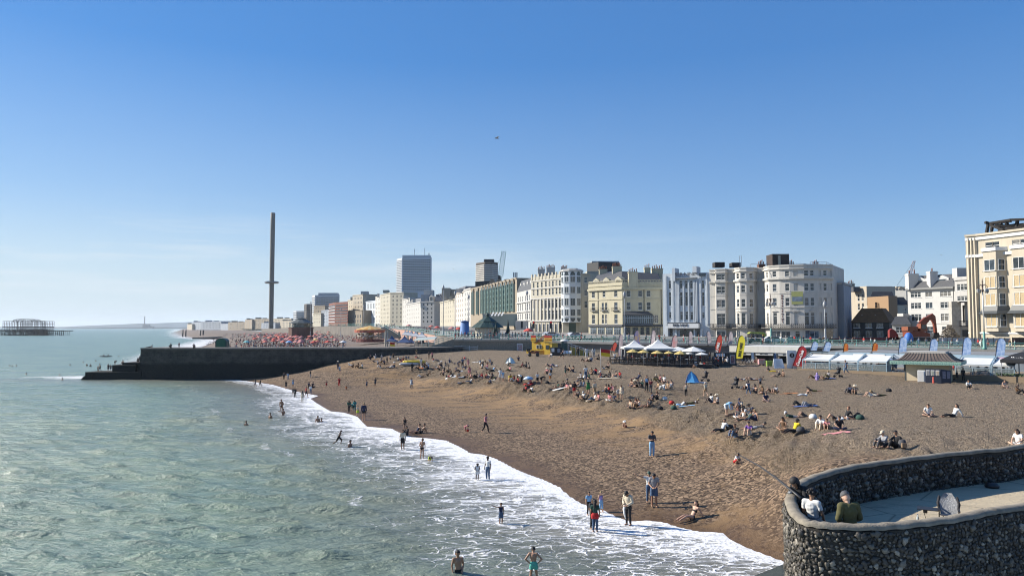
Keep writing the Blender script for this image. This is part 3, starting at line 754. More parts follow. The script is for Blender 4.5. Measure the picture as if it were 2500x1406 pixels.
  for a,b in zip(c[:-1],c[1:]):
   mb.add([s.L(a.x,a.y,s.z0),s.L(b.x,b.y,s.z0),s.L(b.x,b.y,s.z1),s.L(a.x,a.y,s.z1)],[(0,1,2,3)])
  me=mb.mesh('wall');me.materials.append(s.wall);o=inst('wall',me,s.root)
  if flat:
   r=MB();vs=[s.L(p.x,p.y,s.z1-.02-parapet)for p in s.P+s.B];r.add(vs,[tuple(range(len(vs)))]);r.build('roof',roofm or DARKR,s.root)
  return s
 def hip(s,h,m,out=.4,inset=.32,flat_top=None):
  """hipped or mansard roof on the plan of front ends and back"""
  c=[s.P[0],s.P[-1]]+s.B;ce=sum(c,Vector((0,0)))/4;mb=MB();lo=[p+(p-ce).normalized()*out for p in c];hi=[p.lerp(ce,inset)for p in c]
  vs=[s.L(p.x,p.y,s.z1)for p in lo]+[s.L(p.x,p.y,s.z1+h)for p in hi]
  return mb.add(vs,[(0,1,5,4),(1,2,6,5),(2,3,7,6),(3,0,4,7),(4,5,6,7),(3,2,1,0)]).build('roof',m,s.root)
 def dormer(s,px,w,z0,z1,setback=1.2,seg=0,m=None):
  i,t,Y=s.hit(px,seg);a,b=s.P[i],s.P[i+1];e=(b-a).normalized();nn=Vector((-e.y,e.x));p=a.lerp(b,t)+nn*setback
  h=z1-z0;mb=MB();g=h*.72;D=2.2
  V=lambda u,d,z:s.L(p.x+e.x*u+nn.x*d,p.y+e.y*u+nn.y*d,z)
  vs=[V(-w/2,0,z0),V(w/2,0,z0),V(w/2,0,z0+g),V(0,0,z1),V(-w/2,0,z0+g),V(-w/2,D,z0),V(w/2,D,z0),V(w/2,D,z0+g),V(0,D,z1),V(-w/2,D,z0+g)]
  mb.add(vs,[(0,1,2,3,4),(9,8,7,6,5),(1,6,7,2),(2,7,8,3),(3,8,9,4),(4,9,5,0)]);d=mb.build('dormer',m or s.wall,s.root)
  fm,pm=window_mesh(w*.62,g*.86,'sash');rz=math.atan2(e.y,e.x);q=p-nn*.12;o=inst('window',fm,d,s.L(q.x,q.y,z0+.15),rz);
  # the pane stays one level down from the dormer: joined behind its frame
  inst('pane',pm,d,s.L(q.x,q.y,z0+.15),rz,rnd.choice(GL))
def stucco(n,c,**k):return mat(n,c,.85,.07,.5,stain=k.get('stain',.35),bump=0)
CREAM=stucco('cream stucco',(.44,.39,.30));PALE=stucco('pale cream stucco',(.40,.37,.295));WST=stucco('white stucco',(.43,.42,.395));OFFW=stucco('off white stucco',(.50,.475,.425),stain=.5)
BLUEW=stucco('pale blue render',(.50,.54,.57));BEIGE=stucco('beige render',(.40,.35,.27));YEL=stucco('yellow cream stucco',(.44,.40,.285),stain=.45);GREYR=stucco('grey blue boarding',(.27,.30,.34));BROWNC=stucco('brown concrete',(.27,.225,.165),stain=.6)
def b_albion():
 Z=lambda py,Y=149:ZT(py,Y)
 b=Bld('hotel','tall cream corner hotel with bay windows, copper canopies and burnt out roof frame',[(2364,153.6),(2391,152),(2412,150.4),(2640,134)],5.5,Z(570),16,CREAM)
 z=lambda py:b.zrow(py,2440)
 # top floor
 for px,t,u in((2414,592,609),(2438,590,608),(2488,585,604),(2508,583,602)):b.win(px,1.5,b.zrow(u,px),b.zrow(t,px),'sash')
 b.band(z(581),z(574),.35,WHITE);b.band(z(624),z(617),.45,WHITE);b.band(z(571),z(566),.5,CREAM,'parapet');b.band(z(815),z(811),.2,WHITE)
 e=(b.P[3]-b.P[2]).normalized();nn=Vector((e.y,-e.x));rz=math.atan2(e.y,e.x)
 for px in(2434,2506,2580):
  i,t,Y=b.hit(px,2);p=b.P[2].lerp(b.P[3],t);hw,ow,od=2.4,1.35,1.5
  zz=lambda py:b.zrow(py,2434)
  zb,zt=zz(809),zz(614);ring=[(-hw,0),(-ow,od),(ow,od),(hw,0)]
  pts=[p+e*u+nn*d for u,d in ring];mb=MB()
  mb.add([b.L(q.x,q.y,h)for h in(zb,zt)for q in pts],[(0,1,5,4),(1,2,6,5),(2,3,7,6),(4,5,6,7),(3,2,1,0)]);bay=mb.build('bay',CREAM,b.root)
  cap=MB();cp_=[p+e*u*1.12+nn*(d*1.18+.01)for u,d in ring];cap.add([b.L(q.x,q.y,h)for h in(zt,zt+.7)for q in cp_],[(0,1,5,4),(1,2,6,5),(2,3,7,6),(4,5,6,7),(3,2,1,0)]);cap.build('cornice',WHITE,bay)
  for k_,(t0,t1)in enumerate(((635,661),(676,703.5),(717,746),(767,797))):
   z1,z0=zz(t0),zz(t1)
   for a_,c_,w in((pts[0],pts[1],1.15),(pts[1],pts[2],2.2),(pts[2],pts[3],1.15)):
    m_=(a_+c_)/2;ee=(c_-a_).normalized();no=Vector((ee.y,-ee.x));q=m_+no*.12;fm,pm=window_mesh(w,z1-z0,'pair' if w>2 else 'sash');r_=math.atan2(ee.y,ee.x)
    inst('window',fm,bay,b.L(q.x,q.y,z0),r_);inst('pane',pm,bay,b.L(q.x,q.y,z0),r_,PLY if(w>2 and k_>0)else rnd.choice(GL[:2]))
  cn=MB();za,zc=zz(766),zz(747);A=[p+e*u*1.45+nn*(d*1.75+.01)for u,d in ring];B_=[p+e*u*1.1+nn*(d*1.12+.01)for u,d in ring]
  cn.add([b.L(q.x,q.y,za)for q in A]+[b.L((q+r).x/2,(q+r).y/2,za+(zc-za)*.35)for q,r in zip(A,B_)]+[b.L(q.x,q.y,zc)for q in B_],[(j+4*k_,j+1+4*k_,j+5+4*k_,j+4+4*k_)for k_ in(0,1)for j in range(3)]+[(3,2,1,0)])
  cn.build('canopy',mat('dark copper',(.05,.055,.055),.5,.2,4),bay)
 for q in range(3):
  x=b.P[0].lerp(b.P[1],.2+.3*q);mb=MB();mb.cbox(b.L(x.x,x.y-.2,6),.5,.5,z(575)-6);mb.build('pilaster',CREAM,b.root)
  # charred roof frame
 fr=MB();Y0=147;ch=mat('charred timber',(.02,.017,.015),.9,.3,5)
 def q(px,py,Y):p=at(px,py,Y);return b.L(p.x,p.y,p.z)
 for a_,c_ in(((2409,568,150),(2413,546,150)),((2413,546,150),(2468,537,146)),((2468,537,146),(2530,535,143)),((2414,548,150),(2450,562,147)),((2424,546,154),(2470,540,152)),((2436,556,149),(2484,548,146)),((2480,566,146),(2484,538,146)),
 ((2405,543,150),(2420,547,150)),((2440,566,152),(2444,545,152)),((2484,550,146),(2530,545,143)),((2455,541,149),(2470,566,149)),((2420,566,153),(2424,546,153)),((2430,550,149),(2530,556,144)),((2448,560,148),(2530,552,143))):
  fr.bar(q(*a_),q(*c_),.55,.45)
 fr.build('roof_frame',ch,b.root)
 sl_=MB();sl_.add([q(2470,566,146.5),q(2532,556,143),q(2532,541,147),q(2474,547,150)],[(0,1,2,3)]);sl_.build('burnt_roof',DARKR,b.root)
 b.finish()
b_albion()
def b_white():
 WST=stucco('bright white paint',(.52,.51,.48),stain=.15);b=Bld('hotel','white painted hotel with dormers and tall white chimneys behind the excavator',[(2218,190),(2334,180)],5.5,ZT(706,186),14,WST)
 b.rows([2238,2311],2.6,[(712,725),(738,753),(766,784)],2270,'triple');b.rows([2270],1.7,[(712,725),(738,753),(766,784)],2270,'pair');b.rows([2238,2270,2311],2.2,[(797,812)],2270,'bars')
 b.band(b.z1-.1,b.z1+.35,.8,mat('grey eaves',(.22,.22,.21),.7),'eaves')
 b.hip(3.6,SLATE,.6,.3)
 for px in(2241,2270,2299):b.dormer(px,3.0,b.z1+.6,b.z1+3.4,1.0)
 b.chimney(2234,188.6,668,b.z1,2.6,n=2);b.chimney(2284,184.6,662,b.z1,1.9,n=1);b.band(ZT(790,186),ZT(787,186),.12,WST)
 dp=MB();p=b.P[1];dp.tube([b.L(p.x-.5,p.y-.25,6),b.L(p.x-.5,p.y-.25,b.z1)],.09,6);dp.build('drainpipe',IRON,b.root)
 b.finish()
b_white()
def b_damaged():
 b=Bld('damaged_building','narrow white building part torn open beside the cream hotel',[(2334,176),(2366,173)],5.5,ZT(676,175),12,WST)
 b.rows([2352],2.5,[(694,709),(723,734)],2352,'triple')
 b.band(b.z1-.8,b.z1-.2,.3,WST);b.box('chimney',2341,2364,654,678,176.5,2,WST)
 b.box('torn_floor',2344,2371,735,738,170.5,3,mat('scorched plaster',(.12,.11,.1),.9,.4,3))
 bb=MB();Y=171
 def q(px,py,Y=171):p=at(px,py,Y);return b.L(p.x,p.y,p.z)
 m2=mat('torn plaster',(.36,.34,.30),.9,.3,1.5)
 b.box('broken_wall',2325,2348,736,828,171.5,1.2,m2);b.box('broken_wall',2348,2368,797,828,171.2,1.2,m2);b.box('broken_wall',2364,2372,736,797,171.2,1.2,WST)
 b.box('opening',2349.5,2369,805,822,171.1,.05,IRON);b.box('opening',2352,2363,745,788,172.5,.1,mat('painted room shade',(.05,.048,.045),.9));b.box('opening',2358,2365,771,788,172.4,.1,IRON)  # thin dark boxes stand in for the shade inside the openings
 rl=MB()
 for k in range(12):
  x=2343+k*3;rl.bar(q(x,784,170.8),q(x,796,170.8),.08)
 rl.bar(q(2342,784,170.8),q(2378,784,170.8),.12);rl.bar(q(2342,796,170.8),q(2378,796,170.8),.2);rl.build('balcony',IRON,b.root)
 b.finish()
b_damaged()
def b_small_right():
 b=Bld('cottage','low white cottage with a grey slate roof behind the excavator',[(2178,188),(2222,186)],5.5,ZT(793,187),8,WST)
 b.rows([2196,2212],1.6,[(798,812)],2200,'bars');b.hip(2.2,SLATE,.7,.4);b.box('dormer',2206,2219,765,774,189,3,WST);b.finish()
 BR,k,bb=newmat('orange brick');v=k.new('ShaderNodeTexCoord').outputs['Object'];k.set(bb.inputs['Base Color'],k.mix(k.noise(k.map(v,(2,2,9)),1.5,5,.7),(.24,.15,.08),(.34,.225,.13)));bb.inputs['Roughness'].default_value=.9
 b=Bld('brick_building','orange brick block with dark mansard roof above the black house',[(2119,236),(2171,226),(2218,232)],5.5,ZT(745,230),14,PALE)
 b.rows([2181,2210],1.7,[(752,765)],2181,'sash',seg=1);b.rows([2181,2205],1.6,[(777,790)],2181,'sash',seg=1)
 x=MB();A,B_=b.P[0],b.P[1];e=(B_-A).normalized();n_=Vector((e.y,-e.x));zt=ZT(724,231)
 pr=[A+n_*.02,B_+n_*.02,B_-n_*3,A-n_*8];x.add([b.L(p.x,p.y,h)for h in(6,zt)for p in pr],[(0,1,5,4),(1,2,6,5),(2,3,7,6),(3,0,4,7),(4,5,6,7)]);x.build('brick_wall',BR,b.root)
 b.box('window',2139,2144,738,752,230.5,.3,GL[0]);
 r=MB();Y=232
 def q(px,py,Y):p=at(px,py,Y);return b.L(p.x,p.y,p.z)
 for(p0,p1,q0,q1,y0,y1,Y,D)in((2125,2183,2130,2178,724,712,236,8),(2155,2222,2160,2206,745,725,231,9)):
  r.add([q(p0,y0,Y),q(p1,y0,Y),q(q1,y1,Y+2),q(q0,y1,Y+2),q(p0,y0,Y+D),q(p1,y0,Y+D),q(q1,y1,Y+D-1),q(q0,y1,Y+D-1)],[(0,1,2,3),(1,5,6,2),(3,2,6,7),(4,0,3,7),(5,4,7,6)])
 r.build('roof',DARKR,b.root)
 for px in(2161,2171,2190):
  g=MB();g.add([q(px-3,743,230.8),q(px+3,743,230.8),q(px+3.5,733,231.6),q(px-2,733,231.6)],[(0,1,2,3)]);g.build('roof_window',GL[1],b.root)
 b.finish()
 b=Bld('black_house','black timber house with white framed windows and a mossy brown hipped roof',[(2079,206),(2171,200)],5.5,ZT(787,203),9,mat('black weatherboard',(.022,.024,.024),.7,.2,3))
 b.rows([2092,2121,2148],1.55,[(789.5,800),(808,824)],2120,'pair')
 b.hip(3.9,mat('mossy tiles',(.105,.06,.025),.9,.35,1.2,bump=.05),.35,.45)
 for px,t in((2103,0),(2136,0)):b.dormer(px,1.5,b.z1+.7,b.z1+2.1,.9,m=WST)
 b.finish()
 b=Bld('beige_building','beige rear building with small windows behind the black house',[(2079,270),(2118,262)],5.5,ZT(700,266),12,BEIGE)
 b.rows([2098,2108],1.0,[(719,735),(741,757)],2100);b.box('roof_hut',2086,2102,700,712,264,4,SLATE);b.chimney(2082,268,692,b.z1,2.2);b.finish()
 b=Bld('terrace_row','distant grey terrace with a long line of chimneys on the skyline',[(2102,460),(2215,420)],6,ZT(706,440),14,stucco('shaded grey render',(.26,.26,.25)))  # one even mid grey render on the far terrace
 for k_ in range(13):b.chimney(2106+k_*8.4,455-k_*2.8,701-(k_%3),b.z1,3.2,2,m=BEIGE,pots=False)
 b.finish()
 b=Bld('grey_building','tall narrow grey blue boarded building beside the hostel',[(2037,206),(2062,203),(2080,214)],5.5,ZT(690,205),14,GREYR)
 b.rows([2041],.9,[(729,744),(759,773)],2041,'plain',seg=0);b.rows([2059,2069,2075],.9,[(745,762),(778,794)],2062,'plain',seg=1);b.band(b.z1-.5,b.z1,.3,OFFW);b.box('stair_tower',2040,2051,671,690,209,4,OFFW);b.finish()
b_small_right()
def iron_balcony(b,idx,z,out,h=1.1,drop=.5):
 P=[b.P[i]for i in idx];nr=[Vector((d.y,-d.x))for d in[(P[min(i+1,len(P)-1)]-P[max(i-1,0)]).normalized()for i in range(len(P))]]
 Q=[p+n*out for p,n in zip(P,nr)];mb=MB()
 mb_=b.band(z-.18,z,out+.05,mat('balcony slab',(.12,.115,.105),.8),'balcony',idx)
 for q,r in zip(Q[:-1],Q[1:]):
  mb.bar(b.L(q.x,q.y,z+h),b.L(r.x,r.y,z+h),.09);mb.bar(b.L(q.x,q.y,z+.12),b.L(r.x,r.y,z+.12),.07);mb.bar(b.L(q.x,q.y,z+h*.72),b.L(r.x,r.y,z+h*.72),.05)
  n=max(2,int((r-q).length/.45))
  for k in range(n):
   p=q.lerp(r,k/n);p2=q.lerp(r,(k+1)/n);mb.bar(b.L(p.x,p.y,z),b.L(p.x,p.y,z+h),.05);mb.bar(b.L(p.x,p.y,z+.12),b.L(p2.x,p2.y,z+h*.72),.045);mb.bar(b.L(p2.x,p2.y,z+.12),b.L(p.x,p.y,z+h*.72),.045)
 mb.build('railing',IRON,mb_)
def b_hostel():
 fr=[(1734,218),(1748,217),(1749,215.2),(1772,213.8),(1778,215),(1795,214),(1798,211.5),(1808,209.6),(1824,208.6),(1842,209.2),(1850,211),(1867,210),(1869,207),(1880,204),(1905,201.8),(1930,200.2),(1965,198.7),(2000,198.3),(2036,199.5)]
 b=Bld('hostel','long off white hostel with rounded bows and a continuous black iron balcony',fr,5.5,ZT(650,204),18,OFFW)
 zr=[(ZT(bt,201),ZT(tp,201))for tp,bt in((662,675),(693,710.5),(727,747),(763,793))]
 win=[(1757,1.5),(1769,1.1),(1803,1.1),(1816,1.15),(1836,1.15),(1875,1.0),(1893,1.1),(1924,1.15),(1966,1.15),(1985,1.0),(2017,1.0)]
 for px,w in win:
  for r,(a,c)in enumerate(zr):b.win(px,w,a,c,'tall' if r==3 else 'sash')
 for px in(1858,1945,2003,2029):
  for a,c in zr:
   i,t,Y=b.hit(px);A,B_=b.P[i],b.P[i+1];e=(B_-A);u=t*e.length;b.open.setdefault(i,[]).append((max(.1,u-.55),min(e.length-.1,u+.55),a,c))
 for px in(1760,1808,1836,1897,1926,2000):b.win(px,2.4,ZT(825,204),ZT(808,204),'pair',GL[1],name='shop_window')
 i_,t_,Y_=b.hit(1975);b.win(1975,4.6,ZT(826,200),ZT(806,200),'plain',glass('blue shop glass',(.10,.17,.24)),name='shop_window');b.win(2025,3.0,ZT(826,200),ZT(807,200),'plain',GL[3],name='shop_window');b.win(1947,1.2,ZT(826,200),ZT(808,200),'tall',name='door')
 z=lambda py:ZT(py,203)
 b.band(z(683),z(679),.55,OFFW);b.band(z(685),z(683),.3,OFFW);b.band(z(659),z(656),.35,OFFW);b.band(z(651),z(648),.18,OFFW,'parapet');b.band(z(752),z(750),.15,OFFW);b.band(z(718),z(716.5),.1,OFFW)
 # little pediments over the tall windows
 for px in(1803,1816,1836,1858,1893,1924,1945,1985):
  i,t,Y=b.hit(px);A,B_=b.P[i],b.P[i+1];e=(B_-A).normalized();n_=Vector((e.y,-e.x));p=A.lerp(B_,t);zz=zr[3][1]+.35;mb=MB()
  mb.slab([b.L(p.x-e.x*.95,p.y-e.y*.95,zz),b.L(p.x+e.x*.95,p.y+e.y*.95,zz),b.L(p.x,p.y,zz+.5)],.3,(n_.x,n_.y,0));mb.build('pediment',OFFW,b.root)
 iron_balcony(b,list(range(0,19)),ZT(800,204),1.15)
 # roof top: water tank house, stacks and pipes
 b.box('roof_tank',1889,1930,620,648,208,5,mat('rusty cladding',(.045,.03,.024),.8,.4,1.2));b.box('roof_tank',1903,1909,624,646,207.8,.3,BEIGE)
 for p0,p1,y0,Y in((1748,1772,640,220),(1790,1811,641,219)):b.box('chimney',p0,p1,y0,652,Y,3,mat('sooty brick',(.03,.026,.024),.9,.3,2))
 for p0,p1 in((1856,1871),(1931,1942),(1990,2004)):b.chimney((p0+p1)/2,212,645,b.z1-1,1.8,n=4,m=BRICKC)
 r=MB()
 def q(px,py,Y=205):p=at(px,py,Y);return b.L(p.x,p.y,p.z)
 for a_,c_ in(((1978,640),(2018,640)),((2018,640),(2033,647)),((1978,640),(1978,650)),((2018,640),(2018,651)),((1998,640),(1998,650)),((1833,645),(1880,645)),((1933,643),(1968,644)),((1833,645),(1833,652))):r.bar(q(*a_),q(*c_),.1)
 for px in(1805,1810):r.bar(q(px,624,219),q(px,650,219),.1)
 r.build('roof_railing',GREYM,b.root)
 # lettering and poster
 i,t,Y=b.hit(1911);A,B_=b.P[i],b.P[i+1];e=(B_-A).normalized();rz=math.atan2(e.y,e.x);n_=Vector((e.y,-e.x));p=A.lerp(B_,t)+n_*.06
 for k_,ch in enumerate('HOSTELPOINT'):
  zz=ZT(722.3+k_*6.35,Y);text(ch,.66,mat('dark red sign paint',(.09,.03,.03),.6),b.root,b.L(p.x,p.y,zz),(R(90),0,rz),bold=.03,extrude=.03)
 i,t,Y=b.hit(1948);A,B_=b.P[i],b.P[i+1];e=(B_-A).normalized();rz=math.atan2(e.y,e.x);n_=Vector((e.y,-e.x));p=A.lerp(B_,t)+n_*.1
 po=MB();po.box(-1.45,1.45,0,.06,0,3.4);o=po.build('poster',mat('yellow green poster',(.33,.34,.12),.6,.12),b.root,b.L(p.x,p.y,ZT(742.5,Y)),rz)
 pp=MB();pp.box(-1.3,1.3,-.02,-.003,.75,2.0);pp.build('picture',mat('grey blue print',(.16,.2,.25),.6,.5,1.4),o);
 b.finish(parapet=.9)
b_hostel()
def b_piernine():
 b=Bld('cinema_front','pale blue white art deco hotel front with tall slit windows and fluted piers',[(1619,225.5),(1734,218.2)],5.5,ZT(667,222),20,BLUEW)
 for px in(1636.5,1717.6):b.rows([px],.7,[(685,704.5),(713,747),(762,777)],px,'tall')
 for px in(1664,1676.7,1689):b.rows([px],.85,[(685,704.5),(713,747),(761,781)],px,'tall')
 def prism(name,p0,p1,y0,y1,out,m=BLUEW,back=.004):
  i,t0,Y0=b.hit(p0,0);i,t1,Y1=b.hit(p1,0);A,B_=b.P[0].lerp(b.P[1],t0),b.P[0].lerp(b.P[1],t1);e=(B_-A).normalized();n_=Vector((e.y,-e.x));z0,z1=ZT(y1,222),ZT(y0,222)
  mb=MB();c=[A+n_*out,B_+n_*out,B_+n_*back,A+n_*back];mb.add([b.L(p.x,p.y,h)for h in(z0,z1)for p in c],[(0,1,5,4),(1,2,6,5),(2,3,7,6),(3,0,4,7),(4,5,6,7),(3,2,1,0)]);return mb.build(name,m,b.root)
 prism('side_tower',1645,1652,654,686,1.1,back=-3);prism('side_tower',1695,1705,652,667,1.1,back=-3)
 for c in(1652.5,1655.5,1658.5,1670.3,1683,1695.5,1699,1703):prism('pilaster',c-1.2,c+1.2,686,786,.45)
 for c in(1627,1644,1711,1727):prism('pilaster',c-1.8,c+1.8,672,793,.3)
 prism('ledge',1636,1700,786,789,.8);
 sg=prism('fascia_sign',1635,1709,789,801,1.6,mat('white sign panel',(.66,.66,.64),.5,.04));
 e=(b.P[1]-b.P[0]).normalized();rz=math.atan2(e.y,e.x);n_=Vector((e.y,-e.x));ink=mat('dark sign letters',(.03,.03,.035),.5)
 def sign(px,py,size,out,txt='PIER NINE'):
  i,t,Y=b.hit(px,0);p=b.P[0].lerp(b.P[1],t)+n_*out;text(txt,size,ink,b.root,b.L(p.x,p.y,ZT(py,Y)),(R(90),0,rz),extrude=.05)
 sign(1675,670,1.5,1.0);sign(1665,794,1.05,1.68)
 prism('small_lettering',1646,1703,678.5,680,.98,mat('grey lettering strip',(.25,.26,.27),.6,.5,3))
 prism('sign_frame',1634,1710,801,802.5,1.66,IRON);prism('sign_frame',1634,1710,787.6,789,1.66,IRON)
 prism('entrance',1660,1694,804,824,.12,GL[0]);prism('door',1635,1642,803,824,.12,GL[3]);prism('door',1701,1708,803,824,.12,GL[3])
 for c in(1631,1652,1697,1714):prism('column',c-2,c+2,802,826,.8)
 b.box('parapet_opening',1708,1726,667,674,218.7,.1,GL[1])
 b.finish(parapet=.5)
b_piernine()
def b_yellow():
 b=Bld('pub_building','yellow cream corner pub with slate roof, dormers and navy ground floor',[(1437,258),(1520,245),(1618,243.7)],5.5,ZT(690,248),17,YEL,back=(.35,.94))
 rs=[(709,724),(738,757),(767,790)]
 b.rows([1449],1.5,rs,1504,seg=0);b.rows([1472,1480],1.0,rs[1:],1504,seg=0);b.rows([1475],1.3,rs[:1],1504,seg=0);b.rows([1504],1.5,rs,1504,seg=0)
 b.rows([1535,1563.5,1584],1.3,rs[:2],1540,seg=1);b.rows([1600],1.8,[(769,789)],1600,'triple',seg=1)
 z=lambda py:ZT(py,246)
 b.band(z(707),z(702),.6,YEL);b.band(z(731),z(729),.2,YEL);b.band(z(797),z(792.5),.45,mat('navy fascia',(.03,.035,.05),.6),'fascia');b.band(z(697),z(694),.25,YEL)
 bal=MB();
 for i in(0,1):
  A,B_=b.P[i],b.P[i+1];e=(B_-A);n_=int(e.length/.5)
  for k_ in range(n_):
   p=A.lerp(B_,(k_+.5)/n_);bal.lathe(b.L(p.x,p.y+.3,z(690)),[(.1,0),(.16,.3),(.08,.6),(.12,.75)],6)
  f=e.normalized();o_=Vector((-f.y,f.x))*.3;bal.bar(b.L(A.x+o_.x,A.y+o_.y,z(690)+.85),b.L(B_.x+o_.x,B_.y+o_.y,z(690)+.85),.35,.22)
 bal.build('balustrade',YEL,b.root)
 # roof set behind the balustrade
 r=MB()
 def q(px,py,Y):p=at(px,py,Y);return b.L(p.x,p.y,p.z)
 r.add([q(1443,690,258),q(1519,690,247),q(1614,690,246),q(1618,690,262),q(1450,690,276),q(1458,673,261),q(1518,662,252),q(1606,668,250),q(1608,668,262),q(1470,664,270)],
 [(0,1,6,5),(1,2,7,6),(2,3,8,7),(3,4,9,8),(4,0,5,9),(5,6,7,8,9)]);r.build('roof',SLATE,b.root)
 for px in(1450,1474.5,1504):b.dormer(px,2.6,z(693),z(674),1.1,0)
 for px,Y,py,w,n in((1508,254,650,3.2,7),(1474,262,657,2.8,5),(1547,244.2,663,3.0,5),(1582,254,653,2.0,3),(1600,256,655,2.0,3),(1613,258,655,2.0,3)):b.chimney(px,Y,py,z(698)if px!=1547 else z(702),w,n=n)
 fl=MB()
 for px in(1460,1573,1615):
  i,t,Y=b.hit(px);p=b.P[i].lerp(b.P[i+1],t);fl.tube([b.L(p.x,p.y-.15,z(795)),b.L(p.x,p.y-.15,z(704))],.1,6)
 fl.build('drainpipe',IRON,b.root)
 for px in(1451,1476,1504):
  i,t,Y=b.hit(px,0);p=b.P[0].lerp(b.P[1],t);e=(b.P[1]-b.P[0]).normalized();n_=Vector((e.y,-e.x));g=MB();z0=z(757)
  g.box(-1.5,1.5,-.7,-.02,-.12,0)
  for k_ in range(9):g.bar((-1.45+k_*.3625,-.65,0),(-1.45+k_*.3625,-.65,.95),.05)
  g.bar((-1.48,-.65,.95),(1.48,-.65,.95),.07);g.bar((-1.45,-.65,.95),(-1.45,0,.95),.07);g.bar((1.45,-.65,.95),(1.45,0,.95),.07)
  g.build('balcony',IRON,b.root,b.L(p.x,p.y,z0-.1),math.atan2(e.y,e.x))
  # first floor glazed bay and the pub front
 A,B_=b.P[1],b.P[2];e=(B_-A).normalized();n_=Vector((e.y,-e.x));rz=math.atan2(e.y,e.x);W_=9.6;p0=A+e*.2
 NAVY=mat('navy timber',(.035,.05,.07),.5,.15,3);PG=mat('grey blue timber',(.25,.31,.36),.5,.1,3);y=MB();Z0=b.z0;zl=lambda py:z(py)-Z0;y.box(0,W_,-1.5,-.003,zl(795),zl(789));y.box(0,W_,-1.5,-.003,zl(771),zl(769.5));o=y.build('oriel',NAVY,b.root,b.L(p0.x,p0.y,b.z0),rz)
 y=MB();y.add([(-.2,-1.7,zl(769)),(W_+.2,-1.7,zl(769)),(W_-1.5,-.05,zl(760)),(.8,-.05,zl(760)),(-.2,-.01,zl(769)),(W_+.2,-.01,zl(769))],[(0,1,2,3),(0,3,4),(1,5,2),(4,5,1,0)]);y.build('roof',SLATE,o)
 y=MB()
 for k_ in range(15):y.box(W_*k_/14-.06,W_*k_/14+.06,-1.48,-1.38,zl(789),zl(771))
 y.box(0,W_,-1.46,-1.4,zl(777),zl(776));y.build('mullions',PG,o);y=MB();y.box(.05,W_-.05,-1.38,-.01,zl(789),zl(771));y.build('glazing',GL[1],o)
 for i,xs in((0,[.04,.26,.5,.74,.97]),(1,[.02,.22,.42,.56,.7,.97])):
  A,B_=b.P[i],b.P[i+1];e=(B_-A);f=e.normalized();n_=Vector((f.y,-f.x));rz=math.atan2(f.y,f.x)
  for a_,c_ in zip(xs[:-1],xs[1:]):
   g=MB();w=(c_-a_)*e.length-.9;p=A.lerp(B_,(a_+c_)/2)+n_*.03;g.box(-w/2,w/2,-.04,.0,zl(821),zl(799));so=g.build('shop_window',GL[1]if i==0 else GL[3],b.root,b.L(p.x,p.y,b.z0),rz)
   g=MB()
   for k_ in range(4):g.box(-w/2+w*k_/3-.06,-w/2+w*k_/3+.06,-.1,-.045,zl(823),zl(798))
   g.box(-w/2,w/2,-.1,-.045,zl(804),zl(803.3));g.build('frame',PG if i==0 else NAVY,so)
 b.finish(parapet=.3)
 c=Bld('rooftop_block','black rooftop penthouse block rising behind the yellow pub',[(1434,302),(1462,296),(1513,300)],6,ZT(641,299),12,DARKR);c.box('cap',1446,1513,637.5,641.5,299,10,GREYM);c.box('lower_storey',1434,1480,662,690,295,10,PALE);c.finish()
b_yellow()
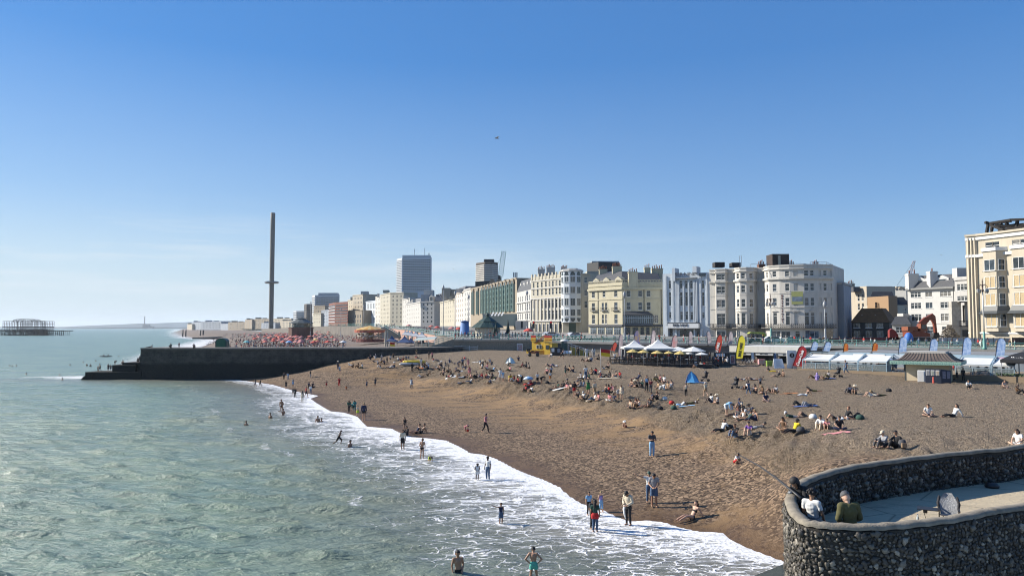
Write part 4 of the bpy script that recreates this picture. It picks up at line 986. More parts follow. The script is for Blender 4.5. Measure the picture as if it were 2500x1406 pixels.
def b_whitehotel():
 b=Bld('hotel','cream and white seafront hotel with a glazed corner turret and scalloped parapet',[(1297,302),(1374,282),(1421,279),(1441,281)],6,ZT(671,288),16,PALE,back=(.6,.8))
 cols=[1303,1313,1323,1333,1342,1350,1359,1367]
 rs=[(687,700.6),(705,720)];b.rows(cols,1.25,rs,1335,seg=0);b.rows(cols,1.25,[(732.5,753),(757.5,780)],1335,'tall',seg=0)
 z=lambda py:ZT(py,290)
 b.band(z(729),z(726),.35,WST,segs=[0,1]);b.band(z(703.5),z(701.5),.3,WST,segs=[0,1]);b.band(z(785),z(781.5),.5,WST,segs=[0,1]);b.band(z(684),z(682),.25,WST,segs=[0,1])
 # scalloped parapet pieces
 A,B_=b.P[0],b.P[1];e=(B_-A);f=e.normalized();n_=Vector((f.y,-f.x))
 for k_ in range(9):
  p=A.lerp(B_,(k_+.06)/9);q_=A.lerp(B_,(k_+.42)/9);mb=MB();c=[p+n_*.2,q_+n_*.2,q_-n_*.3,p-n_*.3]
  mb.add([b.L(w.x,w.y,h)for h in(b.z1-1.2,b.z1+1.0)for w in c],[(0,1,5,4),(1,2,6,5),(2,3,7,6),(3,0,4,7),(4,5,6,7)]);mb.build('parapet',PALE,b.root)
  for hh,ww in((z(754),.5),):
   p2=A.lerp(B_,(k_+.02)/9);mb=MB();mb.cbox(b.L(p2.x+n_.x*.12,p2.y+n_.y*.12,z(781)),.45,.45,z(729)-z(781),math.atan2(f.y,f.x));mb.build('pilaster',WST,b.root)
 for k_ in range(8):
  p=A.lerp(B_,(k_+.5)/8)+n_*.06;mb=MB();mb.box(-.7,.7,-.05,0,z(814)-b.z0,z(791)-b.z0);mb.build('arch_opening',GL[3],b.root,b.L(p.x,p.y,b.z0),math.atan2(f.y,f.x))
  p=A.lerp(B_,k_/8)+n_*.5;mb=MB();mb.lathe(b.L(p.x,p.y,z(815)),[(.3,0),(.24,.3),(.22,z(788)-z(815))],8);mb.build('column',WST,b.root)
 c=b.P[1].lerp(b.P[2],.5)-Vector((.0,-1.2));rad=4.1;GZT=ZT(661,280);zt=lambda py:ZT(py,278)
 TW=mat('pale blue turret panels',(.50,.54,.57),.5,.06)
 mb=MB();mb.lathe(b.L(c.x,c.y,zt(787)),[(rad,0),(rad,zt(662)-zt(787))],10,smooth=False);tr=mb.build('turret',TW,b.root);tr.rotation_euler=(0,0,0)
 for j in range(10):
  a0,a1=2*math.pi*j/10,2*math.pi*(j+1)/10;am=(a0+a1)/2
  if math.sin(am)>.35:continue
  ap=rad*math.cos(math.pi/10);fw=2*rad*math.sin(math.pi/10)
  for t0,t1,nm in((675,689,'window'),(700,716,'window'),(728,746,'window'),(755,771,'window')):
   fm,pm=window_mesh(fw*.72,zt(t0)-zt(t1),'pair');nx,ny=math.cos(am),math.sin(am);q_=c+Vector((nx,ny))*(ap+.13);rz=am+math.pi/2
   inst('window',fm,tr,b.L(q_.x,q_.y,zt(t1)),rz);inst('pane',pm,tr,b.L(q_.x,q_.y,zt(t1)),rz,GL[1]if math.cos(am)<-.2 else GL[rnd.choice((0,2))])  # left-facing panes take the tint with the painted sky reflection
  for t0,s_ in((672,1),(776,-1)):
   g=MB();pts=[(-fw*.36,.0,0)]+[(-fw*.36*math.cos(x_),0,s_*1.45*math.sin(x_))for x_ in np.linspace(.25,math.pi-.25,7)]+[(fw*.36,0,0)];g.slab(pts,.05,(0,1,0));q_=c+Vector((math.cos(am),math.sin(am)))*(ap+.06);g.build('arch_window',GL[0],tr,b.L(q_.x,q_.y,zt(t0)),am+math.pi/2)
 mb=MB();mb.lathe(b.L(c.x,c.y,zt(662)),[(rad+.35,0),(rad+.35,.5),(rad-.4,.9),(.01,1.2)],10,smooth=False);mb.build('roof',WST,tr)
 b.box('shopfront',1389,1406,788,817,275.2,.3,mat('dark green shopfront',(.015,.04,.03),.5));b.rows([1431],1.4,[(677,690),(707,722),(735,751)],1431,'sash',seg=2)
 for px,Y,py,w,n in((1322,298,657,2.8,5),(1345,293,653,3.4,7),(1378,290,655,2.6,6),(1400,288,655,3.5,0)):b.chimney(px,Y,py,b.z1-.5,w,n=n,m=WST if n else BRICKC)
 b.band(b.z1-.6,b.z1,.3,PALE,segs=[2,3]);b.finish(parapet=.6)
 b=Bld('terraced_house','white bay fronted terrace with dormered mansard between the green glass hotel and the cream hotel',[(1262,334),(1297,305)],7,ZT(710,318),14,WST)
 b.rows([1266,1271,1276,1283,1288,1293],1.3,[(722,735),(741,758),(765,780)],1283);b.hip(5.0,SLATE,.1,.2)
 for px in(1268,1276,1284,1292):b.dormer(px,2.6,b.z1+.5,b.z1+4.2,.6)
 for t in(739,762,784):b.band(ZT(t,318),ZT(t-2.5,318),.5,WST)
 b.box('shopfront',1259,1290,783,806,303,4,WST);b.finish()
b_whitehotel()
def b_green():
 b=Bld('hotel','wide brown concrete hotel with arched green glass bays',[(1149,432),(1174,408),(1262,337)],8,ZT(692,380),18,BROWNC)
 TEAL=mat('pale green fins',(.30,.40,.36),.4,.08);GG=glass('dark green glass',(.012,.03,.028));LG=glass('light green glass',(.07,.14,.12))
 def bay(seg,f,w):
  A,B_=b.P[seg],b.P[seg+1];e=(B_-A).normalized();n_=Vector((e.y,-e.x));p=A.lerp(B_,f);Y=p.y;rz=math.atan2(e.y,e.x)
  z0,z1=ZT(764,380),ZT(703,380);o=empty('bay',b.L(p.x+n_.x*.05,p.y+n_.y*.05,z0));o.parent=b.root;o.rotation_euler.z=rz;H=z1-z0
  g=MB();pts=[(-w/2,-.7,0),(w/2,-.7,0),(w/2,-.7,H)]+[(w/2*math.cos(x),-.7,H+w*.5*math.sin(x))for x in np.linspace(.3,math.pi-.3,6)]+[(-w/2,-.7,H)];g.slab(pts,.7,(0,1,0));g.build('glazing',GG,o)
  g=MB();
  for x in(-w/2-.12,w/2-.02):g.box(x,x+.3,-1.1,0,0,H)
  g.build('fin',TEAL,o)
  g=MB()
  for k_ in range(5):g.box(-w/2+.2,w/2-.06,-.76,-.71,H*(k_+.02)/5+.2,H*(k_+.42)/5+.2)
  so=g.build('spandrel',LG,o)
  g=MB();arc=[(w*.62*math.cos(x),H+w*.62*math.sin(x))for x in np.linspace(0,math.pi,9)]
  for(xa,za),(xb,zb)in zip(arc[:-1],arc[1:]):g.bar((xa,-.55,za),(xb,-.55,zb),1.1,.3,up=(0,1,0))
  g.build('arch',BROWNC,o)
 for f in(.3,.75):bay(0,f,2.4)
 for k_ in range(10):bay(1,.065+.095*k_,3.3)
 b.band(b.z1-.5,b.z1+.2,.25,BROWNC);
 for px in(1202,1218,1235):
  Y=385-(px-1200)*.5;g=MB();
  def q(a,y,Y_):p=at(a,y,Y_);return b.L(p.x,p.y,p.z)
  g.add([q(px-9,693,Y),q(px+8,692,Y),q(px+4,681,Y),q(px-4,682,Y),q(px-9,693,Y+6),q(px+8,692,Y+6),q(px+4,681,Y+6),q(px-4,682,Y+6)],[(0,1,2,3),(1,5,6,2),(3,2,6,7),(4,0,3,7),(7,6,5,4)]);g.build('roof_lantern',BROWNC,b.root)
 b.box('ground_floor',1178,1262,766,796,334,8,mat('pale green panels',(.25,.30,.28),.5,.1));b.box('roof_plant',1252,1290,684,700,370,8,BROWNC)
 for k_ in range(4):
  g=MB();px=1198+k_*8
  g.add([q(px,771,330),q(px+4,771,330),q(px+9,762,338),q(px+5,762,338)],[(0,1,2,3)]);g.build('canopy',WHITE,b.root)
 an=MB();an.tube([q(1258,684,372),q(1258,668,372)],.3,6);
 for d in(-4,0,4):an.bar(q(1258+d,677,372),q(1258+d,665,372),.6)
 an.build('antenna',GREYM,b.root)
 b.finish()
b_green()
def tower(name,label,front,z0,z1,depth,wall,floors,py0,py1,segs,nc,w,band_m,**k):
 k.setdefault('back',(PX(front[-1][0],front[-1][1]),front[-1][1]));b=Bld(name,label,front,z0,z1,depth,wall,**k);Y=front[-1][1];zt,zb=ZT(py0,Y),ZT(py1,Y);h=(zt-zb)/floors;b.far=True
 for seg in segs:
  A,B_=b.P[seg],b.P[seg+1];e=(B_-A);f=e.normalized();n_=Vector((f.y,-f.x));rz=math.atan2(f.y,f.x)
  for j in range(floors):
   g=MB();p=A+n_*.05;L_=e.length;g.box(L_*.04,L_*.96,-.25,0,0,h*.42);g.build('window_band',rnd.choice(band_m),b.root,b.L(p.x,p.y,zb+h*(j+.35)),rz)
   g=MB()
   for c in range(nc+1):x=L_*(.04+.92*c/nc);g.box(x-.15,x+.15,-.3,-.255,0,h*.42)
   g.box(L_*.04-.15,L_*.96+.15,-.3,-.255,h*.42,h*.42+.15);g.build('mullions',wall,b.root,b.L(p.x,p.y,zb+h*(j+.35)),rz)
 b.finish();return b
def b_towers():
 gl=[glass('grey tower glass',(.10,.12,.14)),glass('blue tower glass',(.13,.17,.21)),glass('dark tower glass',(.05,.06,.07))]
 TW=mat('white tower concrete',(.50,.53,.56),.8,.05,.2)
 b=tower('tower_block','tall pale blue white residential tower with aerials on its roof',[(967,886),(980,872),(1053,866)],8,ZT(629,868),22,TW,19,633,711,[0,1],14,2,gl)
 b.box('roof_house',981,1049,623,629,874,10,TW);g=MB()
 for px,py in((1012,608),(1037,606),(1046,618),(1049,618)):p=at(px,py,876);q_=at(px,624,876);g.bar(b.L(*p),b.L(*q_),.5)
 g.build('aerial',GREYM,b.root)
 BD=mat('brown tower brick',(.13,.105,.085),.9,.1,.3)
 b=tower('tower_block','brown and white banded tower behind the green glass hotel',[(1162,530),(1183,520),(1199,519),(1215,525)],8,ZT(640,522),16,BD,10,644,690,[0,1,2],5,2,[glass('brown tower glass',(.06,.055,.05))])
 for j in range(10):
  z=ZT(690,520)+j*(ZT(644,520)-ZT(690,520))/10;b.band(z,z+.75,.5,mat('pale balcony front',(.48,.46,.42),.8),'balcony')
 b.box('roof_house',1181,1206,633,640,523,8,DARKR);b.box('podium',1160,1200,687,700,505,8,mat('dark podium',(.05,.045,.04),.9))
 SB=mat('pale slab concrete',(.46,.47,.48),.8,.06,.2)
 tower('slab_block','broad white slab block of flats far behind the green roofed pavilion',[(761,990),(768,975),(828,965)],8,ZT(720,970),20,SB,8,724,764,[0,1],9,2,gl).box('roof_house',776,822,715,720,975,10,SB)
 tower('tower_block','small dark brown tower next to the broad white slab block',[(742,965),(748,955),(761,955)],8,ZT(742,957),14,BD,9,744,790,[0,1],3,2,gl)
 tower('flats','stepped white block of flats left of the small brown tower',[(716,1010),(723,995),(742,990)],8,ZT(759,995),14,SB,7,761,796,[0,1],4,2,gl)
 RB=mat('red brown brick',(.17,.065,.045),.9,.15,.3)
 b=tower('hotel','red brick and white banded hotel in the middle of the distant seafront',[(802,860),(818,815),(849,790)],10,ZT(737,800),22,RB,7,741,788,[0,1],7,2,[GL[1],GL[2]])
 for j in range(6):z=ZT(786-j*7.4,800);b.band(z,z+.6,.4,SB,'balcony',segs=[0,1])
b_towers()
def terrace(label,front,top,wall,nc,rows,segs=(0,),roof=None,z0=9,name='terraced_building',chim=2,style='sash',w=1.3):
 b=Bld(name,label,front,z0,ZT(top,front[-1][1]),14,wall,group='distant seafront buildings');b.far=True;Y=front[-1][1]
 n=len(rows)
 for s_ in segs:b.grid(s_,nc if s_==segs[0]else max(2,nc//2),[(ZT(bt,Y),ZT(tp,Y))for tp,bt in rows],w)
 b.band(b.z1-.9,b.z1-.3,.4,wall)
 if roof:b.hip(3.2,roof,.2,.25)
 for k_ in range(chim):
  f=(k_+.7)/(chim+.4);px=front[0][0]+(front[-1][0]-front[0][0])*f;b.chimney(px,front[-1][1]+6,top-5,b.z1-1,2.2,n=4,m=wall,pots=False)
 b.finish();return b
def rr(t,b,n,f=.55):h=(b-t)/n;return[(t+h*(j+.2),t+h*(j+.2+f))for j in range(n)]
def b_terraces():
 terrace('slim white seafront building with balconies joined to the green glass hotel',[(1133,452),(1149,432)],702,WST,3,rr(710,786,6),chim=0)
 terrace('cream five storey seafront terrace right of the grey stepped roof',[(1111,486),(1133,453)],710,stucco('rose cream stucco',(.53,.48,.42)),4,rr(714,788,6),roof=SLATE)
 b=terrace('cream seafront terrace below a grey stepped block',[(1074,560),(1111,487)],728,PALE,6,rr(731,788,5));b.box('stepped_block',1078,1098,703,730,565,18,BEIGE);b.box('stepped_block',1096,1132,706,730,570,18,BEIGE)
 b=terrace('white corner hotel with a gabled dormer facing the viewer',[(990,660),(1027,585),(1060,580)],735,WST,7,rr(738,790,5),(0,1));b.box('gable',1027,1046,719,737,596,10,stucco('grey gable',(.38,.38,.38)));b.box('rear_block',1034,1057,708,737,606,10,WST);b.hip(4,SLATE,.2,.3);b.dormer(1052,4,b.z1,b.z1+5,.3,1)
 terrace('dark slate roofed building in the side street by the white corner hotel',[(1059,640),(1076,600)],724,stucco('shaded slate render',(.16,.16,.17)),2,rr(728,785,4),roof=SLATE,chim=1)  # one even dark grey render on this wall
 terrace('white terrace of narrow houses left of the white corner hotel',[(982,690),(1000,650)],726,WST,4,rr(729,790,5),chim=2)
 terrace('tall cream hotel of seven storeys with a rounded gable',[(928,742),(952,700),(985,690)],713,PALE,6,rr(718,789,7),(0,1),chim=0).box('gable',934,948,708,715,735,6,PALE)
 terrace('narrow cream house left of the tall cream hotel',[(916,765),(929,742)],722,OFFW,3,rr(726,789,6),chim=1)
 terrace('pale blue white curved hotel with tall ribs',[(892,800),(918,766)],733,BLUEW,6,rr(736,789,3,.75),chim=0,w=1.8)
 terrace('grey stone hotel with a white rooftop rotunda',[(860,825),(885,800),(893,800)],718,BEIGE,6,rr(722,765,4),chim=0).box('rotunda',880,896,711,719,812,10,WST)
 terrace('low brown concrete hall right of the red brick hotel',[(851,800),(884,775)],757,BROWNC,5,rr(766,789,2,.7),chim=0,w=2.2)
 terrace('cream slab behind the low brown hall',[(848,850),(866,822)],730,CREAM,3,rr(734,788,6),chim=1)
 terrace('beige flats in front of the broad white slab block',[(763,905),(783,880)],764,PALE,4,rr(766,790,3),chim=0);terrace('dark brick flats above the beige flats',[(766,930),(793,915)],745,BROWNC,4,rr(748,764,2),chim=0)
 terrace('white edged dark flats left of the red brick hotel',[(784,890),(803,862)],756,GREYR,4,rr(759,790,4),chim=0)
 for i,(a,c,t,Y,wl,lab)in enumerate(((667,711,777,1420,BEIGE,'long cream terrace just right of the tall observation tower'),(684,716,783,1250,BEIGE,'low white terrace below the long cream terrace'),(615,656,778,1500,BROWNC,'cream and brown block just left of the tall observation tower'),(598,615,780,1550,BROWNC,'brown twin gabled block far along the seafront'),
 (557,598,786,1700,BROWNC,'long brown flats far along the seafront'),(539,557,790,1800,GREYR,'low grey flats far along the seafront'),(491,540,785,1950,GREYR,'long grey blue apartment block far along the seafront'),(468,491,786,2050,GREYR,'square grey apartment block far along the seafront'),(457,469,791,2100,BEIGE,'leftmost low apartment block on the far seafront'),(638,672,788,1300,GREYR,'low white building at the foot of the observation tower'))):
  b=Bld('apartment_block',lab,[(a,Y*1.04),(c,Y)],4,ZT(t,Y),25,wl,group='distant seafront buildings');b.far=True  # distance haze is put into these grey, beige and brown wall colours
  n=max(2,int((c-a)/4));b.grid(0,n,[(ZT(q+2.6,Y),ZT(q,Y))for q in np.arange(t+3,801,5.)],2.6)
  b.box('roof_house',a+(c-a)*.2,a+(c-a)*.45,t-3,t+.5,Y*1.03,12,wl);b.box('roof_house',a+(c-a)*.62,a+(c-a)*.8,t-2,t+.5,Y*1.03,12,wl);b.finish()
b_terraces()
# ---------------------------------------------------------------- sea walls, terrace, railings
TEAL=mat('sea green paint',(.13,.30,.26),.5,.1,4);TEALD=mat('dark sea green paint',(.03,.075,.065),.5,.1,4)
def px_of(p):return 1250+p[0]/p[1]*F
def wall_strip(root,P,zt,zb,m,name='wall',th=.6):
 mb=MB();o=root.location;vs=[]
 for(x,y),a,c in zip(P,zt,zb):vs+=[(x-o.x,y-o.y,c-o.z),(x-o.x,y-o.y,a-o.z),(x-o.x+th*.5,y-o.y+th,a-o.z),(x-o.x+th*.5,y-o.y+th,c-o.z)]
 n=len(P);fs=[(4*i+j,4*i+4+j,4*i+4+(j+1)%4,4*i+(j+1)%4)for i in range(n-1)for j in range(4)]+[(0,1,2,3),(4*n-4,4*n-1,4*n-2,4*n-3)]
 return mb.add(vs,fs).build(name,m,root)
def railing(label,P,zf,seg=2.4,h=1.15,lattice=True,end=None):
 """a cast railing along plan points P, zf(x, y) gives the level it stands on"""
 P=[Vector(p)for p in P];L=sum((a-c).length for a,c in zip(P[:-1],P[1:]));n=max(2,int(L/seg));pts=[];acc=0;cum=[0]
 for a,c in zip(P[:-1],P[1:]):cum.append(cum[-1]+(c-a).length)
 for k in range(n+1):
  s=L*k/n;i=min(max(j for j in range(len(cum))if cum[j]<=s+1e-6),len(P)-2);pts.append(P[i].lerp(P[i+1],(s-cum[i])/(cum[i+1]-cum[i])))
 r0=pts[0];o=Vector((r0.x,r0.y,zf(r0.x,r0.y)));root=empty('promenade_railing',o,0,label,'railing','sea green promenade railings');rl=MB();lt=MB()
 pm=MB();pm.lathe((0,0,0),[(.13,0),(.13,.12),(.075,.2),(.065,h-.1),(.1,h-.05),(.11,h+.08),(.02,h+.18)],6);pmm=pm.mesh('post');pmm.materials.append(TEAL)
 for k,p in enumerate(pts):
  z=zf(p.x,p.y)-o.z
  if k<99:inst('post',pmm,root,(p.x-o.x,p.y-o.y,z))
  if k==len(pts)-1:break
  q=pts[k+1];zq=zf(q.x,q.y)-o.z;A=lambda t,dz:Vector((p.x+(q.x-p.x)*t-o.x,p.y+(q.y-p.y)*t-o.y,z+(zq-z)*t+dz))
  rl.bar(A(0,h),A(1,h),.10,.09);rl.bar(A(0,.14),A(1,.14),.08,.08)
  if lattice:
   rl.bar(A(0,h*.76),A(1,h*.76),.06,.05)
   lo,hi=.17,h*.74;m_=(lo+hi)/2
   for t0,t1,a,c in((.02,.5,lo,hi),(.02,.5,hi,lo),(.5,.98,lo,hi),(.5,.98,hi,lo),(.25,.5,lo,m_),(.25,.5,hi,m_),(.5,.75,m_,lo),(.5,.75,m_,hi)):lt.bar(A(t0,a),A(t1,c),.055,.05)
  else:
   rl.bar(A(0,h*.55),A(1,h*.55),.06,.06)
 rl.build('rail',TEAL,root)
 if lattice:lt.build('lattice',TEAL,root)
 return root
TERR=[(PX(1108,160),160.2),(PX(1200,159.5),159.7),(PX(1292,160),160.2),(7.5,166.5)];TZ=7.45
def make_walls():
 con=mat('sea wall concrete',(.16,.155,.14),.9,.2,.5,stain=.5);stone=mat('flint faced wall',(.27,.24,.19),.95,.4,5,bump=.1)
 r=empty('sea_wall',(86,125,3),0,'long grey sea wall below the promenade railings behind the cafes','wall');P=EDGE[:5]
 wall_strip(r,P,[street_z(p[1])-.02 for p in P],[1.5]*5,con);wall_strip(r,[(x-.25,y-.4)for x,y in P],[street_z(p[1])+.02 for p in P],[street_z(p[1])-.45 for p in P],mat('pale coping',(.30,.29,.27),.85,.12,1),'coping',.5)
 r=empty('terrace_wall',(-5,160,4),0,'stone terrace wall with a pale coping under the green roofed shelter','wall')
 wall_strip(r,TERR,[TZ-.3]*4,[2.5]*4,stone);wall_strip(r,[(x,y-.2)for x,y in TERR],[TZ]*4,[TZ-.35]*4,mat('sandstone coping',(.34,.30,.24),.85,.15,1),'coping',.6)
 wall_strip(r,[(PX(1108,160),160.1),(PX(1106,185),185)],[TZ]*2,[2.5]*2,stone)
 g=MB();g.add([(TERR[0][0]+.1,160.3,TZ-.02),(TERR[2][0],160.3,TZ-.02),(9,170,TZ-.02),(30,196,TZ-.02),(-20,215,TZ-.02),(-14,186,TZ-.02)],[(0,1,2,3,4,5)]);o=g.build('terrace',mpave);o['kind']='structure'
 # pale ramp with white rails against the terrace wall
 r2=empty('beach_ramp',(PX(1140,158),157.5,4.6),0,'pale concrete ramp with white rails against the terrace wall','ramp');g=MB()
 def q(px,py,Y):p=at(px,py,Y)-r2.location;return(p.x,p.y,p.z)
 g.add([q(1093,861,156.5),q(1166,864,156.5),q(1166,859,156.5),q(1093,856,156.5),q(1093,861,159),q(1176,864,159),q(1176,858,159),q(1093,855,159)],[(0,1,2,3),(3,2,6,7),(1,5,6,2),(0,3,7,4),(4,7,6,5)]);g.build('slab',mat('pale ramp concrete',(.40,.37,.32),.9),r2)
 g=MB()
 for dy in(0,4.5):g.bar(q(1108,844+dy,158),q(1165,847.5+dy,158),.09)
 for px in(1108,1127,1146,1165):g.bar(q(px,843,158),q(px,861,158),.09)
 g.build('handrail',WHITE,r2)
 # stairs from the terrace down to the groyne
 r3=empty('beach_stairs',(PX(1080,156),155.5,4),0,'stone flight of stairs falling from the terrace to the groyne','stairs');g=MB()
 def q(px,py,Y):p=at(px,py,Y)-r3.location;return(p.x,p.y,p.z)
 g.add([q(1030,851,156),q(1109,866,156),q(1109,828,156),q(1103,829,156),q(1036,850,156),q(1030,851,158.5),q(1109,866,158.5),q(1109,828,158.5),q(1103,829,158.5),q(1036,850,158.5)],[(0,1,2,3,4),(9,8,7,6,5),(4,3,8,9),(3,2,7,8),(0,4,9,5)]);g.build('flight',stone,r3)
 g=MB()
 for Y in(156.1,158.4):
  g.bar(q(1034,839,Y),q(1106,817,Y),.09);g.bar(q(1034,844,Y),q(1106,822.5,Y),.06)
  for k in range(7):px=1034+12*k;g.bar(q(px,850-3.5*k,Y),q(px,839-3.67*k,Y),.07)
 g.build('handrail',TEAL,r3)
 # pink arcade wall and stair further along, under the rising street
 pk=mat('pink arch wall',(.36,.22,.175),.85,.12,.3);r=empty('arcade_wall',(-60,330,4),0,'pinkish wall of seafront arches below the raised street beyond the carousel','wall');P=EDGE[6:9]
 wall_strip(r,P,[street_z(y)-.05 for x,y in P],[2.5]*len(P),pk)
 for k in range(9):
  f=(k+.5)/9;y=262+180*f;x=edge_x(y);g=MB();g.slab([(-1.9,0,-1),(1.9,0,-1)]+[(1.9*math.cos(a),0,2.6+1.4*math.sin(a))for a in np.linspace(.1,3.04,7)],.1,(0,1,0));g.build('arch',mat('dark arch',(.03,.025,.022),.9),r,(x+60-.25,y-330-.25,.4),R(-72))  # flat dark slabs on the wall paint the shade inside the arches
 for P in(EDGE[4:7],EDGE[8:12]):
  r=empty('lower_wall',(P[0][0],P[0][1],4),0,'dull brown lower wall behind the white sail tents' if P[0][1]<300 else 'dull brown far lower wall behind the red parasols','wall');wall_strip(r,P,[street_z(y)-.05 for x,y in P],[2]*len(P),mat('dull brown wall',(.13,.115,.10),.9,.3,.2))
make_walls()
ez=lambda x,y:street_z(y)
railing('nearest sea green lattice railing stretch behind the white awnings',[EDGE[0],EDGE[1],(75,132)],ez);railing('sea green lattice railing stretch above the white bike shop',[(75,132),EDGE[2]],ez);railing('sea green lattice railing stretch above the white marquees',[EDGE[2],EDGE[3]],ez);railing('sea green lattice railing stretch right of the yellow lifeguard hut',[EDGE[3],(7.6,166.6)],ez)
railing('sea green railing round the terrace of the green roofed shelter',[(x,y+.25)for x,y in TERR],lambda x,y:TZ,1.9)
railing('sea green railing along the rising street left of the blue pillar',[(-9,190),EDGE[6],EDGE[7]],ez,3.2,1.3,False);railing('distant sea green railing above the carousel',[EDGE[7],EDGE[8],EDGE[9]],ez,6,1.5,False)
def far_stair():
 root=empty('street_stairs',(-62,345,4),0,'sea green railed stairway slanting down the pink arcade wall','stairs');g=MB()
 def q(px,py,Y):p=at(px,py,Y)-root.location;return(p.x,p.y,p.z)
 for Y in(322,325):
  for py0,py1 in((793,817),(797,821)):g.bar(q(938,py0,Y),q(978,py1,Y),.3)
  for k in range(9):g.bar(q(938+5*k,793+3*k,Y),q(938+5*k,799+3*k,Y),.14)
 g.build('handrail',TEAL,root);s_=MB();s_.slab([q(938,799,323),q(978,822,323),q(978,826,323),q(930,826,323),q(930,799,323)],2.2,(0,1,0));s_.build('flight',mat('pale stair stone',(.33,.30,.25),.9),root)
far_stair()
# ---------------------------------------------------------------- lamp posts, shelter, kiosks
def lamp(px,Y,z,h,label,style='ornate'):
 x=PX(px,Y);root=empty('street_lamp',(x,Y,z),0,label,'street lamp','lamp posts along the seafront')
 b=MB();b.lathe((0,0,0),[(.34,0),(.34,.3),(.24,.5),(.26,1.4),(.18,1.8),(.2,2.6),(.13,3)],10);b.build('base',TEAL if style=='ornate' else GREYM,root)
 p=MB();p.lathe((0,0,3),[(.12,0),(.09,h-4.4)],8);p.build('post',mat('cream post paint',(.55,.53,.47),.5)if style=='ornate' else GREYM,root)
 if style=='ornate':
  t=MB();t.lathe((0,0,h-1.6),[(.14,0),(.2,.3),(.08,.5),(.14,1.0),(.05,1.5),(.1,1.7),(.01,2.4)],8)
  for s in(-1,1):
   t.tube([(0,0,h-.6),(s*.5,0,h-.3),(s*.85,0,h-.7),(s*.8,0,h-1.1)],.045,5);t.tube([(0,0,h-1.4),(s*.5,0,h-1.2),(s*.75,0,h-.9)],.035,5);t.tube([(0,0,h-.6),(0,s*.5,h-.3),(0,s*.85,h-.7),(0,s*.8,h-1.1)],.045,5)
  t.build('bracket',mat('dark maroon iron',(.05,.02,.02),.5),root)
  for s,a in((-1,0),(1,0),(-1,1),(1,1)):
   g=MB();c=(s*.8*(1-a),s*.8*a,h-1.85);g.lathe(c,[(.07,0),(.22,.2),(.25,.55),(.05,.8)],8);g.build('lantern',glass('lantern glass',(.45,.44,.40),.2),root)
 else:
  g=MB();g.tube([(0,0,h-1.4),(.0,0,h-.5)],.08,6);g.lathe((0,0,h-.6),[(.1,-.6),(.32,-.2),(.38,.25),(.12,.7),(.03,1.0)],8);g.build('lamp_head',GREYM,root)
 return root
lamp(2402,126,6.3,11.4,'ornate cream lamp post with maroon ironwork in front of the cream hotel');lamp(1882,150,6.9,9.3,'ornate cream lamp post in front of the hostel lettering');lamp(2014.5,149,6.8,8.4,'plain grey lamp post in front of the right end of the hostel','plain');lamp(1525,172,7.2,11,'plain grey lamp post in front of the yellow cream pub','plain')
lamp(1286.5,200,7.4,12.5,'plain grey lamp post in front of the cream hotel turret','plain');lamp(1144,230,7.6,12.5,'plain grey lamp post right of the blue pillar','plain');lamp(1111,215,7.5,13,'plain grey lamp post left of the blue pillar','plain');lamp(1082,240,7.6,16,'tall plain lamp post above the white peaked tents','plain');lamp(758,420,4.8,20,'tall plain lamp post right of the green roofed pavilion','plain');lamp(832,430,5,16,'plain lamp post in front of the red brick hotel','plain');lamp(888,330,5,15,'plain lamp post behind the carousel','plain')
def striped(px,py0,py1,Y,label,w=.3,m=None):
 z0,z1=ZT(py1,Y),ZT(py0,Y);p=MB();p.lathe((0,0,0),[(w*1.3,0),(w,.15),(w*.85,z1-z0)],10);r=empty('pole',(PX(px,Y),Y,z0),0,label,'pole');p.build('shaft',m,r);c=MB();c.lathe((0,0,z1-z0),[(w,0),(w*1.1,.1),(.02,.3)],10);c.build('cap',m,r)
striped(1134.5,785,817,200,'thick blue advertising pillar left of the green roofed shelter',1.3,mat('blue pillar',(.08,.17,.36),.5,.1))
striped(941,810,846,250,'left cream mast at the foot of the carousel',.22,PALE);striped(946.5,810,846,250,'right cream mast at the foot of the carousel',.22,PALE)
def hip_roof(mb,x0,x1,y0,y1,z0,z1,inset,flare=.0,n=4,top=None):
 rings=[]
 for k in range(n+1):
  t=k/n;f=t**(1-flare)if flare else t;ins=inset*(1-(1-t)**(1+2*flare));rings.append([(x0+ins,y0+ins,z0+(z1-z0)*(t if not flare else t**1.8*.6+t*.4)),(x1-ins,y0+ins,z0+(z1-z0)*(t if not flare else t**1.8*.6+t*.4)),(x1-ins,y1-ins,z0+(z1-z0)*(t if not flare else t**1.8*.6+t*.4)),(x0+ins,y1-ins,z0+(z1-z0)*(t if not flare else t**1.8*.6+t*.4))])
 vs=[p for r in rings for p in r];mb.add(vs,[(4*k+j,4*k+(j+1)%4,4*k+4+(j+1)%4,4*k+4+j)for k in range(n)for j in range(4)]+[(3,2,1,0),tuple(4*n+j for j in range(4))])
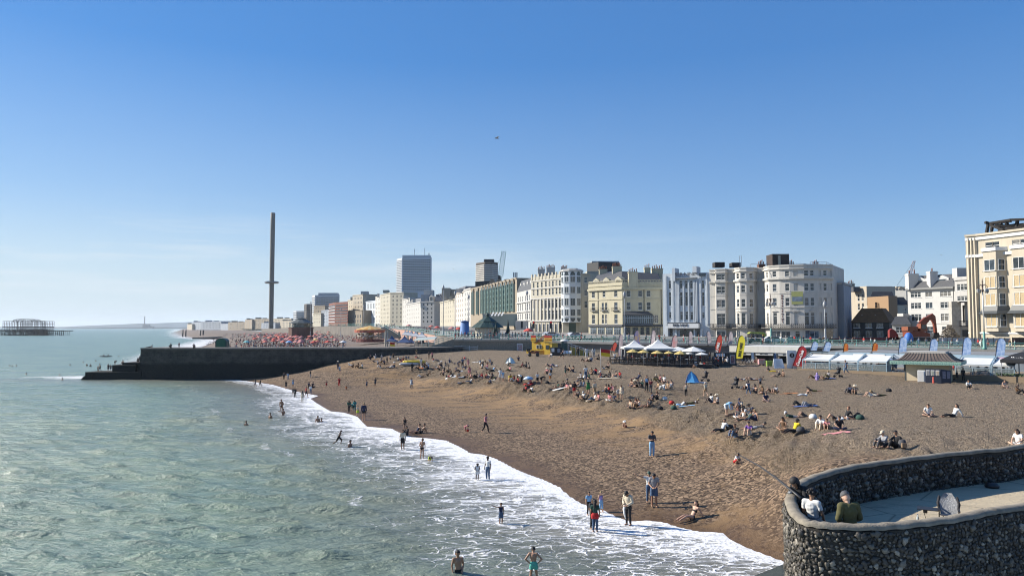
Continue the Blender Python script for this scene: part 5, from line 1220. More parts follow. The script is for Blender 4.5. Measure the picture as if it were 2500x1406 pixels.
def shelter():
 Y=174;x0,x1=PX(1150,Y),PX(1228,Y);z0=TZ;root=empty('shelter',((x0+x1)/2,Y+4,z0),0,'cream octagonal shelter with dark green tiered roof on the terrace','shelter');w=(x1-x0)/2;rot=math.pi/8
 GR=mat('dark green roofing',(.022,.045,.036),.5,.2,3);k=1/math.cos(rot)
 def lat(name,prof,m,parent=root):mb=MB();mb.lathe((0,0,0),[(r*k,z)for r,z in prof],8,False);o=mb.build(name,m,parent);o.rotation_euler.z=rot;return o
 h=ZT(799,Y)-z0;lat('wall',[(w*.78,0),(w*.78,h+.2)],PALE);r=lat('roof',[(w*1.03,h-.15),(w*1.03,h),(w*.62,h+1.15),(w*.58,h+1.15),(w*.58,h+1.45),(w*.12,h+2.6),(w*.12,h+2.9),(w*.16,h+2.95),(.02,h+3.6)],GR)
 rb=MB()
 for j in range(8):
  for t in(-.33,0,.33):
   a=2*math.pi*(j+.5)/8+t*.7;c=math.cos(t*.7);rb.bar((w*1.0*math.cos(a),w*1.0*math.sin(a),h+.08),(w*.62*math.cos(a),w*.62*math.sin(a),h+1.2),.07,.1)
 rb.build('ribs',mat('green batten',(.05,.11,.09),.5),r)
 for j in range(8):
  a=2*math.pi*(j+.5)/8+rot-math.pi/8
  if math.sin(a)>.5:continue
  fm,pm=window_mesh(1.8,1.5,'triple');o=inst('window',fm,root,(w*.79*math.cos(a),w*.79*math.sin(a),.9),a+math.pi/2);inst('pane',pm,o,m=GL[0])
shelter()
for px,Y,s in((1211,172,1.),(1240,180,1.15),(1207,171.5,.8)):
 x=PX(px,Y);r=empty('closed_parasol',(x,Y,TZ),0,{1211:'dark green furled parasol in front of the right side of the green roofed shelter',1240:'larger dark green furled parasol right of the green roofed shelter',1207:'small dark green furled parasol by the shelter wall'}[px],'parasol','furled terrace parasols')
 g=MB();g.lathe((0,0,0),[(.3,0),(.3,.1),(.04,.12),(.035,3.6*s)],8);g.build('pole',IRON,r);g=MB();g.lathe((0,0,.8*s),[(.3*s,0),(.42*s,.8*s),(.3*s,1.6*s),(.12*s,2.5*s),(.02,3.2*s)],9);g.build('canopy',mat('dark green canvas',(.015,.035,.03),.8),r)
def pavilion():
 Y=440;root=empty('pavilion',(PX(735,Y),Y,3.3),0,'round two storey pavilion with a grey green tiered roof on the far beach','pavilion');s=(PX(765,Y)-PX(708,Y))/2
 def lat(n,pr,m,k=12):g=MB();g.lathe((0,0,0),pr,k,False);return g.build(n,m,root)
 z=lambda py:ZT(py,Y)-3.3
 lat('ground_floor',[(s*1.05,-.5),(s*1.05,z(801)),(s*1.1,z(801)),(s*1.1,z(799))],mat('brown pavilion wall',(.12,.06,.045),.8));lat('glazing',[(s*.8,z(799)),(s*.8,z(789))],GL[3])
 for j in range(12):a=j*math.pi/6+.1;g=MB();g.tube([(s*.95*math.cos(a),s*.95*math.sin(a),z(799)),(s*.95*math.cos(a),s*.95*math.sin(a),z(788))],.12,5);g.build('column',IRON,root)
 lat('roof',[(s*1.05,z(789.5)),(s*1.05,z(788.5)),(s*.45,z(780)),(s*.4,z(780)),(s*.4,z(777.5)),(s*.1,z(775)),(.05,z(773))],mat('grey green roofing',(.075,.085,.08),.6,.15,1));lat('rail',[(s*1.1,z(797)),(s*1.1,z(796.4))],TEAL)
pavilion()
def carousel():
 Y=292;z0=4.6;root=empty('carousel',(PX(903.5,Y),Y,z0),0,'fairground carousel with an orange and cream striped conical roof','carousel');s=(PX(940,Y)-PX(867,Y))/2;z=lambda py:ZT(py,Y)-z0
 st,k,b=newmat('orange striped canvas');v=k.new('ShaderNodeTexCoord').outputs['Object'];sx=k.new('ShaderNodeSeparateXYZ');k.l.new(v,sx.inputs[0]);at2=k.math('ARCTAN2',sx.outputs[1],sx.outputs[0]);k.set(b.inputs['Base Color'],k.mix(k.math('GREATER_THAN',k.math('SINE',k.math('MULTIPLY',at2,12)),.2),(.55,.30,.06),(.58,.42,.16)))
 def lat(n,pr,m,par=root,kk=24):g=MB();g.lathe((0,0,0),pr,kk,False);return g.build(n,m,par)
 r=lat('roof',[(s,z(805.5)),(s*.86,z(803)),(s*.5,z(799.5)),(s*.2,z(796.5)),(.1,z(795))],st);fg=mat('carousel panels',(.35,.10,.06),.5,.6,.8)
 lat('rounding_board',[(s*1.01,z(812)),(s*1.03,z(805)),(s*.95,z(805))],fg);lat('platform',[(s*.92,-.2),(s*.92,z(829)),(s*.85,z(829))],mat('dark red boards',(.16,.035,.03),.6));lat('centre',[(s*.25,z(829)),(s*.25,z(806))],mat('gilded mirrors',(.40,.30,.15),.3,.5,1))
 pm=MB();pm.tube([(0,0,z(829)),(0,0,z(806))],.07,6);pmm=pm.mesh('post');pmm.materials.append(mat('brass',(.5,.36,.12),.3));hm=MB();hm.tube([(-.7,0,1.25),(-.3,0,1.3),(.3,0,1.3),(.6,0,1.55),(.85,0,2.0),(1.15,0,1.85)],[.12,.3,.28,.22,.16,.1],8)
 for lx in(-.45,.4):hm.tube([(lx,.12,1.2),(lx+.25,.12,.8),(lx+.05,.12,.5)],[.1,.07,.05],5)
 hmm=hm.mesh('horse');hmm.materials.append(mat('painted horse',(.5,.45,.38),.4))
 for j in range(14):a=j*2*math.pi/14;p=(s*.75*math.cos(a),s*.75*math.sin(a));inst('post',pmm,root,(p[0],p[1],0));inst('horse',hmm,root,(p[0],p[1],z(829)-.3),a+math.pi/2,sc=1.3)
 f=MB();
 for j in range(24):a=j*2*math.pi/24;a2=(j+1)*2*math.pi/24;f.bar((s*1.15*math.cos(a),s*1.15*math.sin(a),1.1),(s*1.15*math.cos(a2),s*1.15*math.sin(a2),1.1),.12);f.bar((s*1.15*math.cos(a),s*1.15*math.sin(a),0),(s*1.15*math.cos(a),s*1.15*math.sin(a),1.1),.12)
 f.build('fence',fg,root)
carousel()
CANV=mat('white canvas',(.62,.62,.60),.8,.05,2);CANVB=mat('dark blue canvas',(.04,.075,.17),.8,.1,2)
def peak_tent(px,py_peak,py_eave,w_px,Y,z0,label,m,sides=4,name='peaked_tent',grp=None,valance=None,pole=True):
 r=empty(name,(PX(px,Y),Y,z0),0,label,'tent',grp);w=w_px/F*Y/2;ze,zp=ZT(py_eave,Y)-z0,ZT(py_peak,Y)-z0;h=zp-ze;g=MB();kk=1/math.cos(math.pi/sides)
 g.lathe((0,0,0),[(w*kk,ze-.25),(w*kk,ze),(w*.62*kk,ze+h*.22),(w*.33*kk,ze+h*.48),(w*.12*kk,ze+h*.8),(.06,zp)],sides,False);o=g.build('canopy',m,r);o.rotation_euler.z=math.pi/sides
 if pole:
  for sx in(-1,1):
   for sy in(-1,1):g=MB();g.tube([(sx*w*.93,sy*w*.93,-.3),(sx*w*.93,sy*w*.93,ze)],.06,6);g.build('leg',GREYM,r)
 return r
peak_tent(1548,830,847.5,58,124,4.0,'white peaked marquee behind the blue feather banner',CANV,grp='white marquees at the beach cafe');peak_tent(1606,828,849.5,70,122,4.0,'larger white peaked marquee right of the blue feather banner',CANV,grp='white marquees at the beach cafe')
for i,(px,pk,ev,w,Y,lab)in enumerate(((990,806,816,16,285,'leftmost'),(997,806,817,16,282,'second'),(1004,807,818,17,279,'third'),(1015,808,820,22,272,'fourth and broader'),(1030,809,822,24,262,'rightmost and broadest'))):peak_tent(px,pk,ev,w,Y,4.6,lab+' white sail tent of the row below the rising street',CANV,grp='white sail tents')
for px,pk,ev,w,Y,lab in((957,819,832,26,250,'left dark blue peaked tent beside the cream masts'),(988,819,835,34,235,'middle and larger dark blue peaked tent behind the red and yellow flag'),(1003,824,836,22,238,'right small dark blue peaked tent')):peak_tent(px,pk,ev,w,Y,4.6,lab,CANVB,grp='dark blue tents')
def flat_roof_stall():
 r=empty('stall',(PX(1035,215),215,4.7),0,'long low stall with a flat grey green roof behind the groyne stairs','stall');g=MB()
 def q(px,py,Y):p=at(px,py,Y)-r.location;return(p.x,p.y,p.z)
 g.slab([q(1010,832,212),q(1062,829,205),q(1068,824,225),q(1022,826,228)],.3,(0,0,1));g.build('roof',mat('grey green sheet',(.33,.38,.36),.6),r)
 for px,Y in((1012,212),(1030,209),(1046,207),(1061,205)):g=MB();p=q(px,831,Y);g.tube([(p[0],p[1],-.2),p],.1,6);g.build('post',GREYM,r)
 g=MB();a,c=q(1012,832,213),q(1062,831,206);g.slab([(a[0],a[1],0),(c[0],c[1],0),(c[0],c[1],1.2),(a[0],a[1],1.2)],.2,(0,1,0));g.build('counter',mat('dark stall front',(.05,.05,.055),.8),r)
flat_roof_stall()
def parasol(px,py_top,py_eave,w_px,Y,z0,label,m,sides=8,grp=None,name='parasol'):
 r=empty(name,(PX(px,Y),Y,z0),0,label,'parasol',grp);w=w_px/F*Y/2;ze,zp=ZT(py_eave,Y)-z0,ZT(py_top,Y)-z0
 g=MB();kk=1/math.cos(math.pi/sides);g.lathe((0,0,0),[(w*kk*.99,ze-.06),(w*kk,ze),(w*.55*kk,ze+(zp-ze)*.52),(.04,zp)],sides,False);c=g.build('canopy',m,r);c.rotation_euler.z=math.pi/sides
 g=MB();g.tube([(0,0,-.2),(0,0,zp+.12)],.035,6);g.build('pole',GREYM,r);return r
YC=mat('yellow canvas',(.50,.38,.13),.8,.06,2);GC=mat('green canvas',(.04,.13,.09),.8)
for px,t,e,w,Y,lab,m in((1544,852,859,28,119,'leftmost yellow parasol under the first white marquee',YC),(1570,854,860,27,117,'second yellow parasol right of the blue feather banner',YC),(1604,855.5,862,28,116,'middle yellow parasol left of the pink feather banner',YC),(1632,857,862,22,116,'yellow parasol half hidden behind the pink feather banner',YC),(1660,856,863.5,28,115,'rightmost yellow parasol right of the pink feather banner',YC),
(1655,846.5,855.5,60,121,'wide white parasol right of the pink feather banner',CANV),(1692,846,857,56,119,'wide white parasol above the last yellow parasol',CANV),(1683,858,863,22,118,'small grey white parasol under the wide white ones',CANV),(1712,860,865,30,117,'grey white parasol left of the red hire banner',CANV),(1572,851,856,34,124,'dark green parasol behind the second yellow one',GC),(1722,851,857,50,125,'dark green parasol left of the red hire banner',GC)):
 parasol(px,t,e,w,Y,4.3,lab,m,grp='cafe parasols')
DARKT=mat('dark stained timber',(.028,.024,.022),.8,.3,3)
def cafe_deck():
 A,B_=Vector((PX(1490,119),119)),Vector((PX(1738,114),114));r=empty('cafe_deck',(A.x,A.y,4.0),math.atan2(B_.y-A.y,B_.x-A.x),'long black timber cafe deck below the white marquees','deck');L=(B_-A).length
 g=MB();g.box(0,L,0,9,-.8,.35);g.build('platform',DARKT,r)
 g=MB();n=22
 for k in range(n+1):g.box(L*k/n-.05,L*k/n+.05,.02,.12,.35,1.3)
 for z in(.55,.8,1.05,1.25):g.box(0,L,.04,.09,z,z+.09)
 g.build('rail',DARKT,r)
 g=MB();g.box(0,L,9.2,9.5,-.8,2.7);g.build('backdrop_wall',mat('dark cafe front',(.05,.05,.052),.8,.3,1),r)  # backdrop wall in one near-black tone
 tb=MB();tb.lathe((0,0,0),[(.25,0),(.04,.05),(.04,.7),(.4,.72),(.4,.75)],10);tm=tb.mesh('cafe_table');tm.materials.append(WHITE);
 for k in range(12):
  o=inst('cafe_table',tm,None,(A.x+(B_.x-A.x)*(k+.5)/12,A.y+(B_.y-A.y)*(k+.5)/12+2+(k%3),4.35));tag(o,'small round white table on the black cafe deck under the parasols','table','tables on the black deck')
 c=MB();c.box(-.22,.22,-.22,.22,.42,.46);c.box(-.22,.22,.18,.22,.46,.9)
 for sx in(-1,1):
  for sy in(-1,1):c.bar((sx*.2,sy*.2,0),(sx*.2,sy*.2,.44),.035)
 cm_=c.mesh('cafe_chair');cm_.materials.append(DARKT)
 for k in range(24):
  t=(k//2+.5)/12;s=1 if k%2 else-1
  o=inst('cafe_chair',cm_,None,(A.x+(B_.x-A.x)*t+s*.75,A.y+(B_.y-A.y)*t+2+((k//2)%3),4.35),s*1.57);tag(o,'dark chair beside a small white table on the black cafe deck','chair','chairs on the black deck')
cafe_deck()
# ---------------------------------------------------------------- feather banners
def printed(name,c1,c2,sc=1.2):
 key=('pr',name)
 if key in MATS:return MATS[key]
 m,k,b=newmat(name);v=k.new('ShaderNodeTexCoord').outputs['Object'];k.set(b.inputs['Base Color'],k.mix(k.rng(k.noise(v,sc,4,.6),.42,.6),c1,c2));b.inputs['Roughness'].default_value=.75;MATS[key]=m;return m
def feather(pxb,pyb,pxt,pyt,wpx,m,label,txt=None,tcol=None,tsize=.5,base=None,shear=0.,Y=None,spacing=1.,gap=.1):
 p=gnd(pxb,base or pyb)if Y is None else at(pxb,pyb,Y);Y=p.y;a,t=at(pxb,pyb,Y),at(pxt,pyt,Y);H=(t-a).length;w=wpx/F*Y/.84;lean=math.atan2(t.x-a.x,t.z-a.z)
 r=empty('feather_banner',p,R(-33),label,'banner','feather banners');zo=a.z-p.z
 tilt=empty('x',(0,0,0));bpy.data.objects.remove(tilt)
 def q(u,h):return(u*math.cos(lean)+h*math.sin(lean),0,zo+h*math.cos(lean)-u*math.sin(lean))
 pts=[q(-w/2,H*gap),q(w/2,H*gap+w*.3),q(w/2,H*.72),q(w*.42,H*.85),q(w*.2,H*.95),q(-w*.05,H),q(-w*.3,H*.97),q(-w*.46,H*.88),q(-w/2,H*.7)]
 g=MB();g.slab(pts,.03,(0,1,0));g.build('sail',m,r)
 g=MB();g.tube([(q(-w/2,-.0)[0],.015,-.1),q(-w/2,H*.7),q(-w*.47,H*.88),q(-w*.3,H*.975),q(-w*.05,H*1.005)],.035,6);g.lathe((q(-w/2,0)[0],0,-.05),[(.25,0),(.25,.1),(.05,.13)],8);g.build('pole',IRON,r)
 if txt:
  o=text(txt,tsize,tcol,r,q(w*.02,H*.47),spacing=spacing,shear=shear,bold=.02,extrude=.008);o.rotation_mode='QUATERNION'
  o.rotation_quaternion=(Matrix.Rotation(lean,4,'Y')@Matrix.Rotation(-R(90),4,'Y')@Matrix.Rotation(R(90),4,'X')).to_quaternion();o.location.y=-.035
 return r
RED=mat('red banner',(.42,.045,.025),.7,.05);YELB=mat('yellow banner',(.62,.55,.03),.7,.05);CRIM=mat('crimson banner',(.30,.008,.015),.7,.05);LBL=printed('pale blue banner',(.22,.34,.56),(.45,.55,.70),2.5);PNK=printed('pink food banner',(.50,.22,.22),(.40,.36,.36),1.5);GRP=printed('grey pink banner',(.30,.24,.25),(.48,.42,.42),1.5);BLUB=printed('blue and gold banner',(.05,.08,.30),(.32,.22,.06),.6);ORG=printed('orange flame banner',(.60,.22,.02),(.35,.03,.01),1.)
WT=mat('white lettering',(.75,.75,.73),.6,.03);BK=mat('black lettering',(.015,.015,.015),.6,.03)
feather(1744,884,1760,817,13,RED,'red feather banner with white hire lettering beside the black board unit','BIKE HIRE',WT,.56,884);feather(1802,884,1813,819,15,YELB,'bright yellow feather banner with black hire lettering','BIKE HIRE',BK,.56,884)
feather(1944,900,1962,845,18,CRIM,'crimson feather banner with white script at the left end of the awnings','Coca-Cola',WT,.58,900,.35,gap=.06)
feather(1513,876,1517,815,9,GRP,'grey pink feather banner left of the first white marquee',base=877);feather(1552,872,1557,806,14,BLUB,'blue and gold feather banner in front of the first white marquee',base=877);feather(1592,852,1597,805,9,GRP,'grey pink feather banner between the two white marquees',Y=123);feather(1640,877,1650,818,12,PNK,'pink feather banner with food picture in front of the larger marquee',base=878)
feather(1686,843,1686,808,8,GRP,'grey feather banner behind the railing below the art deco front',Y=126);feather(1733,843,1729,808,8,GRP,'grey feather banner behind the red hire banner',Y=126);feather(1781,845,1785,809,9,GRP,'grey feather banner between the red and yellow hire banners',Y=126)
for pxb,pyb,pxt,pyt,w,Y,lab in((1984,860,1992,834,12,118,'pale blue feather banner just right of the crimson one'),(2014,862,2024,835,13,117,'pale blue feather banner second from the crimson one'),(2202,866,2206,822,14,108,'pale blue feather banner over the left end of the kiosk roof'),(2277,866,2281,827,14,106,'pale blue feather banner over the right end of the kiosk roof'),(2358,874,2362,823,15,104,'pale blue feather banner above the right white awning'),(2440,876,2445,825,15,102,'rightmost pale blue feather banner near the black gazebo')):feather(pxb,pyb,pxt,pyt,w,LBL,lab,Y=Y)
feather(2064,861,2066,838,9,ORG,'small orange feather banner over the white awnings on the left',Y=112);feather(2134,861,2138,837,10,ORG,'small orange feather banner over the white awnings on the right',Y=110)
feather(1494,860,1505,836,9,RED,'short red feather banner tilting beside the lifeguard flag',base=876)
# ---------------------------------------------------------------- white bike shop row
def bikeshop():
 A,B_=Vector((PX(1786,130.5),130.5)),Vector((PX(1950,123),123));e=(B_-A).normalized();L=(B_-A).length;zb=3.6;r=empty('shop_row',(A.x,A.y,zb),math.atan2(e.y,e.x),'row of three white fronted hire shops under the promenade','shop');H=ZT(849,127)-zb;SH=mat('white shop front',(.56,.55,.51),.8,.06,.8,stain=.3)
 g=MB();g.box(-.3,L+.4,.31,12,H-.02,H+.2);g.box(-.4,L+.5,-.15,.3,H-.8,H+.25);g.build('fascia',SH,r)
 def u(px):d=ray(px,870);d=Vector((d.x/d.y,1));den=d.x*e.y-d.y*e.x;q=(A.x*e.y-A.y*e.x)/den;return(d*q-A).dot(e)
 for a,c in((1786,1789.5),(1835,1841),(1889.5,1896),(1946,1951)):g=MB();g.box(u(a),u(c),-.1,.6,-.6,H-.81);g.build('pier',SH,r)
 for a,c in((1789.5,1835),(1841,1889.5),(1896,1946)):
  g=MB();g.box(u(a)+.004,u(c)-.004,1.2,1.4,-.6,H-.82);g.build('shade_panel',mat('painted shop shade',(.012,.013,.015),.8),r)  # black panel paints the shade inside each shop opening
  g=MB();g.box(u(a)+.15,u(c)-.15,.0,.1,H-1.28,H-.86);s_=g.build('sign_board',mat('pale sign board',(.42,.43,.43),.6),r);text('BIKE HIRE',.32,BK,s_,(u((a+c)/2),-.02,H-1.07),extrude=.008)
 for px in(1838,1893):
  g=MB();g.box(u(px)-.2,u(px)+.2,-.14,-.105,.9,2.1);g.build('blue_sign',mat('blue notice',(.05,.10,.2),.6,.4,6),r)
bikeshop()
def bicycle(px,py,label,c,rz=0.):
 p=gnd(px,py);r=empty('bicycle',p,rz,label,'bicycle','hire bicycles outside the white shops')
 wm=MB();n=14
 for k in range(n):
  a,b=2*math.pi*k/n,2*math.pi*(k+1)/n;wm.bar((.33*math.cos(a),0,.33*math.sin(a)),(.33*math.cos(b),0,.33*math.sin(b)),.045)
 for k in range(6):a=math.pi*k/6;wm.bar((.33*math.cos(a),0,.33*math.sin(a)),(-.33*math.cos(a),0,-.33*math.sin(a)),.008)
 me=wm.mesh('wheel');me.materials.append(IRON)
 for x in(-.52,.52):inst('wheel',me,r,(x,0,.35))
 f=MB()
 for a,b in(((-.52,.35),(-.12,.35)),((-.12,.35),(-.2,.85)),((-.52,.35),(-.18,.75)),((-.12,.35),(.38,.8)),((-.18,.78),(.36,.88)),((.36,.95),(.52,.35)),((.36,.95),(.32,1.05))):f.bar((a[0],0,a[1]),(b[0],0,b[1]),.035)
 f.build('frame',c,r);s_=MB();s_.box(-.32,-.08,-.07,.07,.86,.93);s_.build('saddle',IRON,r);h=MB();h.tube([(.2,-.28,1.07),(.32,0,1.05),(.2,.28,1.07)],.018,6);h.build('handlebar',IRON,r)
for px,py,lab,c in((1816,889,'blue hire bicycle left of the first shop opening',CANVB),(1824,889.5,'grey hire bicycle second from the yellow banner',GREYM),(1832,890,'white hire bicycle by the first white pier',WHITE),(1846,890.5,'red hire bicycle right of the first white pier',RED),(1884,891,'black hire bicycle behind the green box',IRON)):bicycle(px,py,lab,c,.2)
def simple(name,label,cat,loc,parts,rz=0.,group=None):
 """a thing made of named parts: (part name, MB, material)"""
 r=empty(name,loc,rz,label,cat,group)
 for n,mb,m in parts:mb.build(n,m,r)
 return r
def bx(*a):return MB().box(*a)
def on(px,py):return gnd(px,py)
def boards():
 p=on(1903,899);g=MB();g.add([(-.85,0,0),(.85,0,0),(.7,.5,1.45),(-.7,.5,1.45),(-.85,.06,0),(.85,.06,0),(.7,.56,1.45),(-.7,.56,1.45)],[(0,1,2,3),(7,6,5,4),(0,4,5,1),(1,5,6,2),(2,6,7,3),(3,7,4,0)]);h=MB();h.bar((-.7,1.0,0),(-.65,.55,1.4),.06);h.bar((.7,1.0,0),(.65,.55,1.4),.06);t=MB()
 for k in range(6):t.slab([(-.4,.12+.055*k,.36+.16*k),(.4-.1*(k%3),.12+.055*k,.36+.16*k),(.4-.1*(k%3),.13+.055*k,.4+.16*k),(-.4,.13+.055*k,.4+.16*k)],.02,(0,-1,0))
 simple('menu_board','white sandwich board standing on the shingle before the third shop','sign',p,[('board',g,WT),('leg',h,GREYM),('printing',t,GREYM)],.1)
 p=on(1934,899);g=MB();g.slab([(-.75,0,0),(.75,0,0),(.75,0,2.6),(.5,0,2.75),(-.75,0,2.75)],.12,(0,1,0));i=MB();i.lathe((0,0,0),[(.36,0),(.36,.05)],20);r=simple('information_sign','tall white sign with a round black information symbol beside the crimson banner','sign',p,[('panel',g,WT)])
 o=i.build('disc',BK,r);o.location=(0,-.0,2.0);o.rotation_euler=(R(90),0,0);text('i',.55,WT,r,(0,-.07,2.0),extrude=.008,bold=.03)
 p=on(1777,893);b=MB().box(-2.2,1.4,0,1.6,0,2.1);r=simple('board_unit','black wooden kiosk unit with framed picture and white notices beside the red hire banner','kiosk',p,[('body',b,mat('black painted board',(.03,.032,.034),.7,.15,2))]);g=MB().box(.35,1.15,-.06,-.003,.35,1.7);f=g.build('picture_frame',WT,r);g=MB().box(.42,1.08,-.09,-.062,.42,1.63);g.build('print',printed('poster art',(.35,.15,.12),(.05,.06,.1),5),f)
 for k in range(4):g=MB().box(-1.9+.38*k,-1.6+.38*k,-.05,-.003,1.5,1.95);g.build('notice',WT,r)
 p=on(1751,889);simple('cooler_cabinet','white cabinet left of the black unit with the framed picture','cabinet',p,[('body',MB().box(-.55,.45,0,.9,0,1.7),WT),('door',MB().box(-.5,.4,-.06,-.003,.1,1.6),CANV)])
 p=on(1861,893);simple('cargo_box','pink and white cargo box on wheels before the second shop','box',p,[('body',MB().box(-.5,.5,0,.7,.25,1.05),PNK),('wheel',MB().lathe((-.3,.35,.0),[(.16,0),(.16,.25)],8),IRON),('wheel',MB().lathe((.3,.35,.0),[(.16,0),(.16,.25)],8),IRON)])
 p=on(1880,894);simple('crate','lime green slatted crate before the second shop','crate',p,[('body',MB().box(-.45,.45,0,.6,0,.8),mat('lime green',(.18,.27,.05),.6)),('rim',MB().box(-.48,.48,-.03,.63,.8,.88),mat('lime rim',(.22,.33,.07),.6))])
boards()
# ---------------------------------------------------------------- awning cafes on the right
BLUEP=mat('pale blue posts',(.25,.34,.40),.5,.08,3);PLANK,_k,_b=newmat('deck planks')
_v=_k.new('ShaderNodeTexCoord').outputs['Object'];_s=_k.new('ShaderNodeSeparateXYZ');_k.l.new(_v,_s.inputs[0]);_w=_k.math('FRACT',_k.math('MULTIPLY',_s.outputs[2],4.2))
_k.set(_b.inputs['Base Color'],_k.mix(_k.rng(_w,.0,.12,.75,0),_k.mix(_k.noise(_k.map(_v,(1,1,6)),1.2,5,.65),(.19,.135,.085),(.32,.245,.16)),(.05,.035,.025)));_b.inputs['Roughness'].default_value=.85
FURN=mat('dark cafe furniture',(.035,.036,.04),.6,.3,3)
def awning_cafe():
 A,B_=Vector((PX(1945,112),112)),Vector((PX(2560,91),91));e=(B_-A).normalized();n=Vector((-e.y,e.x));L=(B_-A).length;rz=math.atan2(e.y,e.x);zb=3.0
 r=empty('boardwalk',(A.x,A.y,zb),rz,'long pale plank boardwalk carrying the white awning cafes','boardwalk');g=MB();g.box(0,L,0,13,-.6,.85);g.build('platform',PLANK,r)
 g=MB();g.box(0,L,13,13.4,-.6,3.1);g.build('back_wall',mat('blue grey shop backs',(.17,.20,.23),.7,.35,.5),r);g=MB();g.box(L*.04,L,12.7,12.98,2.35,3.05);g.build('fascia',mat('light blue fascia',(.30,.42,.52),.6,.1,.4),r);g=MB();g.box(L*.13,L*.28,12.5,12.68,2.5,2.85);g.build('fascia_strip',WT,r)
 g=MB();g.box(0,L,13.4,26,3.0,3.2);g.build('roof',mat('grey flat roof',(.21,.215,.22),.8,.1,.3),r)
 def u_of(px):d=ray(px,880);d=Vector((d.x/d.y,1));den=d.x*e.y-d.y*e.x;q=(A.x*e.y-A.y*e.x)/den;return(d*q-A).dot(e)
 red=MB().box(u_of(2070),u_of(2096),12.3,12.5,2.0,2.5);o=red.build('red_sign',RED,r)
 for px,txt,c,w in((2195,'PIER',mat('pale sign',(.50,.55,.6),.5),3.4),(2462,'GELATO',mat('pink sign',(.50,.30,.40),.6),4.2)):
  u=u_of(px);g=MB().box(u-w/2,u+w/2,3.6,3.75,2.35,3.15);s_=g.build('shop_sign',c,r);text(txt,.62,mat('navy lettering',(.03,.035,.09),.6),s_,(u+(.5 if txt=='PIER' else-.2),3.57,2.72),extrude=.01)
 def bay(name,px0,px1,lab,front=.25,dep=3.4,cnt=2):
  u0,u1=u_of(px0),u_of(px1);p=A+e*u0;q=empty(name,(p.x,p.y,zb+.85),rz,lab,'awning','white awnings over the boardwalk tables');W_=u1-u0
  zf,zk=1.36,2.1;g=MB();k_=6;vs=[]
  for j in range(k_+1):
   t=j/k_;z=zf+(zk-zf)*t-.04*math.sin(math.pi*t);vs+=[(0.04,front+dep*t,z),(W_-.04,front+dep*t,z),(0.04,front+dep*t,z+.03),(W_-.04,front+dep*t,z+.03)]
  fs=[]
  for j in range(k_):a=4*j;c=a+4;fs+=[(a,a+1,c+1,c),(a+2,c+2,c+3,a+3),(a,c,c+2,a+2),(a+1,a+3,c+3,c+1)]
  g.add(vs,fs+[(0,2,3,1)]);g.build('canopy',mat('bright awning canvas',(.58,.58,.56),.8,.03,1),q)
  g=MB();g.box(.03,W_-.03,front-.02,front+.0,zf-.16,zf+.02);g.build('valance',CANV,q)
  for u in(0,W_):
   for d in(front,front+dep):g=MB();g.box(u-.06,u+.06,d-.06,d+.06,0,(zf if d==front else zk+.3));g.build('post',BLUEP,q)
   g=MB();g.bar((u,front,zf),(u,front+dep,zk+.25),.09);g.build('rafter',BLUEP,q)
  g=MB();g.bar((0,front,zf),(W_,front,zf),.07);g.bar((0,front+dep,zk+.28),(W_,front+dep,zk+.28),.09);g.build('beam',BLUEP,q)
  g=MB();
  for k_ in range(cnt+1):u=W_*k_/cnt;g.box(u-.04,u+.04,front-.1,front-.02,0,.95)
  g.bar((0,front-.06,.93),(W_,front-.06,.93),.06);g.build('rail',BLUEP,q)
  gm=newmat('screen glass')if 'screen' not in MATS else None
  if gm:MATS['screen']=gm[0];gm[2].inputs['Base Color'].default_value=(.30,.36,.38,1);gm[2].inputs['Roughness'].default_value=.1;gm[2].inputs['Alpha'].default_value=.28
  g=MB();g.box(.05,W_-.05,front-.07,front-.05,.05,.9);g.build('glass_screen',MATS['screen'],q)
  for k_ in range(cnt):
   for dd in(1.0,2.5):
    u=W_*(k_+.5)/cnt;c=p+e*u+n*(front+dd);t=empty('picnic_table',(c.x,c.y,zb+.85),rz,'dark picnic table with benches under a white boardwalk awning','table','tables under the white awnings')
    g=MB();g.box(-.8,.8,-.35,.35,.7,.75);g.build('tabletop',FURN,t)
    for s in(-1,1):g=MB();g.box(-.8,.8,s*.65-.13,s*.65+.13,.42,.47);g.build('bench',FURN,t);g=MB();g.bar((s*.6,-.6,0),(s*.6,.25,.7),.07);g.bar((s*.6,.6,0),(s*.6,-.25,.7),.07);g.build('leg',FURN,t)
 bay('awning',1958,2023,'leftmost white awning beside the crimson banner');bay('awning',2025,2092,'second white awning on the boardwalk');bay('awning',2094,2163,'third white awning left of the leaning deck boards');bay('awning',2332,2416,'white awning right of the kiosk roof');bay('awning',2420,2475,'rightmost white awning behind the black gazebo',cnt=1)
 # wind screens and low blue umbrellas further back
 for i,(px,d,lab)in enumerate(((2050,6.5,'pale blue striped parasol behind the second awning'),(2120,7,'pale blue striped parasol behind the third awning'),(2330,5.2,'low pale blue parasol right of the kiosk wall'),(2365,6,'low pale blue parasol under the right awning'),(2400,5.4,'low pale blue parasol right end of the right awning'),(2432,5.5,'low white parasol left of the black gazebo'))):
  c=A+e*u_of(px)+n*d;q=empty('parasol',(c.x,c.y,zb+.85),0,lab,'parasol','boardwalk parasols');g=MB();g.lathe((0,0,0),[(1.5,1.4),(1.52,1.46),(.7,1.7),(.04,1.95)],8,False);g.build('canopy',printed('blue striped canvas',(.42,.52,.66),(.62,.64,.66),2),q);g=MB();g.tube([(0,0,0),(0,0,2.0)],.03,6);g.build('pole',GREYM,q)
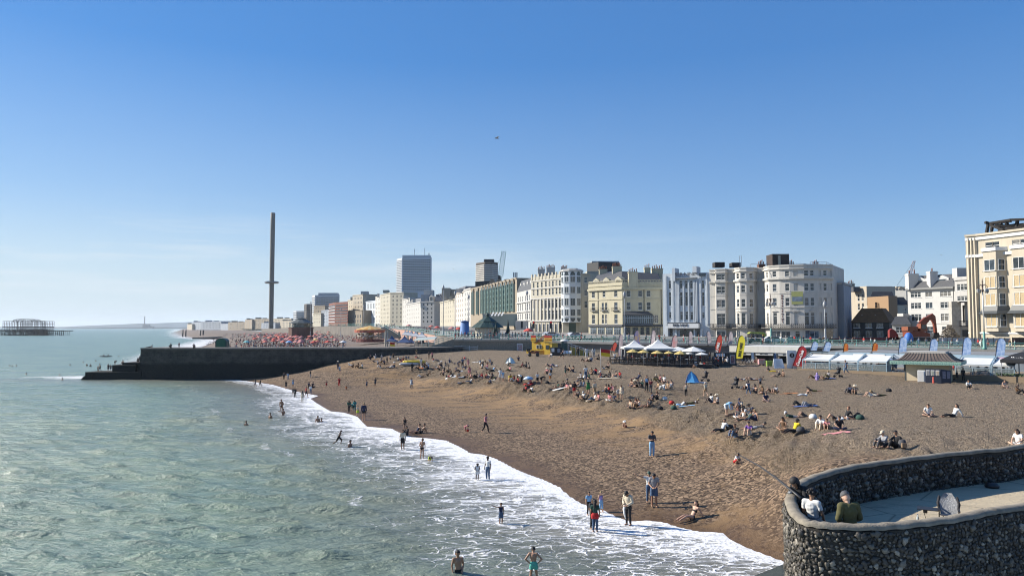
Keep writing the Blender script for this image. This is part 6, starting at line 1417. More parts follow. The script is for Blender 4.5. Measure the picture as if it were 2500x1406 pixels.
 c=A+e*u_of(2492)+n*1.2;q=empty('gazebo',(c.x,c.y,zb+.85),rz,'black peaked gazebo with white lettering at the right edge of the boardwalk','gazebo');g=MB();g.lathe((0,0,0),[(2.9,1.75),(2.9,2.15),(1.4,2.75),(.04,3.1)],4,False);o=g.build('canopy',mat('black canvas',(.015,.015,.017),.7),q);o.rotation_euler.z=math.pi/4
 for sx in(-1,1):
  for sy in(-1,1):g=MB();g.tube([(sx*1.95,sy*1.95,0),(sx*1.95,sy*1.95,1.8)],.05,6);g.build('leg',GREYM,q)
 text('Mannitas',.42,WT,q,(-.25,-1.62,2.36),(R(62),0,0),shear=.2,extrude=.005,bold=.01)
 pl=MB();r_=random.Random(5)
 for k_ in range(500):
  u=u_of(2430)+r_.random()*9;d=r_.uniform(.0,.5);h=r_.uniform(.1,.45);c=(u,d,.8+h*.6);a=r_.random()*6.28;s=.14;pl.add([(c[0]-s*math.cos(a),c[1]-s*math.sin(a),c[2]),(c[0]+s*math.cos(a),c[1]+s*math.sin(a),c[2]+.05),(c[0]+.05,c[1],c[2]+h*.6)],[(0,1,2)])
 o=pl.build('planter_plants',mat('planter leaves',(.05,.085,.035),.7,.4,5),None,(A.x,A.y,zb),rz);tag(o,'row of green plants along the boardwalk edge under the black gazebo','plants')
 # leaning deck boards beside the kiosk
 p=on(2169,914);g=MB();g.add([(-1.3,.0,.5),(.4,.0,.3),(.9,.9,1.75),(-.8,.9,1.95),(-1.3,.06,.5),(.4,.06,.3),(.9,.96,1.75),(-.8,.96,1.95)],[(0,1,2,3),(7,6,5,4),(0,4,5,1),(1,5,6,2),(2,6,7,3),(3,7,4,0)]);l=MB();l.bar((.5,-.1,0),(1.2,1.0,1.7),.12);l.bar((-1.2,.1,0),(-.9,.9,1.8),.1);b=MB().box(-1.9,1.5,.3,1.6,-.1,.55)
 simple('giant_deckchair','oversized wooden deckchair with a pale seat left of the kiosk','deckchair',p,[('seat',g,mat('faded canvas',(.36,.33,.26),.8)),('frame',l,DARKT),('base',b,DARKT)])
awning_cafe()
def kiosk():
 Y=95.2;x0=PX(2206,Y);zb=H1(x0+2,Y)-.1;r=empty('kiosk',(x0,Y,zb),R(-36),'cream beach kiosk with a flared dark copper roof and green trim','kiosk');W_=4.85;ze=ZT(889,Y-1)-zb;zt=ZT(861,Y+.8)-zb;D=4.6
 g=MB().box(0,W_,0,D,-.5,ze);g.build('wall',mat('cream kiosk render',(.55,.46,.32),.85,.06,1),r)
 xo0,xo1=-1.5,W_+1.5;y0=-1.4;y1=D+1.4;g=MB().box(xo0,xo1,y0,y1,ze,ze+.42);tr=g.build('trim',mat('mint green trim',(.24,.42,.34),.6,.06,3),r)
 g=MB()
 for k in range(20):
  u=xo0+(xo1-xo0)*(k+.5)/20
  for j in range(8):a,b=j*math.pi/4,(j+1)*math.pi/4;g.bar((u+.12*math.cos(a),y0-.02,ze+.21+.12*math.sin(a)),(u+.12*math.cos(b),y0-.02,ze+.21+.12*math.sin(b)),.03)
 g.build('scrollwork',mat('pale mint',(.45,.58,.5),.6),tr)
 CU=mat('brown copper sheet',(.115,.088,.07),.5,.45,.8);g=MB();n=7;vs=[];prof=[]
 for k in range(n+1):t=k/n;prof.append((t**.62*1.55,ze+.42+(zt-ze-.42)*(t**1.5)))
 ins=lambda s:[(xo0+s,y0+s),(xo1-s,y0+s),(xo1-s,y1-s),(xo0+s,y1-s)]
 for s,z in prof:vs+=[(x,y,z)for x,y in ins(s*1.05)]
 g.add(vs,[(4*k+j,4*k+(j+1)%4,4*k+4+(j+1)%4,4*k+4+j)for k in range(n)for j in range(4)]+[tuple(4*n+j for j in range(4))]);rf=g.build('roof',CU,r)
 g=MB()
 for u in np.linspace(.06,.94,14):
  for k in range(n):
   (s0,za),(s1,zc)=prof[k],prof[k+1];s0*=1.05;s1*=1.05;xa=xo0+s0+(xo1-xo0-2*s0)*u;xb=xo0+s1+(xo1-xo0-2*s1)*u;g.bar((xa,y0+s0,za+.02),(xb,y0+s1,zc+.02),.06)
 for u in(.15,.4,.65,.9):
  for k in range(n):
   (s0,za),(s1,zc)=prof[k],prof[k+1];s0*=1.05;s1*=1.05;ya=y0+s0+(y1-y0-2*s0)*u;yb=y0+s1+(y1-y0-2*s1)*u;g.bar((xo1-s0,ya,za+.02),(xo1-s1,yb,zc+.02),.06)
 g.build('seams',DARKR,rf);g=MB().box(xo0+1.8,xo1-1.8,y0+1.75,y1-1.75,zt-.05,zt+.22);g.build('roof_cap',mat('pale roof cap',(.42,.40,.36),.7),rf)
 g=MB().box(-.02,.12,-.03,D,-.5,ze-.005);g.build('corner_post',mat('dark corner',(.06,.07,.07),.7),r)
 kp=lambda px,Y:Vector((PX(px,Y),Y,H1(PX(px,Y),Y)-.03));p=kp(2246,92.9);simple('cooler_cabinet','white drinks cabinet standing against the cream kiosk wall','cabinet',p,[('body',MB().box(-.4,.45,-.4,.4,0,1.45),WT),('door',MB().box(-.36,.30,-.45,-.405,.08,1.38),CANV)],R(-33))
 p=kp(2286,90.6);g=MB().box(-1.35,.35,-.1,.0,0,1.75);g.add([(.35,-.1,0),(1.35,.5,0),(1.35,.5,1.6),(.35,-.1,1.75),(.35,0,0),(1.35,.6,0),(1.35,.6,1.6),(.35,0,1.75)],[(0,1,2,3),(7,6,5,4),(0,4,5,1),(1,5,6,2),(2,6,7,3),(3,7,4,0)]);q=simple('display_board','navy folding display board with framed pictures in front of the kiosk','board',p,[('panel',g,mat('navy board',(.02,.026,.045),.6))],R(-33))
 for k in range(3):g=MB().box(-1.25+.52*k,-.85+.52*k,-.14,-.105,.95,1.6);f=g.build('picture_frame',WT,q);g=MB().box(-1.2+.52*k,-.9+.52*k,-.17,-.142,1.0,1.52);g.build('print',printed('art print %d'%k,((.1,.12,.15),(.2,.25,.2),(.4,.3,.2))[k],(.35,.33,.3),6),f)
 for k in range(2):g=MB();u=.5+.45*k;g.add([(u,-.06+.6*(u-.35),.6),(u+.33,-.06+.6*(u-.02),.6),(u+.33,-.06+.6*(u-.02),1.5),(u,-.06+.6*(u-.35),1.5)],[(0,1,2,3)]);g.slab([(u,-.13+.6*(u-.35),.6),(u+.33,-.13+.6*(u-.02),.6),(u+.33,-.13+.6*(u-.02),1.5),(u,-.13+.6*(u-.35),1.5)],.02,(0,1,0));g.build('picture_frame',printed('dim print',(.12,.14,.2),(.25,.22,.25),5),q)
 p=kp(2275,90.2);g=MB();g.lathe((0,0,0),[(.2,0),(.12,.05),(.08,.8),(.03,.85)],10);h=MB().box(-.2,.2,-.2,.2,-.02,.03);simple('traffic_cone','slim red bollard cone standing before the navy display board','cone',p,[('body',g,mat('red plastic',(.45,.06,.03),.4)),('foot',h,IRON)])
 p=on(2185,915);g=MB();
 for sx in(-.3,.3):
  for sy in(-.3,.3):g.bar((sx,sy,0),(sx,sy,.45),.04);g.bar((sx+.6,sy,0),(sx+.6,sy,.7),.04)
 t=MB().box(-.35,.35,-.35,.35,.45,.5).box(.25,.95,-.35,.35,.7,.75);simple('cafe_table','pale metal table and stool between the giant deckchair and the kiosk','table',p,[('leg',g,GREYM),('tabletop',t,BLUEP)])
kiosk()
# ---------------------------------------------------------------- excavator, hoardings and vehicles on the promenade
def on_prom(px,Y):return Vector((PX(px,Y),Y,street_z(Y)))
def excavator():
 Y=158;o=on_prom(2250,Y);r=empty('excavator',o,0,'orange excavator with raised boom in front of the white hotel','excavator');OR=mat('orange machine paint',(.17,.036,.016),.5,.2,2);OD=mat('worn dark orange',(.20,.06,.025),.6,.3,3)
 def q(px,py,dy=0.):p=at(px,py,Y+dy)-o;return(p.x,p.y,p.z)
 for dy in(-1.3,1.3):
  g=MB();a,b=q(2215,826,dy),q(2268,826,dy);g.slab([(a[0],dy-.35,0),(b[0],dy-.35,0),(b[0]+.4,dy-.35,.5),(b[0],dy-.35,1.0),(a[0],dy-.35,1.0),(a[0]-.4,dy-.35,.5)],.7,(0,1,0));g.build('track',IRON,r)
 a,b=q(2212,815),q(2262,815);g=MB();g.slab([(a[0],-1.4,1.1),(b[0],-1.4,1.1),(b[0],-1.4,1.9),(b[0]-1.4,-1.4,2.3),(a[0],-1.4,2.4)],2.8,(0,1,0));g.build('body',OR,r)
 c=MB().box(a[0]-.3,a[0]+1.8,-1.35,1.2,2.42,3.3);c.build('engine_cover',OD,r);g=MB();g.slab([(b[0]-2.0,-1.35,2.3),(b[0]-.5,-1.35,2.3),(b[0]-.7,-1.35,3.9),(b[0]-1.9,-1.35,3.9)],1.1,(0,1,0));cb=g.build('cab',OD,r);g=MB().box(b[0]-1.7,b[0]-.8,-1.4,-1.352,2.8,3.7);g.build('cab_window',GL[0],cb)
 g=MB();pts=[q(2240,812),q(2248,792),q(2262,779),q(2278,770)]
 for p,s,w in zip(pts[:-1],pts[1:],(1.1,1.2,.9)):g.bar(p,s,.7,w)
 g.build('boom',OR,r);g=MB();p0,p1=q(2275,768),q(2284,812)
 g.slab([q(2272,774),q(2279,767),q(2284,772),q(2289,815),q(2284,817),q(2280,790)],.6,(0,1,0));g.build('arm',OR,r);g=MB();g.slab([q(2281,812),q(2292,812),q(2296,822),q(2286,827),q(2278,824)],1.2,(0,1,0));g.build('bucket',IRON,r)
 g=MB();g.bar(q(2256,800),q(2264,786),.2);g.bar(q(2266,775),q(2276,772),.2);g.build('hydraulic_ram',GREYM,r)
 Y2=160;o2=on_prom(2176,Y2);r=empty('skip_loader',o2,0,'low red digger arm half hidden left of the cottage','digger')
 def q2(px,py):p=at(px,py,Y2)-o2;return(p.x,p.y,p.z)
 g=MB();g.slab([q2(2172,826),q2(2172,806),q2(2178,802),q2(2186,807),q2(2193,818),q2(2195,828)],.8,(0,1,0));g.build('arm',mat('red machine paint',(.20,.025,.02),.5,.2),r);g=MB();g.slab([q2(2166,830),q2(2198,830),q2(2198,824),q2(2166,824)],1.6,(0,1,0));g.build('chassis',IRON,r)
 o3=on_prom(2218,146);g=MB();g.lathe((0,0,0),[(.3,0),(.75,.6),(.85,1.2),(.7,1.9),(.4,2.3),(.02,2.4)],9);g2_=MB().box(-.9,.9,-.5,.5,-.02,.25);simple('covered_machine','machine under a bright blue cover beside the excavator','machine',o3,[('cover',g,mat('bright blue cover',(.03,.13,.42),.6)),('base',g2_,IRON)])
 g=MB();r_=random.Random(3)
 for k in range(420):a,h=r_.random()*6.28,r_.random()**1.5;rad=(1-h)*2.6*r_.random()**.3;w=r_.uniform(.15,.5);c=(rad*math.cos(a),rad*.7*math.sin(a),h*3.4);g.bar((c[0]-w,c[1],c[2]+r_.uniform(-.3,.3)),(c[0]+w,c[1]+r_.uniform(-.3,.3),c[2]+r_.uniform(-.3,.3)),r_.uniform(.1,.4),r_.uniform(.1,.3))
 o=g.build('rubble_pile',mat('plaster rubble',(.24,.21,.17),.95,.4,1.5),None,on_prom(2317,163));tag(o,'heap of pale rubble between the excavator and the torn building','rubble',kind='stuff')
excavator()
def hoarding(px0,px1,py0,py1,Y,m,lab,n=4):
 x0,x1=PX(px0,Y),PX(px1,Y);z0=street_z(Y);z1=ZT(py0,Y);r=empty('hoarding',(x0,Y,z0),0,lab,'hoarding','site hoardings along the promenade')
 for k in range(n):
  u0,u1=(x1-x0)*k/n,(x1-x0)*(k+1)/n;g=MB().box(u0+.01,u1-.01,0,.05,.1,z1-z0);g.build('panel',m,r);g=MB().box(u0-.04,u0+.04,-.06,-.003,0,z1-z0+.1);g.build('post',IRON,r)
MRED=mat('maroon hoarding',(.16,.02,.02),.6,.1,.6);PALEH=mat('pale hoarding',(.48,.47,.44),.6,.1,.8)
hoarding(1961,2000,828,846,152,mat('bright green hoarding',(.05,.27,.06),.6,.1),'bright green hoarding panels behind the railing below the hostel');hoarding(2002,2078,826,846,153,MRED,'dark maroon hoarding behind the railing below the grey building',6);hoarding(2080,2170,824,846,155,MRED,'dark maroon hoarding below the black house',6);hoarding(2290,2322,824,846,150,PALEH,'pale hoarding with pink notice below the torn building',3);hoarding(2324,2392,825,850,146,PALEH,'pale hoarding left of the ornate lamp post by the cream hotel',5);hoarding(2396,2466,825,852,144,PALEH,'pale hoarding right of the ornate lamp post',5);hoarding(2470,2545,824,853,142,mat('dark brown hoarding',(.05,.03,.028),.6),'dark brown hoarding at the right edge below the cream hotel',4);hoarding(1923,1958,822,845,153,mat('pale green screen',(.18,.33,.29),.6),'pale green screen panels left of the bright green hoarding',3)
def car(px,Y,m,lab,rz=0.,L=4.3):
 o=on_prom(px,Y);r=empty('parked_car',o,rz,lab,'car');pr=[(-L/2,.35),(L/2,.35),(L/2,.75),(L*.33,.95),(L*.16,1.42),(-L*.28,1.45),(-L*.44,1.0),(-L/2,.9)]
 g=MB();g.slab([(x,-.85,z)for x,z in pr],1.7,(0,1,0));g.build('body',m,r);g=MB();g.slab([(L*.28,-.87,.97),(L*.15,-.87,1.34),(-L*.26,-.87,1.37),(-L*.38,-.87,1.0)],.015,(0,1,0));g.build('side_window',GL[0],r)
 for x in(-L*.3,L*.3):
  for s in(-.86,.7):g=MB();g.lathe((0,0,0),[(.32,0),(.32,.18)],14);w=g.build('wheel',IRON,r,(x,s,.32));w.rotation_euler=(R(-90),0,0)
 return r
car(1888,152,mat('white car paint',(.6,.6,.6),.25,.03),'white car behind the railing below the hostel');car(1402,195,mat('silver car paint',(.42,.43,.44),.25,.05),'silver car on the road below the cream hotel turret',.6);car(1345,205,mat('white van paint',(.6,.6,.6),.3,.05),'white car on the road left of the silver one',.6,5)
def pedicab():
 o=on_prom(1845,151);r=empty('pedicab',o,0,'pedicab with a lime yellow canopy behind the railing','pedicab');g=MB();g.slab([(-1.7,-.6,2.0),(-1.2,-.6,2.35),(1.4,-.6,2.35),(1.9,-.6,1.9),(1.7,-.6,1.2),(1.5,-.6,1.9),(-1.1,-.6,2.1)],1.3,(0,1,0));g.build('canopy',mat('lime yellow canopy',(.36,.40,.07),.6),r);g=MB().box(-1.3,1.0,-.55,.55,.4,1.0);g.build('body',IRON,r)
 for x in(-1.4,1.0):g=MB();g.lathe((0,0,0),[(.36,0),(.36,.08)],14);w=g.build('wheel',IRON,r,(x,-.6,.36));w.rotation_euler=(R(-90),0,0)
pedicab()
def signal(px,Y,lab,lit=True):
 o=on_prom(px,Y);g=MB();g.tube([(0,0,0),(0,0,2.4)],.06,8);h=MB().box(-.3,.3,-.15,.15,2.4,4.4);r=simple('traffic_signal',lab,'traffic light',o,[('post',g,IRON),('head',h,IRON)]);d=MB();d.lathe((0,0,0),[(.13,0),(.13,.06)],12)
 if not lit:return
 m,k,b=newmat('red signal lamp');b.inputs['Base Color'].default_value=(.6,.02,.01,1);b.inputs['Emission Color'].default_value=(1,.05,.03,1);b.inputs['Emission Strength'].default_value=.7
 w=d.build('lamp',m,r,(.0,-.16,4.05));w.rotation_euler=(R(90),0,0)
signal(1303,205,'traffic light showing red before the white arcade of the cream hotel');signal(1345,200,'traffic light showing red below the glazed turret');signal(1368,200,'dark backed traffic light right of the red one',False);signal(1274,215,'dark backed traffic light before the white terrace',False)
# ---------------------------------------------------------------- lifeguard hut and beach equipment
def lifeguard():
 p=on(1316,864);r=empty('lifeguard_hut',p,R(-28),'yellow container lifeguard hut with red and yellow boards on its roof','hut');s=p.y/F
 YL,k,b=newmat('yellow corrugated steel');v=k.new('ShaderNodeTexCoord').outputs['Object'];sx=k.new('ShaderNodeSeparateXYZ');k.l.new(v,sx.inputs[0]);k.set(b.inputs['Base Color'],k.mix(k.noise(v,2,4),(.58,.36,.02),(.66,.44,.04)));b.inputs['Roughness'].default_value=.5;k.set(b.inputs['Normal'],k.bump(k.math('SINE',k.math('MULTIPLY',k.math('ADD',sx.outputs[0],sx.outputs[1]),34)),.05))
 g=MB().box(-20*s,16*s,0,2.6,-.1,25*s+.3);g.build('body',YL,r);g=MB().box(16*s,37*s,-.3,2.3,-.1,25*s+.1);g.build('side_cabin',YL,r)
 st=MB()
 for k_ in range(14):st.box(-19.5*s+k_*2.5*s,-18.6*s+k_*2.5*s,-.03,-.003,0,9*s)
 st.build('rib',mat('orange shadowed ribs',(.36,.16,.02),.6),r)  # ribs in a darker orange than the yellow steel
 for u in(-7,1):g=MB().box(u*s,(u+6)*s,-.05,-.003,13*s,22*s);w=g.build('window',WHITE,r);g=MB().box((u+.8)*s,(u+5.2)*s,-.08,-.053,13.8*s,21.2*s);g.build('pane',GL[0],w)
 g=MB().box(20*s,29*s,-.35,-.303,12*s,22*s);g.build('window',GL[0],r)
 RB=mat('lifeguard red',(.42,.04,.025),.5)
 for a,c,y in((-21,-8,-.2),(17,37,-.5)):
  g=MB().box(a*s,c*s,y,y+.12,39*s,45*s);g.build('red_board',RB,r);g=MB().box(a*s,c*s,y,y+.12,31*s,38.9*s);bb=g.build('yellow_board',YL,r)
  text('LIFEGUARD',.2 if a<0 else.3,RB,bb,((a+c)/2*s,y-.02,34.6*s),extrude=.006);text('RNLI',.25,YELB,bb,((a+c)/2*s,y-.02,42*s),extrude=.006)if False else None
 g=MB()
 for a in np.arange(-20,37,4.5):g.bar((a*s,.1,25*s),(a*s,.1,41*s),.05)
 for z in(29,35,41):g.bar((-20*s,.1,z*s),(37*s,.1,z*s),.05)
 g.build('roof_rail',mat('yellow rail',(.5,.34,.03),.5),r);st=MB()
 st.bar((-8*s,-.3,25*s),(10*s,.8,47*s),.12);st.bar((-8*s,.6,25*s),(10*s,1.6,47*s),.12);st.build('stair',RB,r)
 g=MB().box(-37*s,-20.4*s,.4,.5,-.1,9*s);g.build('fence',YL,r)
 p=on(1290,858);g=MB().box(-.55,.55,-.08,0,.2,1.5);simple('poster_board','pale framed poster on the dark wall left of the lifeguard hut','poster',(PX(1269,158),159.0,4.9),[('panel',MB().box(-.6,.6,-.1,0,.1,1.7),WT),('print',MB().box(-.5,.5,-.13,-.103,.2,1.6),printed('red grey poster',(.35,.2,.2),(.3,.32,.35),4))])
 hoard=MB();r2=empty('yellow_fence',on(1420,868),0,'yellow panel fence sloping right of the lifeguard hut','fence');s2=r2.location.y/F
 g=MB();g.slab([(-28*s2,0,0),(18*s2,0,-.3),(18*s2,0,.9),(-28*s2,0,1.7)],.08,(0,1,0));g.build('panel',mat('dull yellow panel',(.30,.24,.05),.7,.2),r2);g=MB();g.bar((-33*s2,-.1,2.4),(32*s2,-.1,.7),.09);g.bar((-33*s2,-.1,2.0),(32*s2,-.1,.3),.06)
 for k_ in range(8):x=(-33+65*k_/7)*s2;g.bar((x,-.1,2.4-1.7*k_/7),(x,-.1,-.2),.06)
 g.build('rail',WHITE,r2)
 p=on(1382,858);simple('portable_toilet','dark green portable cabin with a white domed roof','cabin',(p.x,p.y+4,p.z),[('body',MB().box(-.75,.75,-.7,.7,0,2.1),TEALD),('roof',MB().lathe((0,0,2.1),[(1.05,0),(1.0,.2),(.6,.45),(.02,.5)],12),CANV),('door',MB().box(-.45,.45,-.75,-.705,.1,1.9),mat('green door',(.05,.1,.09),.6))])
 p=on(1358,868);simple('board_unit','black crate unit with white notices beside the yellow lifeguard hut','kiosk',p,[('body',MB().box(-1.1,1.1,0,1.2,0,1.55),IRON),('notice',MB().box(-.9,-.35,-.04,-.003,.7,1.4),WT),('notice',MB().box(.2,.75,-.04,-.003,.55,1.3),printed('blue notice print',(.3,.35,.4),(.15,.15,.2),4))])
 p=on(1341,864);g=MB();g.lathe((0,0,0),[(.3,0),(.3,.9),(.2,1.1),(.02,1.12)],10);simple('tank','white upright tank between the lifeguard hut and the black crate unit','tank',p,[('body',g,WT),('foot',MB().box(-.35,.35,-.35,.35,-.05,.06),GREYM)])
lifeguard()
def quad():
 p=on(1303,870);r=empty('quad_bike',p,0,'red quad bike with a rear box parked in front of the lifeguard hut','quad bike');MR=mat('dark red plastic',(.14,.015,.015),.4)
 for x in(-.75,.7):
  for y in(-.45,.45):g=MB();g.lathe((0,0,0),[(.2,-.13),(.34,-.1),(.34,.1),(.2,.13)],12);w=g.build('wheel',IRON,r,(x,y,.34));w.rotation_euler=(R(90),0,0)
 g=MB();g.slab([(-1.0,-.3,.6),(1.0,-.3,.6),(1.05,-.3,.85),(.4,-.3,.95),(.1,-.3,.8),(-.4,-.3,.9),(-1.05,-.3,.9)],.6,(0,1,0));g.build('body',MR,r);g=MB().box(-.5,.1,-.2,.2,.9,1.05);g.build('seat',IRON,r);g=MB().box(-1.25,-.6,-.4,.4,.95,1.5);g.build('rear_box',IRON,r);g=MB();g.tube([(.35,-.4,1.2),(.42,0,1.15),(.35,.4,1.2)],.03,6);g.bar((.4,0,1.15),(.55,0,.85),.05);g.build('handlebar',IRON,r);g=MB().box(.55,1.15,-.35,.35,.98,1.02);g.build('rack',IRON,r)
quad()
def flag(px,pyb,pyt,label,fw,fh,dirn,cols,Y=None):
 p=on(px,pyb)if Y is None else at(px,pyb,Y);s=p.y/F;H=(pyb-pyt)*s;r=empty('flag',p,0,label,'flag');g=MB();g.tube([(0,0,-.2),(0,0,H)],.035,6);g.build('pole',GREYM,r)
 w,h=fw*s,fh*s;n=8
 for k,m in enumerate(cols):
  z1,z0=H-.1-h*k/2,H-.1-h*(k+1)/2;g=MB();vs=[]
  for j in range(n+1):
   u=j/n;yy=.12*math.sin(u*7)*u;dz=-.18*h*u;vs+=[(.04+dirn*w*u,yy,z0+dz),(.04+dirn*w*u,yy,z1+dz),(.04+dirn*w*u,yy+.02,z0+dz),(.04+dirn*w*u,yy+.02,z1+dz)]
  fs=[]
  for j in range(n):a=4*j;c=a+4;fs+=[(a,a+1,c+1,c),(a+2,c+2,c+3,a+3)]
  g.add(vs,fs,True);g.build('cloth',m,r)
LR=mat('flag red',(.40,.02,.02),.7,.05);LY=mat('flag yellow',(.66,.46,.02),.7,.05)
flag(1467,922,850,'red and yellow lifeguard flag flying on a pole stuck in the shingle',22,17,1,(LR,LY));flag(951,850,834,'small red and yellow flag on the groyne top',12,9,1,(LR,LY),147)
def deckchair(px,py,lab,rz,m=WT):
 p=on(px,py);r=empty('deckchair',p,rz,lab,'deckchair','white deckchairs by the lifeguard hut');f=MB()
 for x in(-.3,.3):f.bar((x,-.5,0),(x,.45,.95),.04);f.bar((x,.4,0),(x,-.45,.42),.04)
 f.bar((-.3,.45,.95),(.3,.45,.95),.04);f.bar((-.3,-.45,.42),(.3,-.45,.42),.04);f.build('frame',mat('pale beech',(.42,.32,.2),.6),r);g=MB();g.add([(-.27,.44,.93),(.27,.44,.93),(.27,.05,.38),(-.27,.05,.38),(.27,-.44,.42),(-.27,-.44,.42)],[(0,1,2,3),(3,2,4,5)]);g.add([(-.27,.46,.93),(.27,.46,.93),(.27,.07,.36),(-.27,.07,.36),(.27,-.44,.40),(-.27,-.44,.40)],[(3,2,1,0),(5,4,2,3)]);g.build('canvas',m,r)
for px,lab,a in((1378,'left white deckchair',.3),(1384,'middle white deckchair',.1),(1391,'right white deckchair',-.2)):deckchair(px,868,lab+' of the three right of the lifeguard hut',a)
def popup(px,py,wpx,hpx,m1,m2,lab,rz=.4):
 p=on(px,py);s=p.y/F;w,h=wpx*s/2,hpx*s;r=empty('beach_tent',p,rz,lab,'tent');g=MB();n=8;apex=(0,w*.25,h);vs=[apex]
 for k in range(n+1):a=math.pi*k/n-.25;vs.append((w*math.cos(a),w*.9*math.sin(a)-w*.1,0))
 mid=[(0+v[0]*.62,.25*w*.38+v[1]*.66,h*.62)for v in vs[1:]];vs+=mid;fs=[]
 for k in range(n):fs+=[(1+k,2+k,n+3+k,n+2+k),(n+2+k,n+3+k,0)]
 g.add(vs,fs,True);g.build('shell',m1,r);g=MB();g.add([(-w*.96,-.1*w+.02,.02),(-.1*w,-.75*w,.02),(0,w*.2,h*.98),(-w*.6,.1*w,h*.6)],[(0,1,2,3)]);g.add([(-w*.1,-.78*w,.02),(w*.95,-.3*w,.02),(w*.6,0,h*.6),(.02,w*.2,h*.98)],[(0,1,2,3)]);g.build('front_panel',m2,r);return r
popup(1690,934,36,28,mat('royal blue nylon',(.02,.06,.25),.5),mat('sky blue nylon',(.10,.36,.62),.5),'blue pop up beach tent with a light blue side on the shingle')
popup(1246,887,26,16,mat('pale mint nylon',(.35,.55,.5),.6),mat('white nylon',(.55,.62,.6),.6),'white and mint beach shelter among the groups left of centre',.2)
def dinghy():
 p=on(1012,889);r=empty('inflatable_boat',p,.1,'yellow inflatable boat with a grey hull among the sunbathers','boat');g=MB();n=14
 for k in range(n):a,b=2*math.pi*k/n,2*math.pi*(k+1)/n;g.tube([(1.9*math.cos(a),.8*math.sin(a),.42),(1.9*math.cos(b),.8*math.sin(b),.42)],.28,7,False)
 g.build('tube',mat('yellow vinyl',(.55,.40,.03),.4),r);g=MB();g.lathe((0,0,0),[(.6,.05),(1.0,.2),(.9,.3)],14);o=g.build('hull',mat('grey vinyl',(.30,.31,.33),.5),r);o.scale=(1.7,.75,1)
 p=on(1000,893);g=MB();g.tube([(-1.9,0,.25),(-1.5,0,.3),(0,0,.34),(1.4,0,.3),(1.8,0,.38)],[.05,.22,.28,.22,.05],8);c=MB().box(-.4,.3,-.1,.1,.5,.62);simple('kayak','pale grey kayak lying in front of the yellow inflatable boat','kayak',p,[('hull',g,mat('pale grey plastic',(.33,.34,.36),.4)),('seat',c,IRON)],.05)
dinghy()
def pushchair(px,py,lab,rz=0.,s=1.):
 p=on(px,py);r=empty('pushchair',p,rz,lab,'pushchair');r.scale=(s,)*3;g=MB()
 for a,b in(((-.35,.1),(.35,.95)),((.35,.1),(-.1,.6)),((.35,.95),(.5,1.05))):
  for y in(-.22,.22):g.bar((a[0],y,a[1]),(b[0],y,b[1]),.03)
 g.bar((.5,-.22,1.05),(.5,.22,1.05),.035);g.build('frame',IRON,r)
 for x,y in((-.38,0),(.35,-.25),(.35,.25)):w=MB();w.lathe((0,0,0),[(.14,-.03),(.14,.03)],12);o=w.build('wheel',IRON,r,(x,y,.14));o.rotation_euler=(R(90),0,0)
 g=MB();g.slab([(-.35,-.2,.42),(.2,-.2,.42),(.3,-.2,.95),(.1,-.2,1.0),(-.05,-.2,.6),(-.35,-.2,.55)],.4,(0,1,0));g.build('seat',mat('black pram fabric',(.02,.02,.023),.8),r);h=MB();h.tube([(-.05,0,.95),(.12,0,1.08),(.32,0,.98)],[.16,.25,.2],8);h.build('hood',mat('black pram hood',(.025,.025,.03),.7),r)
pushchair(2045,921,'black pushchair on the shingle before the third awning',0,1.15);pushchair(1795,949,'dark pushchair at the left of the group with baggage',.3,1.1);pushchair(1722,931,'black pushchair beside the blue pop up tent',-.4,1.1)
